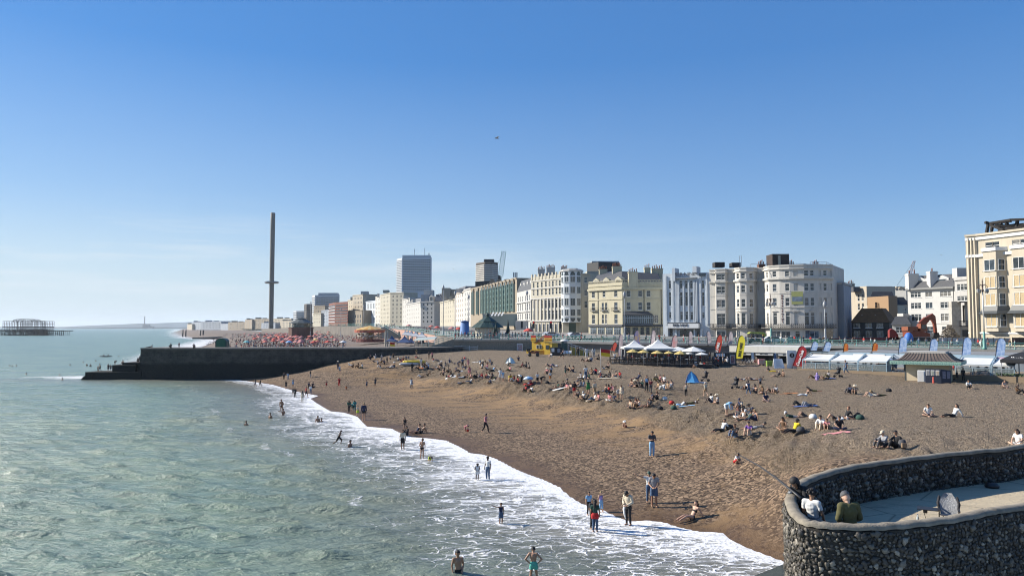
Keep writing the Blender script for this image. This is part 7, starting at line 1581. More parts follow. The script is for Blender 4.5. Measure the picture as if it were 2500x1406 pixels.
# ---------------------------------------------------------------- people
V3=Vector
def P_(**k):return k
def sym(a):return(a,(-a[0],a[1],a[2]))
def pose_def(pel,chest,neck,head,elL,wrL,knL,anL,elR=None,wrR=None,knR=None,anR=None,toe=(0,-1,0),face=(0,-1,0)):
 m=lambda a:(-a[0],a[1],a[2])
 return dict(pel=pel,chest=chest,neck=neck,head=head,L=(elL,wrL,knL,anL),R=(elR or m(elL),wrR or m(wrL),knR or m(knL),anR or m(anL)),toe=toe,face=face)
LEG=((.1,-.02,.5),(.105,.03,.08));A0=((.235,.03,1.14),(.25,-.06,.9))
POSES={
'stand':pose_def((0,0,.95),(0,0,1.29),(0,.01,1.47),(0,-.02,1.63),*A0,*LEG),
'stand2':pose_def((.03,0,.95),(0,0,1.29),(-.01,.01,1.47),(-.02,-.03,1.62),(.24,.05,1.15),(.16,-.12,.95),(.13,-.05,.5),(.17,.0,.08),(-.25,.04,1.14),(-.22,-.05,.9),(-.08,0,.5),(-.09,.03,.08)),
'down':pose_def((0,0,.95),(0,-.02,1.29),(0,-.05,1.46),(0,-.14,1.57),(.25,-.02,1.14),(.1,-.24,1.02),*LEG,face=(0,-.75,-.65)),
'phone':pose_def((0,0,.95),(0,0,1.29),(0,0,1.47),(0,-.08,1.60),(.26,-.05,1.13),(.07,-.28,1.18),*LEG,face=(0,-.85,-.5)),
'walk':pose_def((0,0,.94),(0,-.03,1.28),(0,-.03,1.46),(0,-.07,1.62),(.23,.14,1.14),(.24,.12,.9),(.1,-.2,.53),(.1,-.27,.1),(-.23,-.1,1.14),(-.22,-.28,.96),(-.1,.06,.5),(-.1,.33,.15)),
'armout':pose_def((0,0,.95),(0,0,1.29),(0,.01,1.47),(0,-.03,1.62),(.235,.03,1.14),(.2,-.1,.93),(.1,-.02,.5),(.105,.03,.08),(-.43,-.04,1.46),(-.68,-.08,1.56)),
'hips':pose_def((0,0,.95),(.02,-.02,1.29),(.02,-.06,1.46),(.03,-.16,1.56),(.38,.08,1.18),(.18,.0,.98),(.13,-.03,.5),(.2,.03,.08),(-.38,.02,1.18),(-.18,-.06,.96),face=(0,-.75,-.65)),
'bend':pose_def((0,.12,.86),(0,-.2,1.0),(0,-.37,1.0),(0,-.5,.93),(.22,-.32,.72),(.14,-.4,.48),(.1,.06,.46),(.105,.06,.08),face=(0,-.7,-.7)),
'run':pose_def((0,0,.9),(0,-.12,1.22),(0,-.18,1.39),(0,-.26,1.53),(.26,.12,1.1),(.34,.3,.98),(.1,-.32,.62),(.1,-.16,.26),(-.28,-.3,1.2),(-.3,-.55,1.22),(-.1,.22,.5),(-.1,.6,.28)),
'knees':pose_def((0,0,.13),(0,.03,.48),(0,-.01,.66),(0,-.06,.81),(.25,-.18,.42),(.1,-.45,.40),(.13,-.42,.46),(.12,-.58,.08),face=(0,-.9,-.4)),
'legs':pose_def((0,0,.12),(0,.2,.45),(0,.28,.61),(0,.28,.77),(.27,.4,.3),(.27,.5,.05),(.1,-.46,.2),(.1,-.88,.08)),
'cross':pose_def((0,0,.12),(0,.0,.47),(0,-.04,.65),(0,-.1,.79),(.27,-.08,.36),(.14,-.3,.24),(.36,-.22,.17),(.02,-.36,.08),face=(0,-.9,-.45)),
'side':pose_def((0,0,.12),(.05,.03,.46),(.05,.0,.64),(.03,-.05,.79),(.3,.05,.3),(.34,.1,.06),(.1,-.42,.38),(.08,-.62,.08),(-.2,-.16,.38),(-.05,-.4,.36),(-.1,-.44,.2),(-.1,-.85,.08)),
'back':pose_def((0,0,.12),(0,.36,.14),(0,.53,.15),(0,.68,.16),(.3,.24,.09),(.32,0,.07),(.12,-.33,.42),(.12,-.56,.07),face=(0,-.3,1),toe=(0,-1,0)),
'prone':pose_def((0,0,.13),(0,-.35,.2),(0,-.5,.32),(0,-.6,.42),(.2,-.5,.06),(.08,-.74,.06),(.1,.42,.08),(.12,.84,.08),toe=(0,1,-.1)),
'crouch':pose_def((0,.06,.3),(0,-.1,.6),(0,-.17,.76),(0,-.25,.88),(.2,-.36,.46),(.1,-.5,.22),(.17,-.34,.48),(.13,-.02,.09),face=(0,-.8,-.6)),
'crawl':pose_def((0,.32,.46),(0,-.04,.52),(0,-.2,.54),(0,-.34,.54),(.2,-.08,.28),(.2,-.16,.05),(.12,.36,.08),(.12,.76,.08),face=(0,-.7,-.7),toe=(0,1,-.1)),
'lean':pose_def((0,0,.93),(0,-.2,1.24),(0,-.32,1.39),(0,-.42,1.50),(.26,-.36,1.08),(.1,-.56,1.02),*LEG,face=(0,-.8,-.6)),
'wall':pose_def((0,.02,.93),(0,.1,1.27),(0,.12,1.45),(0,.07,1.60),(.25,.06,1.1),(.2,-.14,.94),(.1,-.1,.5),(.11,-.14,.08)),
'chair':pose_def((0,0,.48),(0,.06,.83),(0,.05,1.0),(0,.0,1.15),(.25,-.06,.72),(.18,-.28,.68),(.13,-.44,.48),(.13,-.42,.08),face=(0,-.95,-.2)),
}
BODY={}
def capsules(p,fingers):
 """tapered pieces of a body: (region, a, b, ra, rb, flat, side)"""
 C=[];pel,ch,nk,hd=V3(p['pel']),V3(p['chest']),V3(p['neck']),V3(p['head']);up=(ch-pel).normalized()
 face=V3(p['face']).normalized();side=V3((1,0,0));waist=pel.lerp(ch,.42)
 C.append(('pelvis',pel-up*.05,waist,.150,.128,.74,side));C.append(('torso',waist,ch,.128,.165,.66,side));C.append(('torso',ch,ch.lerp(nk,.55),.165,.09,.66,side))
 C.append(('neck',ch.lerp(nk,.5),nk.lerp(hd,.35),.058,.052,1,side))
 hu=(hd-nk).normalized();C.append(('head',hd-hu*.035,hd+hu*.045,.082,.092,1.12,side));C.append(('head',hd-hu*.055+face*.035,hd-hu*.085+face*.05,.062,.045,.95,side))
 C.append(('head',hd-hu*.0+face*.09,hd-hu*.035+face*.112,.012,.018,1,side))
 for s in(1,-1):C.append(('head',hd+side*.088*s-hu*.0,hd+side*.092*s-hu*.03,.022,.018,.5,face))
 for s,k in((1,'L'),(-1,'R')):
  el,wr,kn,an=[V3(q)for q in p[k]];sh=ch+up*.115+side*.175*s;hp=pel+side*.088*s-up*.03
  C.append(('torso',ch.lerp(nk,.6),sh,.062,.062,1,side));C.append(('uarm',sh,el,.056,.043,1,side));C.append(('farm',el,wr,.043,.030,1,side))
  d=(wr-el).normalized();w=side-d*side.dot(d);w=w.normalized()if w.length>.2 else d.orthogonal().normalized();nrm=d.cross(w);C.append(('hand',wr,wr+d*.085,.030,.036,.5,w))
  if fingers:
   for j,(o,l)in enumerate(((-.028,.07),(-.009,.08),(.010,.075),(.028,.058))):
    b0=wr+d*.085+w*o;b1=b0+d*l*.55+nrm*.012;C.append(('hand',b0,b1,.0105,.010,1,w));C.append(('hand',b1,b1+d*l*.35+nrm*.025,.010,.0085,1,w))
   t0=wr+d*.02-w*.03*s;t1=t0+d*.04-w*.035*s+nrm*.01;C.append(('hand',t0,t1,.013,.012,1,w));C.append(('hand',t1,t1+d*.035+nrm*.012,.012,.010,1,w))
  else:
   C.append(('hand',wr+d*.08,wr+d*.15+nrm*.02,.032,.018,.45,w));C.append(('hand',wr+d*.02-w*.03*s,wr+d*.08-w*.055*s,.014,.012,1,w))
  C.append(('thigh',hp,kn,.092,.060,1,side));mid=kn.lerp(an,.3);fw=V3(p['toe']).normalized();C.append(('calf',kn,mid,.058,.060,1,side));C.append(('calf',mid,an,.060,.038,1,side))
  C.append(('foot',an-V3((0,0,.03))-fw*.045,an-V3((0,0,.035))+fw*.15+side*.02*s,.042,.032,.85,side))
 return C
def body_data(pose,vox,fingers=False):
 key=(pose,vox,fingers)
 if key in BODY:return BODY[key]
 p=POSES[pose];C=capsules(p,fingers);mb=MB()
 for reg,a,b,ra,rb,fl,side in C:
  d=(b-a);L=d.length;d=d/max(L,1e-6);pts,rs=[],[]
  for t in(-1,-.86,-.5):pts.append(a+d*ra*t);rs.append(max(.002,ra*math.sqrt(max(0,1-t*t))))
  pts+=[a,b];rs+=[ra,rb]
  for t in(.5,.86,1):pts.append(b+d*rb*t);rs.append(max(.002,rb*math.sqrt(max(0,1-t*t))))
  mb.tube(pts,rs,12,True,fl,side)
 me=mb.mesh('tmp');o=bpy.data.objects.new('tmp',me);COL.objects.link(o)
 r=o.modifiers.new('r','REMESH');r.mode='VOXEL';r.voxel_size=vox;r.use_smooth_shade=True;s=o.modifiers.new('s','SMOOTH');s.factor=.5;s.iterations=2
 ev=bpy.data.meshes.new_from_object(o.evaluated_get(bpy.context.evaluated_depsgraph_get()));bpy.data.objects.remove(o);bpy.data.meshes.remove(me)
 n=len(ev.vertices);co=np.empty(n*3);ev.vertices.foreach_get('co',co);co=co.reshape(-1,3);no=np.empty(n*3);ev.vertices.foreach_get('normal',no);no=no.reshape(-1,3)
 F_=[tuple(q.vertices)for q in ev.polygons];best=np.full(n,1e9);reg=np.zeros(n,int);tt=np.zeros(n);names=[]
 for reg_,a,b,ra,rb,fl,side in C:
  if reg_ not in names:names.append(reg_)
  A,B=np.array(a),np.array(b);e=B-A;t=np.clip(((co-A)@e)/(e@e+1e-9),0,1);d=np.linalg.norm(co-A-t[:,None]*e,axis=1)-(ra+(rb-ra)*t)*(.5+.5*fl)
  m=d<best;best=np.where(m,d,best);reg=np.where(m,names.index(reg_),reg);tt=np.where(m,t,tt)
  # parameter measured along whole limb for the calf made of two pieces
 rn=np.array(names)[reg];p_=V3(p['pel']);up=np.array((V3(p['chest'])-p_).normalized());hgt=(co-np.array(p_))@up
 hd,nk=V3(p['head']),V3(p['neck']);hu=(hd-nk).normalized();fc=V3(p['face']).normalized();fc=(fc-hu*fc.dot(hu)).normalized();rel=(co-np.array(hd))/.11
 kn_an=np.zeros(n)
 for k in 'LR':
  a,b=np.array(p[k][2]),np.array(p[k][3]);e=b-a;t=((co-a)@e)/(e@e);near=np.linalg.norm(co-a-np.clip(t,0,1)[:,None]*e,axis=1)<.12;kn_an=np.where(near&(rn=='calf'),t,kn_an)
 D=dict(me=ev,co=co,no=no,F=F_,reg=rn,t=tt,h=hgt,hu=rel@np.array(hu),hf=rel@np.array(fc),calf=kn_an,hd=hd,huv=hu,fcv=fc,nk=nk,key=key,cache={})
 ev.name='person_body';ev.materials.clear();ev.materials.append(None);BODY[key]=D;return D
def region_mask(D,kind,style):
 r,t,h=D['reg'],D['t'],D['h']
 if kind=='top':
  tor=(r=='torso')|((r=='pelvis')&(h>.08))|((r=='neck')&(h<.36))
  return{'tee':tor|((r=='uarm')&(t<.62)),'long':tor|(r=='uarm')|((r=='farm')&(t<.93)),'jacket':tor|((r=='pelvis')&(h>-.02))|(r=='uarm')|((r=='farm')&(t<.97)),'tank':tor&(h<.44),'bikini':(r=='torso')&(h>.26)&(h<.36),
  'dress':tor|(r=='pelvis')|((r=='thigh')&(t<.62))|((r=='uarm')&(t<.2)),'wetsuit':tor|(r=='pelvis')|(r=='thigh')|(r=='uarm')|(r=='farm')|((r=='calf')&(D['calf']<.85))}[style]
 if kind=='bottom':
  pv=(r=='pelvis')&(h<.13)
  return{'trousers':pv|(r=='thigh')|((r=='calf')&(D['calf']<.93)),'shorts':pv|((r=='thigh')&(t<.85)),'trunks':pv|((r=='thigh')&(t<.5)),'briefs':(pv&(h<.06))|((r=='thigh')&(t<.1)),'crop':pv|(r=='thigh')|((r=='calf')&(D['calf']<.5))}[style]
 if kind=='shoes':return r=='foot'
 hu,hf=D['hu'],D['hf'];hd=r=='head'
 if style=='hood':return(hd&~((hf>.45)&(hu<.55)))|(r=='neck')
 if style=='cap':return hd&(hu>.2)
 if style=='long':return hd&(((hf<.1)&(hu>-.9))|(hu>.55))
 return hd&(((hf<-.05)&(hu>-.5))|(hu>.58))
def garment(D,kind,style):
 key=(kind,style)
 if key in D['cache']:return D['cache'][key]
 m=region_mask(D,kind,style);off={'top':.014,'bottom':.011,'shoes':.008,'hair':.016}[kind]
 if style in('jacket','dress'):off=.026
 if style=='hood':off=.028
 ids=[f for f in D['F']if sum(m[i]for i in f)>=len(f)*.6]
 used=sorted(set(i for f in ids for i in f));mp={v:k for k,v in enumerate(used)};co,no=D['co'][used],D['no'][used]
 o_=np.full(len(used),off)
 if style in('dress',):o_=off+np.clip(.05-D['h'][used]*.12,0,.05)
 if kind=='bottom' and style in('shorts','trunks'):o_=off+np.clip(D['t'][used]*.03,0,.03)*(D['reg'][used]=='thigh')
 if kind in('top','bottom')and style not in('bikini','briefs','wetsuit'):o_=o_+.005*np.sin(co[:,2]*38+co[:,0]*21)*np.sin(co[:,1]*27+co[:,2]*11)
 w=co+no*o_[:,None];mb=MB();mb.add([tuple(x)for x in w],[tuple(mp[i]for i in f)for f in ids],True)
 hd,hu,fc=D['hd'],D['huv'],D['fcv']
 if kind=='hair':
  if style=='long':mb.tube([hd-fc*.07+hu*.03,hd-fc*.095-hu*.06,D['nk']-fc*.085-hu*.06,D['nk']-fc*.10-hu*.2],[.06,.085,.085,.03],9,True,.6,(1,0,0))
  if style=='bun':mb.tube([hd+hu*.08-fc*.06,hd+hu*.15-fc*.09],[.05,.035],8)
  if style=='cap':mb.tube([hd+hu*.035+fc*.08,hd+hu*.02+fc*.17],[.075,.055],9,True,.18,(1,0,0))
  if style=='hat':
   c=hd+hu*.05;s=(1,0,0);q=MB();mb.tube([c-hu*.01,c+hu*.015],[.21,.2],14,True,1,s);mb.tube([c,c+hu*.09],[.115,.09],12,True,1,s)
  if style=='curly':
   r_=random.Random(1)
   for k in range(26):
    a=r_.random()*6.28;e=r_.uniform(-.1,1.2);dr=(V3((1,0,0))*math.cos(a)*math.cos(e)+fc*(math.sin(a)*math.cos(e)-.25)+hu*math.sin(e));c=hd+dr*.115;mb.tube([c-hu*.03,c,c+hu*.03],[.012,.036,.012],6)
 nm={'top':'top','bottom':'bottoms','shoes':'shoes','hair':'hair'}[kind]
 me=mb.mesh(nm);me.materials.append(None);D['cache'][key]=me;return me
CC=dict(white=(.62,.62,.60),cream=(.55,.48,.36),grey=(.26,.26,.27),charcoal=(.06,.06,.065),black=(.013,.013,.015),navy=(.016,.024,.06),blue=(.04,.10,.30),denim=(.06,.10,.17),skyblue=(.22,.40,.60),teal=(.02,.22,.22),green=(.03,.20,.06),darkgreen=(.02,.06,.045),olive=(.075,.07,.025),lime=(.45,.6,.03),yellow=(.62,.45,.02),orange=(.62,.17,.02),red=(.42,.02,.02),maroon=(.14,.02,.025),pink=(.55,.22,.22),lilac=(.32,.24,.52),purple=(.12,.05,.25),brown=(.11,.06,.03),tan=(.36,.24,.14),aqua=(.09,.38,.30))
CN=dict(skyblue='sky blue',denim='denim blue',darkgreen='dark green',aqua='aqua green')
SK=dict(fair=(.47,.29,.20),mid=(.36,.20,.125),tan=(.27,.15,.09),dark=(.075,.04,.026))
HR=dict(black=(.012,.01,.01),brown=(.05,.028,.015),blond=(.34,.24,.11),grey=(.26,.25,.24),red=(.18,.06,.02))
def cm(n):return mat(n+' cloth',CC[n],.9,.1,9)
def sm(n):return mat(n+' skin',SK[n],.55,.08,6)
def hm(n):return mat(n+' hair',HR[n]if n in HR else CC[n],.7,.2,12)
LABELS={}
def person(px,py,pose,face,top,bot,hair,skin,label,h=None,sink=0.,vox=.024,fingers=False,shoes=None,group=None,loc=None,sc=None):
 """one person; top/bot/hair are 'style colour' strings"""
 p=loc if loc is not None else gnd(px,py)
 if sc is None:
  sc=1.0
  if h:sc=max(.5,min(1.12,h*p.y/F/1.75))
 D=body_data(pose,vox,fingers)
 o=inst('person',D['me'],None,(p[0],p[1],p[2]-sink),R(face),sm(skin),sc);tag(o,label,'person',group)
 LABELS.setdefault(label,[]).append(o)
 for kind,spec in(('bottom',bot),('top',top),('hair',hair)):
  if not spec:continue
  st,c=spec.split();inst({'top':'top','bottom':'bottoms','hair':{'cap':'cap','hat':'sun_hat','hood':'hood'}.get(st,'hair')}[kind],garment(D,kind,st),o,m=hm(c)if kind=='hair' else cm(c))
 if shoes:inst('shoes',garment(D,'shoes','any'),o,m=cm(shoes))
 return o
def water(px,py,z=.03):return onz(px,py,z)
# the three people on the flint groyne
person(0,0,'lean',-62,'jacket black','trousers charcoal','hood black','mid','hooded angler in a black jacket leaning over the flint wall with a rod',vox=.011,fingers=True,shoes='black',loc=(8.12,20.65,GF),sc=1.06)
person(0,0,'wall',135,'tee white','trousers grey','curly black','tan','young person with curly black hair in a white tee by the flint wall',vox=.011,fingers=True,shoes='white',loc=(7.74,19.25,GF),sc=.98)
person(0,0,'down',186,'jacket olive','trousers charcoal','cap charcoal','fair','person in an olive green jacket and dark cap seen from behind on the groyne',vox=.011,fingers=True,shoes='brown',loc=(8.12,18.05,GF),sc=1.08)
def groyne_props():
 a,b=Vector((7.56,20.1,5.6)),at(1806,1111,23.2);r=empty('fishing_rod',a,0,'long dark fishing rod slanting up from the hooded angler over the beach','fishing rod');g=MB();pts=[Vector((0,0,0))+(b-a)*t+Vector((0,0,.08*math.sin(t*3.1)))for t in(-.12,0,.3,.6,1)];g.tube(pts,[.04,.036,.028,.022,.014],7);g.build('rod',IRON,r);g=MB();c=(b-a)*.06;g.lathe((c.x,c.y,c.z-.1),[(.045,0),(.045,.05)],10);g.build('reel',GREYM,r)
 # folding chair
 c=onz(2318,1286,GF);r=empty('camping_chair',c,R(-28),'grey and black padded folding camping chair standing on the groyne deck','chair');r.scale=(.78,)*3;GRY=mat('grey quilted fabric',(.31,.315,.32),.8,.3,5,bump=.05)
 g=MB();n=10;vs=[]
 for j in range(7):
  t=j/6;w=(.27,.29,.30,.30,.28,.24,.13)[j]
  for k in range(5):u=-1+k/2;vs.append((u*w,.18+.26*t+.05*u*u*-1,.42+.72*t+.03*math.sin(t*14)))
 fs=[(5*j+k,5*j+k+1,5*j+k+6,5*j+k+5)for j in range(6)for k in range(4)];m0=len(vs);vs2=[(x,y+.06,z)for x,y,z in vs];g.add(vs,fs,True);g.add(vs2,[tuple(reversed(f))for f in fs],True);g.build('backrest',GRY,r)
 for s in(-1,1):g=MB();g.tube([(s*.31,.2,.55),(s*.34,.3,.8),(s*.29,.42,1.05)],[.03,.06,.04],8);g.build('side_bolster',mat('black padding',(.02,.02,.022),.8),r)
 g=MB();g.slab([(-.27,.2,.40),(.27,.2,.40),(.29,-.3,.46),(-.29,-.3,.46)],.05,(0,0,1));g.build('seat',GRY,r);g=MB()
 for s in(-1,1):g.bar((s*.33,-.35,0),(s*.3,.3,.72),.025);g.bar((s*.33,.35,0),(s*.33,-.33,.66),.025);g.bar((s*.33,-.36,.66),(s*.33,.22,.68),.045)
 for y in(-.35,.35):g.bar((-.33,y,0),(.33,y,.4),.022);g.bar((.33,y,0),(-.33,y,.4),.022)
 g.build('frame',IRON,r);g=MB();g.box(-1.05,-.35,-.42,.1,.62,.645);g.build('side_table',IRON,r);g=MB();g.lathe((-.78,-.3,.5),[(.07,0),(.075,.12)],10);g.build('cup_holder',IRON,r);g=MB();g.bar((-.7,-.3,0),(-.85,-.3,.62),.02);g.build('table_leg',IRON,r)
 p=onz(2241,1276,GF);g=MB();g.lathe((0,0,0),[(.035,0),(.037,.16),(.014,.21),(.014,.24)],12);q=MB();q.lathe((0,0,.24),[(.016,0),(.016,.02)],10);simple('bottle','clear plastic bottle standing on the groyne deck left of the chair','bottle',p,[('body',g,glass('clear bottle',(.45,.52,.55),.1)),('cap',q,CANVB)])
 p=onz(2422,1190,GF);g=MB();g.lathe((0,0,0),[(.22,0),(.24,.08),(.16,.17),(.02,.2)],12);h=MB();h.tube([(-.1,0,.15),(0,0,.26),(.1,0,.15)],.015,6);simple('bag','dark rounded bag lying in the shade on the groyne deck','bag',p,[('body',g,IRON),('handle',h,IRON)])
 p=Vector((8.75,18.35,GF));g=MB().box(-.25,.25,-.18,.18,0,.36);h=MB().box(-.27,.27,-.2,.2,.36,.42);simple('cool_box','blue cool box at the feet of the person in the olive jacket','cool box',p,[('body',g,mat('blue plastic',(.01,.06,.28),.4)),('lid',h,mat('blue lid',(.015,.08,.34),.4))])
 p=Vector((8.2,19.6,GF));g=MB().box(-.35,.3,-.25,.25,0,.55);h=MB();h.tube([(-.2,0,.55),(0,0,.68),(.2,0,.55)],.02,6);simple('tackle_box','black tackle box in the shade between the people on the groyne','box',p,[('body',g,IRON),('handle',h,GREYM)])
groyne_props()
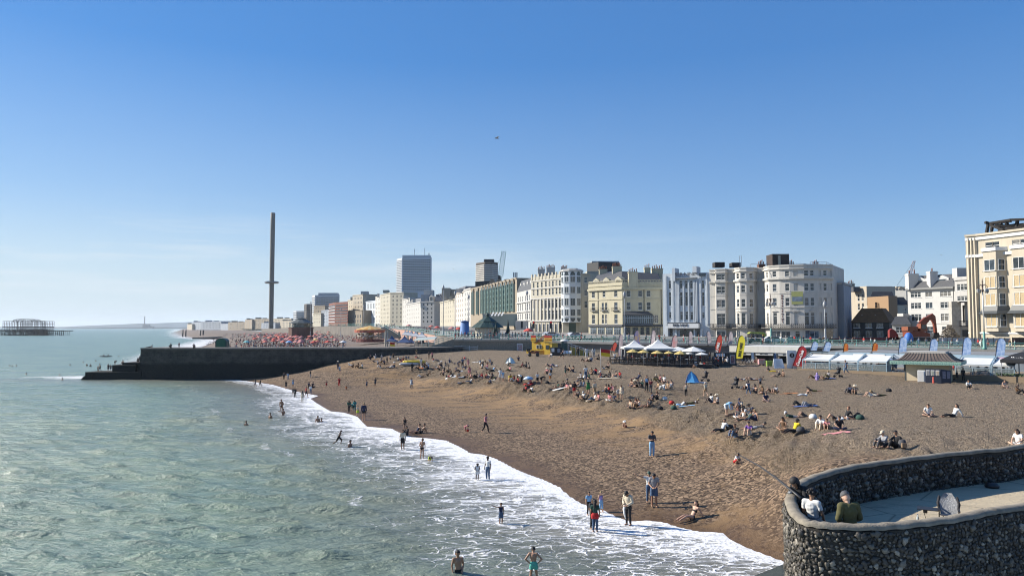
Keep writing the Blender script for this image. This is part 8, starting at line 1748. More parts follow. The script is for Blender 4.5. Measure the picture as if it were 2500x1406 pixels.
NEARP=[
# px, py, pose, face, top, bottom, hair, skin, label, height
(1303,1420,'hips',175,None,'trunks aqua','short black','mid','bather in aqua green trunks with hands on hips seen from behind in the surf',90),
(1223,1277,'armout',20,'tank navy','shorts denim','short brown','tan','child in dark top and blue shorts stretching one arm sideways in the surf',53),
(1165,1171,'down',15,'dress white',None,'curly black','dark','person in a short white dress looking down at the shallow water',44),(1191,1170,'stand',-30,'tee white','trousers denim','short black','dark','person in white tee and blue jeans standing in the shallows',58),
(983,1097,'stand',10,'long cream','shorts black','short brown','tan','person in a pale shirt and black shorts at the foam edge',48),(1031,1119,'stand2',170,None,'briefs black','bun brown','mid','bare backed bather in black trunks walking out of the foam',48),
(1051,1126,'crawl',20,'tee black','shorts lime','short brown','mid','child in black and lime crawling in the shallow foam',34),(827,1088,'run',70,None,'shorts black','short black','dark','dark silhouetted bather running through the water with arms spread',40),
(1185,1056,'walk',60,'long pink','trousers black','short black','mid','person in a pink top and black trousers walking on the wet sand',46),(1137,1054,'bend',70,'tee pink','shorts pink','short brown','mid','small child bending over a red bucket on the sand',26),
(1592,1116,'phone',5,'tee charcoal','trousers skyblue','short black','mid','person in dark tee and pale jeans looking at a phone on the sand',64),(1796,1134,'crouch',40,'tee white','shorts red','cap black','mid','child in white tee and red shorts crouching on the sand below the rod',50),
(1585,1227,'armout',0,'tee white','trousers denim','cap darkgreen','mid','person in white top and jeans stretching an arm out behind the taller companion',75),(1597,1237,'down',-10,'tee grey','shorts denim','short black','mid','person in grey tee and denim shorts with a raised hand on the sand',84),
(1534,1282,'down',-40,'jacket cream','trousers black','cap black','tan','person in a cream jacket and black cap holding a cloth at the foam edge',86),(1690,1266,'legs',-62,'bikini black','briefs black','long brown','fair','bather in a black bikini sitting on the wet sand leaning back',None),
(1438,1257,'stand',20,'tee skyblue','trousers black','short brown','mid','person in a pale blue printed tee and black trousers at the foam edge',56),(1447,1291,'phone',30,'tee charcoal','trousers black','short black','tan','person in dark clothes half hidden behind the red wrap in the foam',74),
(1453,1298,'stand',170,'tee darkgreen','trousers denim','long black','tan','person with long black hair and a red jacket tied round the waist in the foam',76),(1467,1250,'stand2',30,'tank lilac','crop skyblue','short blond','fair','fair haired child in pale lilac clothes at the foam edge',50),
(1527,1046,'crouch',-40,None,'trunks red','hat white','mid','small child in a white hat squatting on the shingle edge',34),
(988,1052,'stand2',0,'tank black','briefs black','long black','tan','bather with long dark hair standing behind the pale shirted person',34),(994,1064,'knees',-60,'long black','trousers black','short black','tan','dark clothed person crouched at the foam edge beside the bathers',None),(1017,1057,'legs',-70,'tank navy','trunks navy','short black','tan','left of two bathers sitting on the dark wet shingle',None),(1029,1057,'legs',-70,None,'trunks black','short black','tan','right of two bathers sitting on the dark wet shingle',None),
(888,1026,'stand',20,'jacket navy','trunks black','short blond','mid','person in a navy jacket with bare legs at the waterline',43),(873,1016,'walk',30,'tee cream','shorts lime','short brown','mid','child in bright lime shorts at the waterline',26),(852,1008,'down',0,'long darkgreen','trousers black','long black','tan','tallest of the green clad bathers bending together at the waterline',32),(860,1005,'bend',-10,'tee teal','shorts darkgreen','short black','tan','middle green clad bather stooping at the waterline',30),(866,1004,'down',0,'long teal','trousers teal','long black','tan','right hand green clad bather at the waterline',28),
(738,980,'stand',180,'dress cream','trousers cream','long black','tan','person in a long cream robe standing in the foam',26),(747,970,'walk',100,'tee red','shorts black','short black','mid','person in a red top walking out of the foam',27),(720,971,'stand2',20,'long black','trousers black','short black','tan','person all in black standing in the foam beside a child',25),(715,963,'stand',40,'tee charcoal','shorts charcoal','short black','tan','small child beside the person all in black in the foam',16),
(623,944,'walk',-60,'tee charcoal','shorts navy','long black','mid','left of two dark bathers wading near the groyne',19),(635,944,'walk',60,'tank black','shorts black','short black','mid','right of two dark bathers wading near the groyne',19),(693,927,'stand',0,'long charcoal','trousers black','short black','mid','person in charcoal standing near the foot of the groyne',18),(703,928,'armout',0,'tee skyblue','trousers grey','short brown','mid','person in pale blue raising an arm near the foot of the groyne',18),(698,950,'stand2',10,'tee black','shorts black','short black','mid','person in black shorts at the edge of the foam below the pair by the groyne',21),(715,944,'stand',0,'tee grey','shorts skyblue','long brown','mid','person in grey and pale blue on the pebbles above the foam',20),
(758,922,'stand',90,'jacket black','trousers grey','short black','mid','lone person in a black jacket on the slope near the groyne',18),(754,951,'stand',0,'long navy','trousers black','hat black','mid','person in navy and a dark hat in a trio above the foam',19),(758,962,'stand2',0,'long white','trousers denim','short black','mid','person in a white top in the trio above the foam',22),(763,946,'cross',60,'tee charcoal','trousers black','short black','mid','seated person of the trio above the foam',None),
(797,946,'stand',0,None,'shorts red','short black','mid','bare chested child in red shorts on the slope',18),(828,944,'walk',20,'tee red','trousers red','short black','mid','person dressed all in red on the slope',23),(846,952,'crouch',0,'tee orange','shorts maroon','short black','mid','small child in orange squatting on the slope',18),(895,948,'walk',10,'tank grey','shorts navy','long brown','mid','person in grey tank top walking down the sandy bank',20),(916,944,'stand',-10,'tee charcoal','shorts charcoal','short black','tan','person in charcoal clothes standing on the sandy bank',22),(1004,949,'stand2',0,'dress white','trousers charcoal','curly black','mid','person with bushy black hair and a white dress on the bank',26),
(825,903,'stand',30,'long charcoal','trousers navy','hat cream','mid','person in a pale hat on the slope against the dark groyne',22),(829,911,'walk',30,'tee skyblue','shorts grey','short black','mid','child in pale blue following the person in the pale hat',18),
(2158,1093,'knees',-72,'long grey','trousers charcoal','cap cream','fair','left of the couple sitting nearest the flint wall in a grey top',None),(2188,1092,'side',-72,'long black','trousers black','short black','mid','right of the couple sitting nearest the flint wall all in black',None),(2487,1089,'cross',-70,'tee white','shorts white','long brown','fair','person in white sitting cross legged at the right edge above the flint wall',None),
(2266,1017,'cross',-20,'tee white','shorts charcoal','short brown','fair','person in a white tee sitting alone with the reclining companion at right',None),(2328,1018,'legs',-80,'long white','trousers black','long black','mid','person in white top and black trousers reclining on the shingle at right',None),(2365,948,'knees',-20,'long white','trousers black','long black','mid','person in white and black sitting right of the kiosk display board',None),(2452,947,'cross',0,'bikini white','shorts cream','short brown','fair','sunbather sitting cross legged below the black gazebo',None),(2484,962,'knees',40,'long brown','trousers black','long brown','mid','person in brown hunched on the shingle at the far right',None),
(2352,931,'stand',0,'long black','trousers black','short black','mid','tall person in black standing in the shade right of the kiosk',33),(2337,929,'stand2',20,'tee charcoal','shorts black','short black','mid','child standing in the shade beside the tall person in black',24),(2322,928,'cross',0,'tee black','trousers black','short black','mid','dark figure sitting against the navy display board',None),(2312,928,'knees',-20,'long navy','trousers black','short black','mid','second dark figure sitting against the navy display board',None),
(1763,1053,'legs',-60,'long white','trousers black','short black','mid','person in a white top leaning forward on the bank edge',None),(1796,1067,'knees',-55,'tee black','trousers denim','short brown','mid','person in black tee and jeans sitting on the bank edge',None),(1829,1062,'knees',-40,'tee purple','shorts white','short black','fair','person in a purple tee and white shorts sitting on the bank edge',None),(1845,1048,'prone',80,'tee charcoal','trousers grey','short black','mid','person in grey trousers lying behind the three on the bank edge',None),
(1913,1050,'cross',-50,'tank brown','shorts tan','long black','tan','person in brown sitting left of the bright yellow tee',None),(1939,1055,'legs',-65,'tee yellow','trousers black','curly black','dark','person in a bright yellow tee sitting with legs outstretched',None),(2004,1048,'knees',-40,'long white','trousers cream','short black','mid','person in pale clothes sitting with a small child',None),(2019,1049,'knees',-30,'tee pink','shorts brown','short brown','mid','small child sitting beside the person in pale clothes',52),(2049,1050,'cross',-10,'tee black','trousers navy','short black','mid','person in black holding a white bag on a pink towel',None),
(1675,970,'walk',165,'tank cream','trousers black','short brown','fair','person in a cream vest and black trousers walking by the blue tent',35),(1723,967,'walk',200,'long cream','shorts tan','cap white','fair','person in cream with a white cap walking right of the cream vest',34),(1579,957,'stand',175,'tank skyblue','trousers black','cap brown','mid','person in a sky blue vest standing among the seated groups',41),(1589,959,'stand2',160,'tee maroon','trousers charcoal','short black','mid','person in maroon standing beside the sky blue vest',34),
(1402,965,'stand',170,'jacket black','shorts red','short black','mid','person in a black top and red shorts standing by the groups',34),(1436,963,'walk',180,'dress green',None,'long black','mid','person in a bright green dress walking through the groups',35),(1452,965,'stand',190,'long cream','shorts tan','cap charcoal','mid','person in cream with a backpack standing by the groups',34),(1501,974,'down',40,'bikini cream','briefs cream','long brown','fair','bather in a cream bikini standing over the black pushchair',34),(1510,972,'bend',60,'tee white','shorts white','short brown','mid','person in white bending between two standing bathers',36),(1518,975,'down',-30,'dress cream',None,'short brown','fair','person in a short cream dress bending towards the pushchair',36),
(1430,927,'stand',180,'tee white','trousers denim','short black','mid','person in a white tee and jeans standing left of the flag pole',34),(1380,919,'walk',120,'tee charcoal','shorts darkgreen','long brown','mid','person walking in charcoal top and dark green shorts',27),(1312,938,'stand',20,'tee white','shorts black','short brown','mid','child in white tee and black shorts standing by a companion',29),(1323,936,'bend',60,'tee black','shorts black','short black','mid','child in black bending beside the white tee',28),(1343,931,'stand2',10,'tee white','shorts orange','short brown','mid','child in bright orange shorts',24),(1221,931,'stand',170,'tee white','shorts white','short black','mid','person all in white standing left of the yellow clad child',32),(1228,931,'stand',20,'tee skyblue','shorts white','short brown','mid','child in pale blue standing beside the person all in white',26),(1244,932,'crouch',30,'tee yellow','shorts tan','short black','mid','child in yellow squatting on the bank top',36),(1272,935,'bend',-60,'tee white','trousers black','short black','mid','person in white bending on the bank top',32),
(1776,1013,'bend',45,'long skyblue','shorts white','bun brown','fair','person in pale blue and white bending over the large seated group',50),(1828,965,'walk',200,'tee denim','trousers denim','short black','mid','person in blue denim walking past the group with baggage',35),(1856,946,'stand2',0,'tee grey','shorts black','short black','mid','child in grey standing behind the group with baggage',26),(2066,913,'walk',250,'tee denim','trousers denim','short brown','mid','person in blue pushing the black pushchair by the boardwalk',34),(1870,981,'cross',0,'tee navy','shorts grey','long brown','fair','person in a navy top sitting alone facing the sea',None),(1995,928,'knees',160,'long lilac','trousers lilac','hood lilac','mid','person in a lilac hooded robe sitting on a towel',None),(1938+14,991,'back',-90,'tee charcoal','trousers black','short black','mid','person in black trousers lying on a blue towel with knees raised',None),(1880,908,'legs',60,'tee black','trousers yellow','short black','mid','person in yellow trousers sitting below the white sandwich board',None),
(1372,879,'run',70,'tank black','shorts black','short brown','mid','person running in black below the black crate unit',28),(1411,872,'walk',150,'tee black','trousers black','short black','mid','person in black walking in front of the yellow fence',27),(1432,874,'stand',180,'long white','trousers white','short black','mid','left of two people in white standing below the yellow fence',26),(1449,874,'stand',170,'long white','trousers grey','long black','mid','right of two people in white standing below the yellow fence',26),(1120,899,'bend',40,'tee navy','trousers navy','short brown','mid','person in navy stooping among the central groups',30),(1129,898,'stand2',0,'tee denim','trousers black','short brown','mid','person in denim blue standing among the central groups',25),(1143,896,'stand',180,'tee pink','shorts pink','bun brown','fair','child in pink standing among the central groups',20),(1146,920,'stand',190,'dress pink',None,'long red','fair','person in a pink dress standing at the front of the central groups',26),(1006,906,'stand',180,'long black','trousers black','short black','mid','person in black standing before the grey kayak',21),(1028,898,'stand',10,'tee white','trousers cream','short black','mid','person in white standing beside the yellow boat',24),(1017,868,'stand',0,'tee olive','shorts tan','short brown','mid','person standing against the groyne wall above the yellow boat',16),(1047,876,'stand',0,'tee charcoal','shorts tan','short black','mid','person in tan shorts standing by the groyne stairs',17),(1055,877,'stand2',0,'tee pink','trousers black','bun brown','mid','person in pink standing by the groyne stairs',18),(960,878,'armout',180,'tee brown','shorts black','short black','mid','person with a raised arm standing in the shade of the groyne',17),(945,886,'stand',0,'long charcoal','trousers black','short black','mid','dark clothed person standing among the groups by the groyne',15)]
for q in NEARP:
 sink=0.
 if q[0]in(1223,1165,1191):sink=.08
 if q[0]==1303:sink=.10
 person(*q[:9],h=q[9],sink=sink,vox=.016 if q[9]and q[9]>45 else.026,fingers=bool(q[9]and q[9]>70))
def accessories():
 for o in LABELS['person with long black hair and a red jacket tied round the waist in the foam']:
  D=body_data('stand',.016,True);m_=((D['reg']=='pelvis')&(D['h']<.12))|((D['reg']=='thigh')&(D['t']<.45));ids=[f for f in D['F']if all(m_[i]for i in f)];used=sorted(set(i for f in ids for i in f));mp={v:k for k,v in enumerate(used)};w=D['co'][used]+D['no'][used]*.04;mb=MB();mb.add([tuple(x)for x in w],[tuple(mp[i]for i in f)for f in ids],True);mb.build('tied_jacket',cm('red'),o)
 p=gnd(1142,1054);g=MB();g.lathe((0,0,0),[(.09,0),(.13,.22),(.13,.24)],12);h=MB();h.tube([(-.13,0,.23),(0,.05,.32),(.13,0,.23)],.01,6);simple('bucket','red toy bucket beside the small bending child','bucket',p,[('pail',g,mat('red bucket plastic',(.5,.03,.02),.4)),('handle',h,WT)])
 p=gnd(2203,1093);g=MB();g.lathe((0,0,0),[(.2,0),(.22,.2),(.16,.42),(.02,.46)],10);h=MB();h.tube([(-.08,0,.42),(0,0,.52),(.08,0,.42)],.015,6);simple('backpack','dark backpack with a pale front beside the couple nearest the flint wall','bag',p,[('body',g,cm('charcoal')),('strap',h,IRON),('pocket',MB().box(-.13,.13,-.24,-.17,.04,.28),cm('tan'))])
 q=[o for o in LABELS['person in a cream jacket and black cap holding a cloth at the foam edge']][0];c=MB();r_=random.Random(2);pts=[(-.02,-.3,1.05),(-.06,-.33,.85),(-.03,-.31,.6),(.02,-.28,.38)];c.tube(pts,[.07,.06,.05,.03],7,True,.5,(1,0,0));o=c.build('cloth',cm('white'),None,q.location,q.rotation_euler.z);tag(o,'white cloth hanging from the hands of the person in the cream jacket','cloth')
 for px,py,w,d,c,lab in((1030,899,1.2,.8,'orange','orange towel among the groups by the yellow boat'),(1370,949,2.2,1.2,'white','white towel under the group by the red shorts'),(1485,924,3.0,.9,'cream','long cream towel at the foot of the flag pole'),(2040,1060,1.6,.7,'pink','pink towel under the person with the white bag'),(1965,993,2.0,.7,'blue','blue towel under the person with raised knees'),(1672,993,1.8,.7,'skyblue','sky blue towel left of the large seated group'),(1445,975,1.4,.7,'cream','cream towel before the seated groups'),(1925,962,1.9,.3,'orange','orange strip towel beside the reclining pair'),(1700,935,2.4,.8,'skyblue','sky blue mat in front of the blue tent'),(2024,925,1.5,.8,'blue','blue towel under the pair by the lilac robe'),(1290,939,1.3,.7,'red','red towel on the bank top'),(1210,927,1.2,.6,'white','white towel among the groups on the bank top'),(1100,922,1.6,.7,'white','white towel in the central groups'),(1160,885,1.3,.4,'white','white board lying behind the central groups')):
  p=gnd(px,py);mb=MB();vs=[]
  for j in range(5):
   for k in range(7):x,y=-w/2+w*k/6,-d/2+d*j/4;vs.append((x,y,H1(p.x+x,p.y+y)-p.z+.09+.02*math.sin(k*2.1+j)))
  mb.add(vs,[(7*j+k,7*j+k+1,7*j+k+8,7*j+k+7)for j in range(4)for k in range(6)],True);o=mb.build('towel',cm(c),None,p);tag(o,lab,'towel')
 for px,py,c,lab in((1640,986,'red','red bag on the shingle left of the teal sunbather'),(1336,936,'black','black holdall beside the child in orange shorts'),(1612,1000,'black','small dark bag below the striped group'),(1645,999,'darkgreen','small dark green bag below the sky blue towel'),(1782,1048,'black','black backpack between the people on the bank edge'),(1812,950,'charcoal','dark holdall in the group with baggage'),(1623,976,'white','white bag right of the pair on the shingle'),(1985,1022,'white','white bag beside the lying sunbathers'),(2100,1024,'darkgreen','dark green rucksack by the sunbathers on the upper shingle'),(2170,956,'black','black round bag beside the lying pair near the giant deckchair'),(1955,1054,'charcoal','dark bag right of the yellow tee')):
  p=gnd(px,py);g=MB();g.lathe((0,0,0),[(.26,0),(.3,.14),(.2,.32),(.02,.36)],9);h=MB();h.tube([(-.12,0,.3),(0,.03,.42),(.12,0,.3)],.015,6);simple('bag',lab,'bag',p,[('body',g,cm(c)),('handle',h,IRON)])
 p=gnd(1290,937);r=empty('sun_umbrella',p,.3,'small blue and white beach umbrella on the bank top','parasol');g=MB();g.lathe((0,0,0),[(.75,.62),(.6,.85),(.3,1.0),(.02,1.05)],10);g.build('canopy',printed('blue white umbrella',(.10,.30,.55),(.55,.58,.6),3),r);g=MB();g.tube([(0,0,0),(0,0,1.0)],.02,6);g.build('pole',GREYM,r)
accessories()
# groups of sunbathers: place phrase, then (pixel x, pixel y, pose) of each
POSEW={'knees':'sitting with knees up','legs':'sitting leaning back','cross':'sitting cross legged','side':'sitting sideways','back':'lying on the back','prone':'lying face down','stand':'standing','stand2':'standing','walk':'walking','chair':'seated at a table','phone':'standing','down':'standing'}
SITS=('knees','legs','cross','side','knees','cross','knees')
pr=random.Random(11)
def auto(px,py,pose,place,face=None,h=None,loc=None,vox=.034,group=None,sc=None,sink=0.,dark=.5):
 for _ in range(400):
  ts=pr.choice(('tee','tee','long','tank','tee','bikini'));tcx=pr.choice(('white','black','navy','grey','charcoal','cream','denim','black','red','charcoal','black','white','darkgreen','maroon','skyblue','tan','black','pink','navy','white','brown'));bs=pr.choice(('trousers','shorts','trousers','trunks'));bc=pr.choice(('black','denim','navy','charcoal','tan','grey','white','black','olive','brown'))
  hc=pr.choice(('black','brown','brown','black','blond','red'));hs=pr.choice(('short','long','short','long','cap','hat','bun'));hcx=hc if hs not in('cap','hat')else pr.choice(('black','white','cream','navy'))
  n=lambda c:CN.get(c,c);top={'tee':'tee','long':'long sleeved top','tank':'vest','bikini':'bikini top'}[ts]
  lab='person in %s %s and %s %s %s %s'%(n(tcx),top,n(bc),bs,POSEW[pose].split()[0],place)
  if len(lab.split())<14:lab=lab.replace(' and ',' and ',1)+' with '+{'short':hcx+' hair','long':'long %s hair'%hcx,'cap':hcx+' cap','hat':hcx+' hat','bun':hcx+' bun'}[hs]
  if lab not in LABELS and len(lab.split())<=16:break
 if face is None:face=pr.uniform(-95,-35)if pose in SITS else pr.choice((-90,90,70,-70,-110))
 return person(px,py,pose,face,ts+' '+tcx,bs+' '+bc,hs+' '+hcx,pr.choice(('fair','mid','mid','tan','dark')),lab,h=h,vox=vox,loc=loc,group=group,sc=sc,sink=sink)
CROWD=[]
GROUPS=[
('beside the groyne foot',[(862,897),(875,898),(884,898),(858,893,'prone')]),
('left of the yellow boat',[(905,878),(913,884,'prone'),(917,875),(932,876),(930,885),(938,889),(929,898),(953,877),(972,881),(979,883),(985,881),(991,878),(998,876),(953,898,'back'),(963,896),(922,889)]),
('around the yellow boat',[(1036,900),(1046,899),(1016,873,'back'),(1058,883),(1066,881,'prone'),(1041,893),(1022,902)]),('below the yellow boat',[(1027,921,'back'),(1045,916,'legs')]),
('in the left central group',[(1068,899),(1078,894),(1087,892),(1097,886),(1109,889,'back'),(1137,900),(1134,879),(1073,902,'side'),(1085,907),(1095,909),(1101,914),(1114,907),(1123,908,'back'),(1083,916)]),('front of the central group',[(1150,923),(1164,921),(1121,921),(1131,922,'prone'),(1126,937,'back'),(1149,933),(1100,921,'back'),(1196,938),(1201,926)]),
('behind the central group',[(1172,889),(1179,893),(1187,887),(1196,886),(1201,891),(1177,899),(1190,900),(1204,905),(1195,906,'prone')]),('on the bank top',[(1177,923),(1188,923),(1195,924),(1203,925),(1211,927,'back'),(1255,931),(1265,935),(1245,906),(1291,938,'legs')]),
('by the mint shelter',[(1272,897),(1285,897),(1292,899),(1266,881),(1240,892)]),('on the bank edge',[(1284,956),(1298,958)]),('left of the flag',[(1336,913),(1346,909),(1340,894,'back'),(1354,895,'back'),(1391,907),(1400,908)]),
('around the flag pole',[(1418,924),(1424,926),(1438,925),(1445,913),(1455,913),(1467,922),(1474,921,'back'),(1489,921),(1505,922),(1514,921),(1480,902,'prone'),(1486,900)]),('left of the green dress',[(1362,949),(1375,946),(1385,951),(1394,952),(1412,946),(1418,945),(1425,945),(1380,941)]),
('below the green dress',[(1412,969),(1425,975),(1431,976),(1453,978),(1462,978),(1481,957),(1486,957),(1495,956),(1489,979),(1500,980)]),('near the sky blue vest',[(1543,944),(1552,945),(1558,944),(1568,946),(1557,926),(1602,931),(1612,932),(1622,933),(1608,949),(1632,949),(1639,946),(1621,952)]),
('on the middle shingle',[(1540,995),(1553,994),(1560,994),(1578,994),(1586,993),(1593,977),(1605,976)]),('on the sky blue towel',[(1664,991,'back'),(1690,986,'prone')]),('left of the large group',[(1737,983),(1752,985)]),
('in the large group',[(1806,997),(1812,1009),(1804,1021),(1816,1023),(1830,1013),(1838,1021),(1845,1027),(1826,1029),(1797,1016)]),('in the baggage group',[(1840,957),(1846,960),(1862,961),(1895,960),(1883,958,'back'),(1816,929,'back'),(1836,928,'back'),(1851,928,'prone'),(1825,951)]),
('above the orange strip',[(1968,967),(1986,956,'prone')]),('below the crimson banner',[(1898,920),(1913,919)]),('near the lilac robe',[(2012,926,'back'),(2023,922),(1986,923,'back')]),('on the open shingle',[(2076,961),(2088,962),(2126,968,'back'),(2142,966,'prone')]),('on the upper shingle',[(1972,992,'back'),(1938,1021,'prone'),(1966,1019,'back'),(2040,1026,'back'),(2064,1024,'legs'),(2084,1023,'back')]),
('beside the cooler cabinet',[(1700,898),(1712,896),(1720,895),(1728,897),(1745,896),(1754,895)]),('below the cafe deck',[(1560,888,'legs'),(1603,885),(1612,884),(1640,882)]),('by the lifeguard hut',[(1346,872),(1438,883),(1426,882,'back'),(1462,879),(1443,882)])]
for place,pts in GROUPS:
 for q in pts:
  if q[1]<893 and q[0]<1300:CROWD.append((gnd(q[0],q[1]),q[2]if len(q)>2 else pr.choice(SITS)));continue
  auto(q[0],q[1],q[2]if len(q)>2 else pr.choice(SITS),place)
  # swimmers: bodies sunk to chest or neck
for px,py,s,face,pose,lab in((1118,1400,.8,20,'stand2','bare chested swimmer standing waist deep in the near surf'),(687,1001,.42,0,'stand2','bather standing knee deep beyond the foam'),(691,1013,1.0,40,'armout','swimmer chest deep just below the knee deep bather'),(660,1021,1.15,-20,'stand','swimmer up to the shoulders left of the knee deep bather'),(601,1037,1.32,0,'stand','lone swimmer showing only the head furthest out in the bay'),(776,1030,1.08,30,'stand2','adult swimmer holding a child in the foam'),(785,1029,1.38,0,'stand','child swimmer beside the adult in the foam'),(855,1090,1.2,60,'stand','swimmer lying low in the water by the running bather'),
(64,914,1.38,0,'stand','swimmer head at the far left of the groyne'),(146,917,1.38,0,'stand','swimmer head left of the groyne landing'),(152,927,1.38,0,'stand','swimmer head nearest the groyne landing tip'),(171,892,1.36,0,'stand','swimmer head below the distant kayak on the left'),(203,885,1.36,0,'stand','swimmer head just below the kayak'),(212,893,1.1,0,'stand','swimmer in a pair off the groyne steps showing shoulders'),(221,894,1.15,30,'stand','second swimmer of the pair off the groyne steps'),(234,881,1.36,0,'stand','swimmer head right below the kayak'),(24,894,1.36,0,'stand','leftmost swimmer head of a trio at the picture edge'),(30,895,1.36,0,'stand','middle swimmer head of the trio at the picture edge'),(40,894,1.36,0,'stand','right swimmer head of the trio at the picture edge'),(290,870,1.36,0,'stand','swimmer head right of the kayak')):
 person(0,0,pose,face,None,'briefs black','short black','tan' if py<1100 else 'mid',lab,loc=water(px,py),sink=s,vox=.016 if px==1118 else.03,fingers=px==1118)
 # people on the groyne and its landing
for px,py,Y,pose,face,top,bot,lab,h in((244,907,144.6,'walk',-60,None,'shorts black','bather stepping along the lowest groyne landing',20),(239,908,144.8,'stand',0,None,'briefs black','small bather behind the one stepping along the landing',14),(264,907,145.2,'stand2',0,'tank black','shorts black','left of two bathers standing on the lowest landing',19),(270,907,145.6,'stand',30,None,'shorts navy','right of two bathers standing on the lowest landing',17),(281,891,145.5,'bend',60,None,'shorts black','bather bending on the middle landing',16),(300,891,146.5,'knees',0,None,'briefs black','bather sitting at the step of the middle landing',None),(341,885,146,'stand',0,'tee black','trousers black','dark figure standing on the top landing against the groyne end',16),(338,885,145.5,'crouch',0,'tee black','trousers black','crouching figure on the top landing',None),
(437,849,145,'stand',0,'tee maroon','trousers black','person standing on top of the groyne wall',13),(365,849,146,'prone',80,'tee black','trousers black','person lying on the seaward end of the groyne top',None),(417,849,144,'knees',0,'tee black','trousers charcoal','person sitting on the groyne top near the standing one',None),(473,849,143,'knees',40,'tee navy','trousers black','person sitting on the groyne top right of the standing one',None)):
 z=ZT(py,Y);person(0,0,pose,face,top,bot,'short black','tan',lab,loc=(PX(px,Y,py),Y,{907:ZT(908,143.2),908:ZT(908,143.2),891:ZT(891,143.9),885:ZT(885,144.6),849:6.1}[py]),h=None,vox=.034,sc=(h*Y/F/1.75)if h else.95)
 # people on the promenade, the terrace and the cafe deck join the mass of the far crowd (see p6)
def prom_people():
 for k in range(74):
  px=1300+(k+pr.random())*16;off=pr.uniform(1.2,7);Ys=np.linspace(110,190,400);xs=np.array([edge_x(y)for y in Ys])+off;i=int(np.argmin(np.abs(1250+xs/Ys*F-px)));CROWD.append((Vector((xs[i],Ys[i],street_z(Ys[i]))),pr.choice(('walk','stand'))))
 for k in range(24):
  px=1112+k*7.7;Y=pr.uniform(162,172)
  if 1150<px<1228:Y=161.5
  CROWD.append((Vector((PX(px,Y),Y,TZ)),pr.choice(('walk','stand'))))
 for k in range(26):
  px=1500+11*k;Y=119-6*k/26+pr.uniform(1.5,5);CROWD.append((Vector((PX(px,Y),Y,4.35+.38*(k%3>0))),pr.choice(('knees','cross'))if k%3 else 'stand'))
 for k in range(26):
  px=1965+k*20;u=k/26;Y=113-21*u+pr.uniform(1.5,4);CROWD.append((Vector((PX(px,Y),Y,3.85+.4*(k%4>0))),'stand' if k%4==0 else 'knees'))
prom_people()
# ---------------------------------------------------------------- far crowd: one low body per pose, one mesh with three materials
def low_person(pose,name):
 D=body_data(pose,.055);r=D['reg'];me=D['me'].copy();me.name=name;me.materials.clear()
 for _ in range(3):me.materials.append(None)
 v=np.array([0 if q in('farm','hand','foot','calf','neck','head')else 1 if q in('torso','uarm')else 2 for q in r]);hair=(D['hf']<0)&(r=='head');v=np.where(hair,2,v)
 me.polygons.foreach_set('material_index',[int(np.bincount(v[list(f)]).argmax())for f in D['F']]);return me
LOW={p:low_person(p,'person_far')for p in('stand','walk','knees','legs','back')}
fr_=random.Random(21)
DK=('black','charcoal','navy','black','denim','grey','white','red','brown','black','pink','charcoal')
def far_spot():
 """a random spot on the far beach as the photograph fills it: dense between pixels 590 and 830"""
 while True:
  px=fr_.gauss(715,100);Y=225+520*fr_.random()**1.4
  if not 545<px<930:continue
  x=PX(px,Y)
  if farshore_x(Y)+10<x<edge_x(Y)-4 and not(Y<330 and px>845):return x,Y
def far_crowd():
# everyone beyond those reads as one mass
 V,Fc,Mi=[],[],[];base=0;src=[]
 for p,me in LOW.items():
  n=len(me.vertices);co=np.empty(n*3);me.vertices.foreach_get('co',co);src.append((co.reshape(-1,3),[tuple(q.vertices)for q in me.polygons],[q.material_index for q in me.polygons]))
 mats=[sm('tan'),cm('black'),cm('charcoal'),cm('navy'),cm('white'),cm('red'),cm('grey'),cm('denim'),cm('brown')]
 def add(x,y,z,pose=None):
  nonlocal base
  co,fs,mi=src[{'stand':0,'walk':1,'knees':2,'cross':2,'side':2,'legs':3,'back':4,'prone':4}[pose]if pose else fr_.choice((0,0,1,2,2,3,4))];a=fr_.uniform(0,6.28);c,s=math.cos(a),math.sin(a);h=fr_.uniform(.85,1.08);w=np.stack([co[:,0]*c-co[:,1]*s,co[:,0]*s+co[:,1]*c,co[:,2]],1)*h+np.array((x,y,z));V.append(w);Fc.extend([tuple(i+base for i in f)for f in fs]);t,b=fr_.randrange(1,9),fr_.randrange(1,9);Mi.extend([0 if q==0 else t if q==1 else b for q in mi]);base+=len(co)
 for k in range(1500):x,y=far_spot();add(x,y,far_level(x,y))
 for p,q in CROWD:add(p[0],p[1],p[2],q)
 for k in range(40):Y=fr_.uniform(380,720);add(farshore_x(Y)+fr_.uniform(-3,6),Y,-.1)
 for k in range(190):
  y=fr_.uniform(190,620);add(edge_x(y)+fr_.uniform(1,14),y,street_z(y))
 me=bpy.data.meshes.new('crowd');me.from_pydata(np.concatenate(V).tolist(),[],Fc);me.polygons.foreach_set('material_index',Mi);me.polygons.foreach_set('use_smooth',[True]*len(Fc))
 for m in mats:me.materials.append(m)
 o=bpy.data.objects.new('crowd',me);link(o);o['kind']='stuff';o['label']='dense crowd on the far beach, the promenade and the cafe decks'
far_crowd()
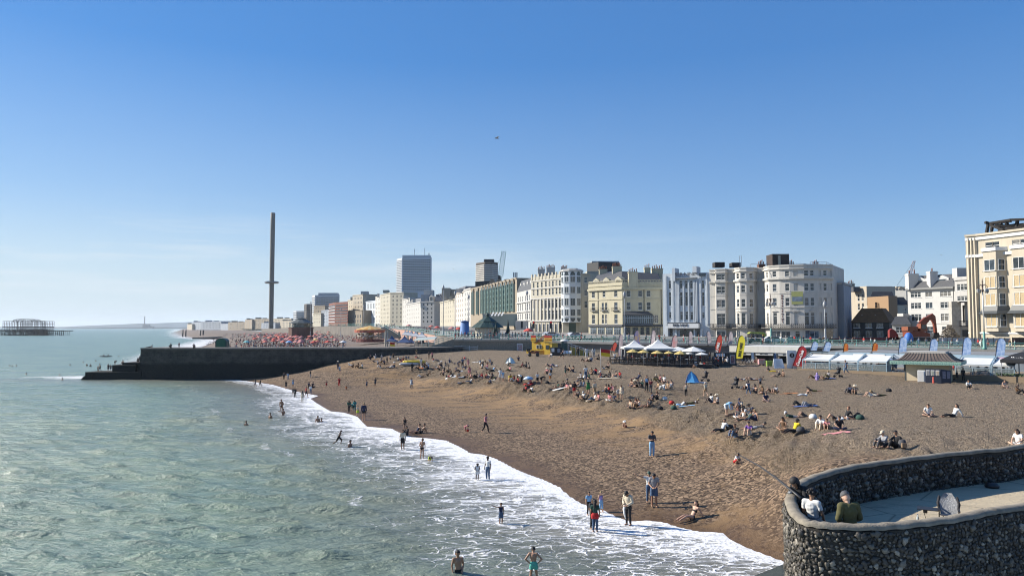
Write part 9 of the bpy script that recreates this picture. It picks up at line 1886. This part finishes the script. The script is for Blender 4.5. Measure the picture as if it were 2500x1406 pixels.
def far_parasols():
 reds=[mat('red parasol',(.50,.07,.05),.8,.05),mat('coral parasol',(.52,.14,.10),.8,.05),mat('pink parasol',(.50,.20,.18),.8,.05)]
 def pm(mt,s):
  g=MB();g.lathe((0,0,0),[(1.5*s,1.9),(1.52*s,1.98),(.8*s,2.4),(.03,2.65)],8,False);c=g.mesh('canopy');c.materials.append(mt);g=MB();g.tube([(0,0,0),(0,0,2.7)],.04,5);p=g.mesh('pole');p.materials.append(GREYM);return c,p
 M=[pm(m,.82)for m in reds];n=0
 while n<110:
  px=fr_.gauss(715,62);Y=225+420*fr_.random()**1.1
  if not 575<px<860:continue
  c,p=fr_.choice(M);r=empty('parasol',(PX(px,Y),Y,far_level(PX(px,Y),Y)),fr_.random(),'red or coral parasol among the distant crowd behind the groyne','parasol','red parasols on the far beach');inst('canopy',c,r);inst('pole',p,r);n+=1
 for px,Y,mt,lab in((838,240,mat('white parasol',(.6,.6,.58),.8),'white parasol standing out in the distant crowd'),(706,205,mat('blue striped parasol',(.2,.35,.55),.8),'pale blue parasol at the front of the distant crowd'),(603,172,mat('aqua parasol',(.15,.4,.4),.8),'aqua parasol near the green arched shelter'),(772,300,mat('yellow parasol',(.55,.42,.12),.8),'yellow parasol in the distant crowd')):
  c,p=pm(mt,.85);Y=max(Y,250);r=empty('parasol',(PX(px,Y),Y,far_level(PX(px,Y),Y)),0,lab,'parasol');inst('canopy',c,r);inst('pole',p,r)
 for k,px in enumerate((1120,1135,1103,1068,1053,998,1290)):
  Y=(225,235,250,270,300,330,178)[k];c,p=M[k%3];r=empty('parasol',(PX(px,Y),Y,street_z(Y)),0,['red parasol just left of the blue pillar','red parasol above the blue pillar','red parasol left of the terrace lamp posts','coral parasol on the rising street','pink parasol on the rising street','small red parasol at the top of the arcade stairs','orange parasol left of the red traffic light'][k],'parasol');inst('canopy',c,r);inst('pole',p,r)
far_parasols()
def far_bits():
 Y=149;g=MB();pts=[(-1.1,0,0),(1.1,0,0),(1.15,0,1.6)]+[(1.15*math.cos(a),0,1.6+.75*math.sin(a))for a in np.linspace(.3,math.pi-.3,6)]+[(-1.15,0,1.6)];g.slab(pts,1.5,(0,1,0));q=MB();q.slab([(x*.8,-.05,z*.9+.05)for x,y,z in pts],.04,(0,1,0));simple('arched_shelter','dark green arched shelter standing on the groyne top','shelter',(PX(540,Y),Y,5.6),[('shell',g,TEALD),('door',q,mat('green board',(.03,.12,.07),.7))])
 g=MB();g.slab([(0,0,0),(34,120,2.5),(44,120,2.5),(10,0,0)],1.2,(0,0,1));h=MB();o=empty('low_groyne',(PX(470,640),640,.3),0,'low dark far groyne sloping into the sea before the far beach','groyne');g.build('slab',DARKT,o)
 for px,t,b in((446,806,822),(453.5,806,822),(489,806,822),(496,806,822)):
  p=onz(px,b,.0);q=empty('pile',p,0,{446:'outermost iron pile standing in the sea off the far groyne',453.5:'second iron pile standing in the sea off the far groyne',489:'third iron pile by the far groyne tip',496:'innermost iron pile by the far groyne tip'}[px],'pile','iron piles in the sea');g=MB();H=ZT(t,p.y);g.tube([(0,0,-2),(0,0,H)],.75,8);g.build('shaft',IRON,q);g=MB();g.lathe((0,0,H),[(1.0,-.6),(1.0,.1),(.7,.2)],8);g.build('collar',IRON,q)
  # observation tower
 Y=1030;x=PX(661.5,Y);zt=ZT(520,Y);r=empty('observation_tower',(x,Y,5),0,'very tall slim grey observation tower with a ring shaped glass pod','tower');g=MB();TM=mat('perforated steel',(.10,.095,.085),.6,.08,.05,metal=.3);g.lathe((0,0,0),[(3.9,0),(3.3,4)]+[(3.15,z)for z in np.linspace(8,zt-5.5,9)]+[(2.9,zt-5)],16);g.build('shaft',TM,r);g=MB();zp=ZT(690,Y)-5;g.lathe((0,0,zp),[(2.5,-1.6),(7.5,-1.3),(9.7,-.3),(10,.4),(9.3,1.2),(6.5,1.9),(2.8,2.2)],24);g.build('pod',mat('pod glass and steel',(.16,.17,.17),.15,.3,.5,metal=.6),r);g=MB();g.lathe((0,0,zp),[(3.0,-2.4),(3.1,3.6),(2.4,4.2)],16);g.build('pod_collar',GREYM,r)
 # ruined pier
 Y=960;o=Vector((PX(55,Y),Y,0));r=empty('ruined_pier',o,0,'rusted iron skeleton of a ruined pier standing in the sea on the left','pier');RU=mat('rusted iron',(.035,.028,.025),.9,.3,.2);q=lambda px,py,dy=0.:(PX(px,Y)-o.x,dy,ZT(py,Y));rr_=random.Random(8)
 g=MB()
 for k in range(38):
  px=1+k*2.95
  for dy in(0,9,18):g.bar(q(px+rr_.uniform(-.5,.5),821,dy),q(px,804,dy),rr_.choice((.35,.5,.6)))
  if k%2:g.bar(q(px,820),q(px+5,806),.3);g.bar(q(px+5,820,9),q(px,806,9),.3)
 g.build('piles',RU,r);g=MB();g.slab([q(-4,806),q(157,807),q(157,808.5),q(-4,808)],20,(0,1,0));g.build('deck',RU,r);g=MB()
 for k in range(27):
  px=7+k*4.0
  for dy in(0,18):
   if rr_.random()<.93:g.bar(q(px,806,dy),q(px,784+(px<40)*1,dy),.38)
   if rr_.random()<.75:g.bar(q(px,805,dy),q(px+4,797,dy),.25)
 for py in(784,790,797,798.5):
  for dy in(0,18):g.bar(q(6,py,dy),q(110,py+(rr_.random()-.5),dy),.45)
 g.build('frame',RU,r);g=MB();ar=[(30,786),(33,781.5),(40,779.5),(56,779),(70,780),(76,782),(79,786)]
 for dy in(0,9,18):
  for a,b in zip(ar[:-1],ar[1:]):g.bar(q(*a,dy),q(*b,dy),.5)
  for a in ar[1:-1]:g.bar(q(a[0],a[1],dy),q(a[0],786,dy),.3)
 for a in ar:g.bar(q(*a,0),q(*a,18),.35)
 g.build('roof_hoops',RU,r);g=MB()
 for k in range(9):px=116+k*5;g.bar(q(px,820),q(px,806),.4);g.bar(q(px,820,12),q(px,806,12),.4)
 g.bar(q(136,814),q(160,820),.4);g.bar(q(120,812),q(150,812),.35);g.build('landing_piles',RU,r)
 # power station chimney and low works far away
 Y=6900;o=Vector((PX(352.5,Y),Y,0));r=empty('power_station',o,0,'pale power station with a single tall chimney far across the bay','power station');q=lambda px,py:(PX(px,Y)-o.x,0,ZT(py,Y));PG_=mat('grey works concrete',(.16,.16,.16),.9);g=MB();g.tube([(0,0,0),(0,0,ZT(772.5,Y))],[5.5,4.4],10);g.build('chimney',PG_,r);g=MB();a,b=q(349,792),q(362,800);g.box(a[0],b[0],-10,40,0,a[2]);a,b=q(362,796),q(372,800);g.box(a[0],b[0],-10,40,0,a[2]);g.build('turbine_hall',PG_,r)  # chimney and halls share one plain grey concrete
 # cranes
 for(px0,py0,px1,py1,Y,nm,m,lab)in((1222,676,1230,613,560,'tower_crane',TEAL,'green lattice crane jib rising behind the green glass hotel'),(2211,704,2232,637,520,'tower_crane',mat('red white crane',(.45,.3,.28),.6),'thin red and white crane jib behind the white hotel')):
  a,b=at(px0,py0,Y),at(px1,py1,Y);r=empty(nm,(a.x,a.y,8),0,lab,'crane');A=Vector((0,0,a.z-8));B=b-a+A;g=MB();w=1.7 if Y>530 else.8;sd=Vector((1,0,0))*w;n=13
  for k in range(n):
   p,s=A.lerp(B,k/n),A.lerp(B,(k+1)/n)
   for u in(-1,1):g.bar(p+sd*u,s+sd*u,.28);g.bar(p+sd*u,s-sd*u,.18)
  g.build('jib',m,r);g=MB();g.bar(A-Vector((0,0,a.z-8)),A,1.6);g.build('mast',m,r);g=MB();g.cbox((A.x-2,0,A.z-2),4,3,3);g.build('cab',IRON,r);g=MB();g.bar(B,A+Vector((-6,0,2)),.12);g.bar(B,B-Vector((0,0,8)),.1);g.build('cable',IRON,r)
  # kayak with two paddlers off the groyne
 p=onz(258,871,0.05);r=empty('sea_kayak',p,.05,'dark kayak with two paddlers out beyond the groyne','kayak');g=MB();g.tube([(-2.3,0,.35),(-1.7,0,.2),(0,0,.16),(1.7,0,.2),(2.3,0,.35)],[.04,.22,.3,.22,.04],8,True,.6,(0,1,0));g.build('hull',IRON,r);g=MB();g.bar((-1.2,-.5,.7),(.2,.5,1.0),.04);g.build('paddle',IRON,r)
 for dx,l in((-.9,'front paddler sitting in the dark kayak'),(.6,'rear paddler sitting in the dark kayak')):person(0,0,'legs',-90,'tank black','shorts black','short black','tan',l,loc=(p.x+dx,p.y,.12),vox=.034)
far_bits()
def gull(px,py,Y,span,rz,lab,tilt=.3):
 p=at(px,py,Y);r=empty('gull',p,rz,lab,'bird','gulls in the sky');r.rotation_euler=(0,tilt,rz);WB=mat('gull feathers',(.30,.30,.31),.8,.1,8);g=MB();g.tube([(-.30,0,0),(-.16,0,.02),(.02,0,.02),(.2,0,.0),(.32,0,-.01)],[.02,.06,.075,.04,.015],8);g.build('body',WB,r)
 for s in(-1,1):
  g=MB();L=span/2;prof=[(0,-.10,.12,.03),(.35,-.06,.14,.16),(.7,.02,.16,.12),(1,.14,.17,.02)];vs=[]
  for t,a,b,z in prof:vs+=[(a,s*t*L,z),(b,s*t*L,z),(b,s*t*L,z+.012),(a,s*t*L,z+.012)]
  g.add(vs,[(4*i+j,4*i+(j+1)%4,4*i+4+(j+1)%4,4*i+4+j)for i in range(3)for j in range(4)]+[(0,3,2,1),(12,13,14,15)]);g.build('wing',WB if s>0 else WB,r)
gull(1213,338,95,1.25,.5,'largest gull gliding in the upper middle of the sky',.15)
for i,(px,py,lab)in enumerate(((1316,572,'gull above the cream hotel turret'),(1431,597,'gull above the yellow cream pub'),(1945,531,'gull above the hostel roof tank'),(795,536,'gull right of the tall observation tower'),(508,529,'gull left of the tall observation tower'),(473,638,'gull low over the far sea'),(1107,657,'gull between the two tower blocks'),(1080,538,'gull high above the pale tower block'),(913,586,'gull left of the pale tower block'),(940,606,'lower gull left of the pale tower block'),(791,686,'gull above the broad white slab block'),(80,617,'gull over the ruined pier'),(2298,623,'gull above the white hotel'))):gull(px,py,330 if px>100 else 420,1.5,i*1.1,lab,(-1)**i*.25)
# ---------------------------------------------------------------- the air over the bay
def haze():
 g=MB().box(-30000,30000,-400,31000,-9,196);me=g.mesh('haze');m=bpy.data.materials.new('sea haze');m.use_nodes=True;k=NT(m);b=m.node_tree.nodes['Principled BSDF'];m.node_tree.nodes.remove(b);v=k.new('ShaderNodeVolumePrincipled');v.inputs['Color'].default_value=(.80,.90,1,1);v.inputs['Density'].default_value=.00006;v.inputs['Anisotropy'].default_value=.2;k.l.new(v.outputs[0],m.node_tree.nodes['Material Output'].inputs['Volume']);me.materials.append(m);o=bpy.data.objects.new('haze',me);link(o);o['kind']='stuff'
haze()
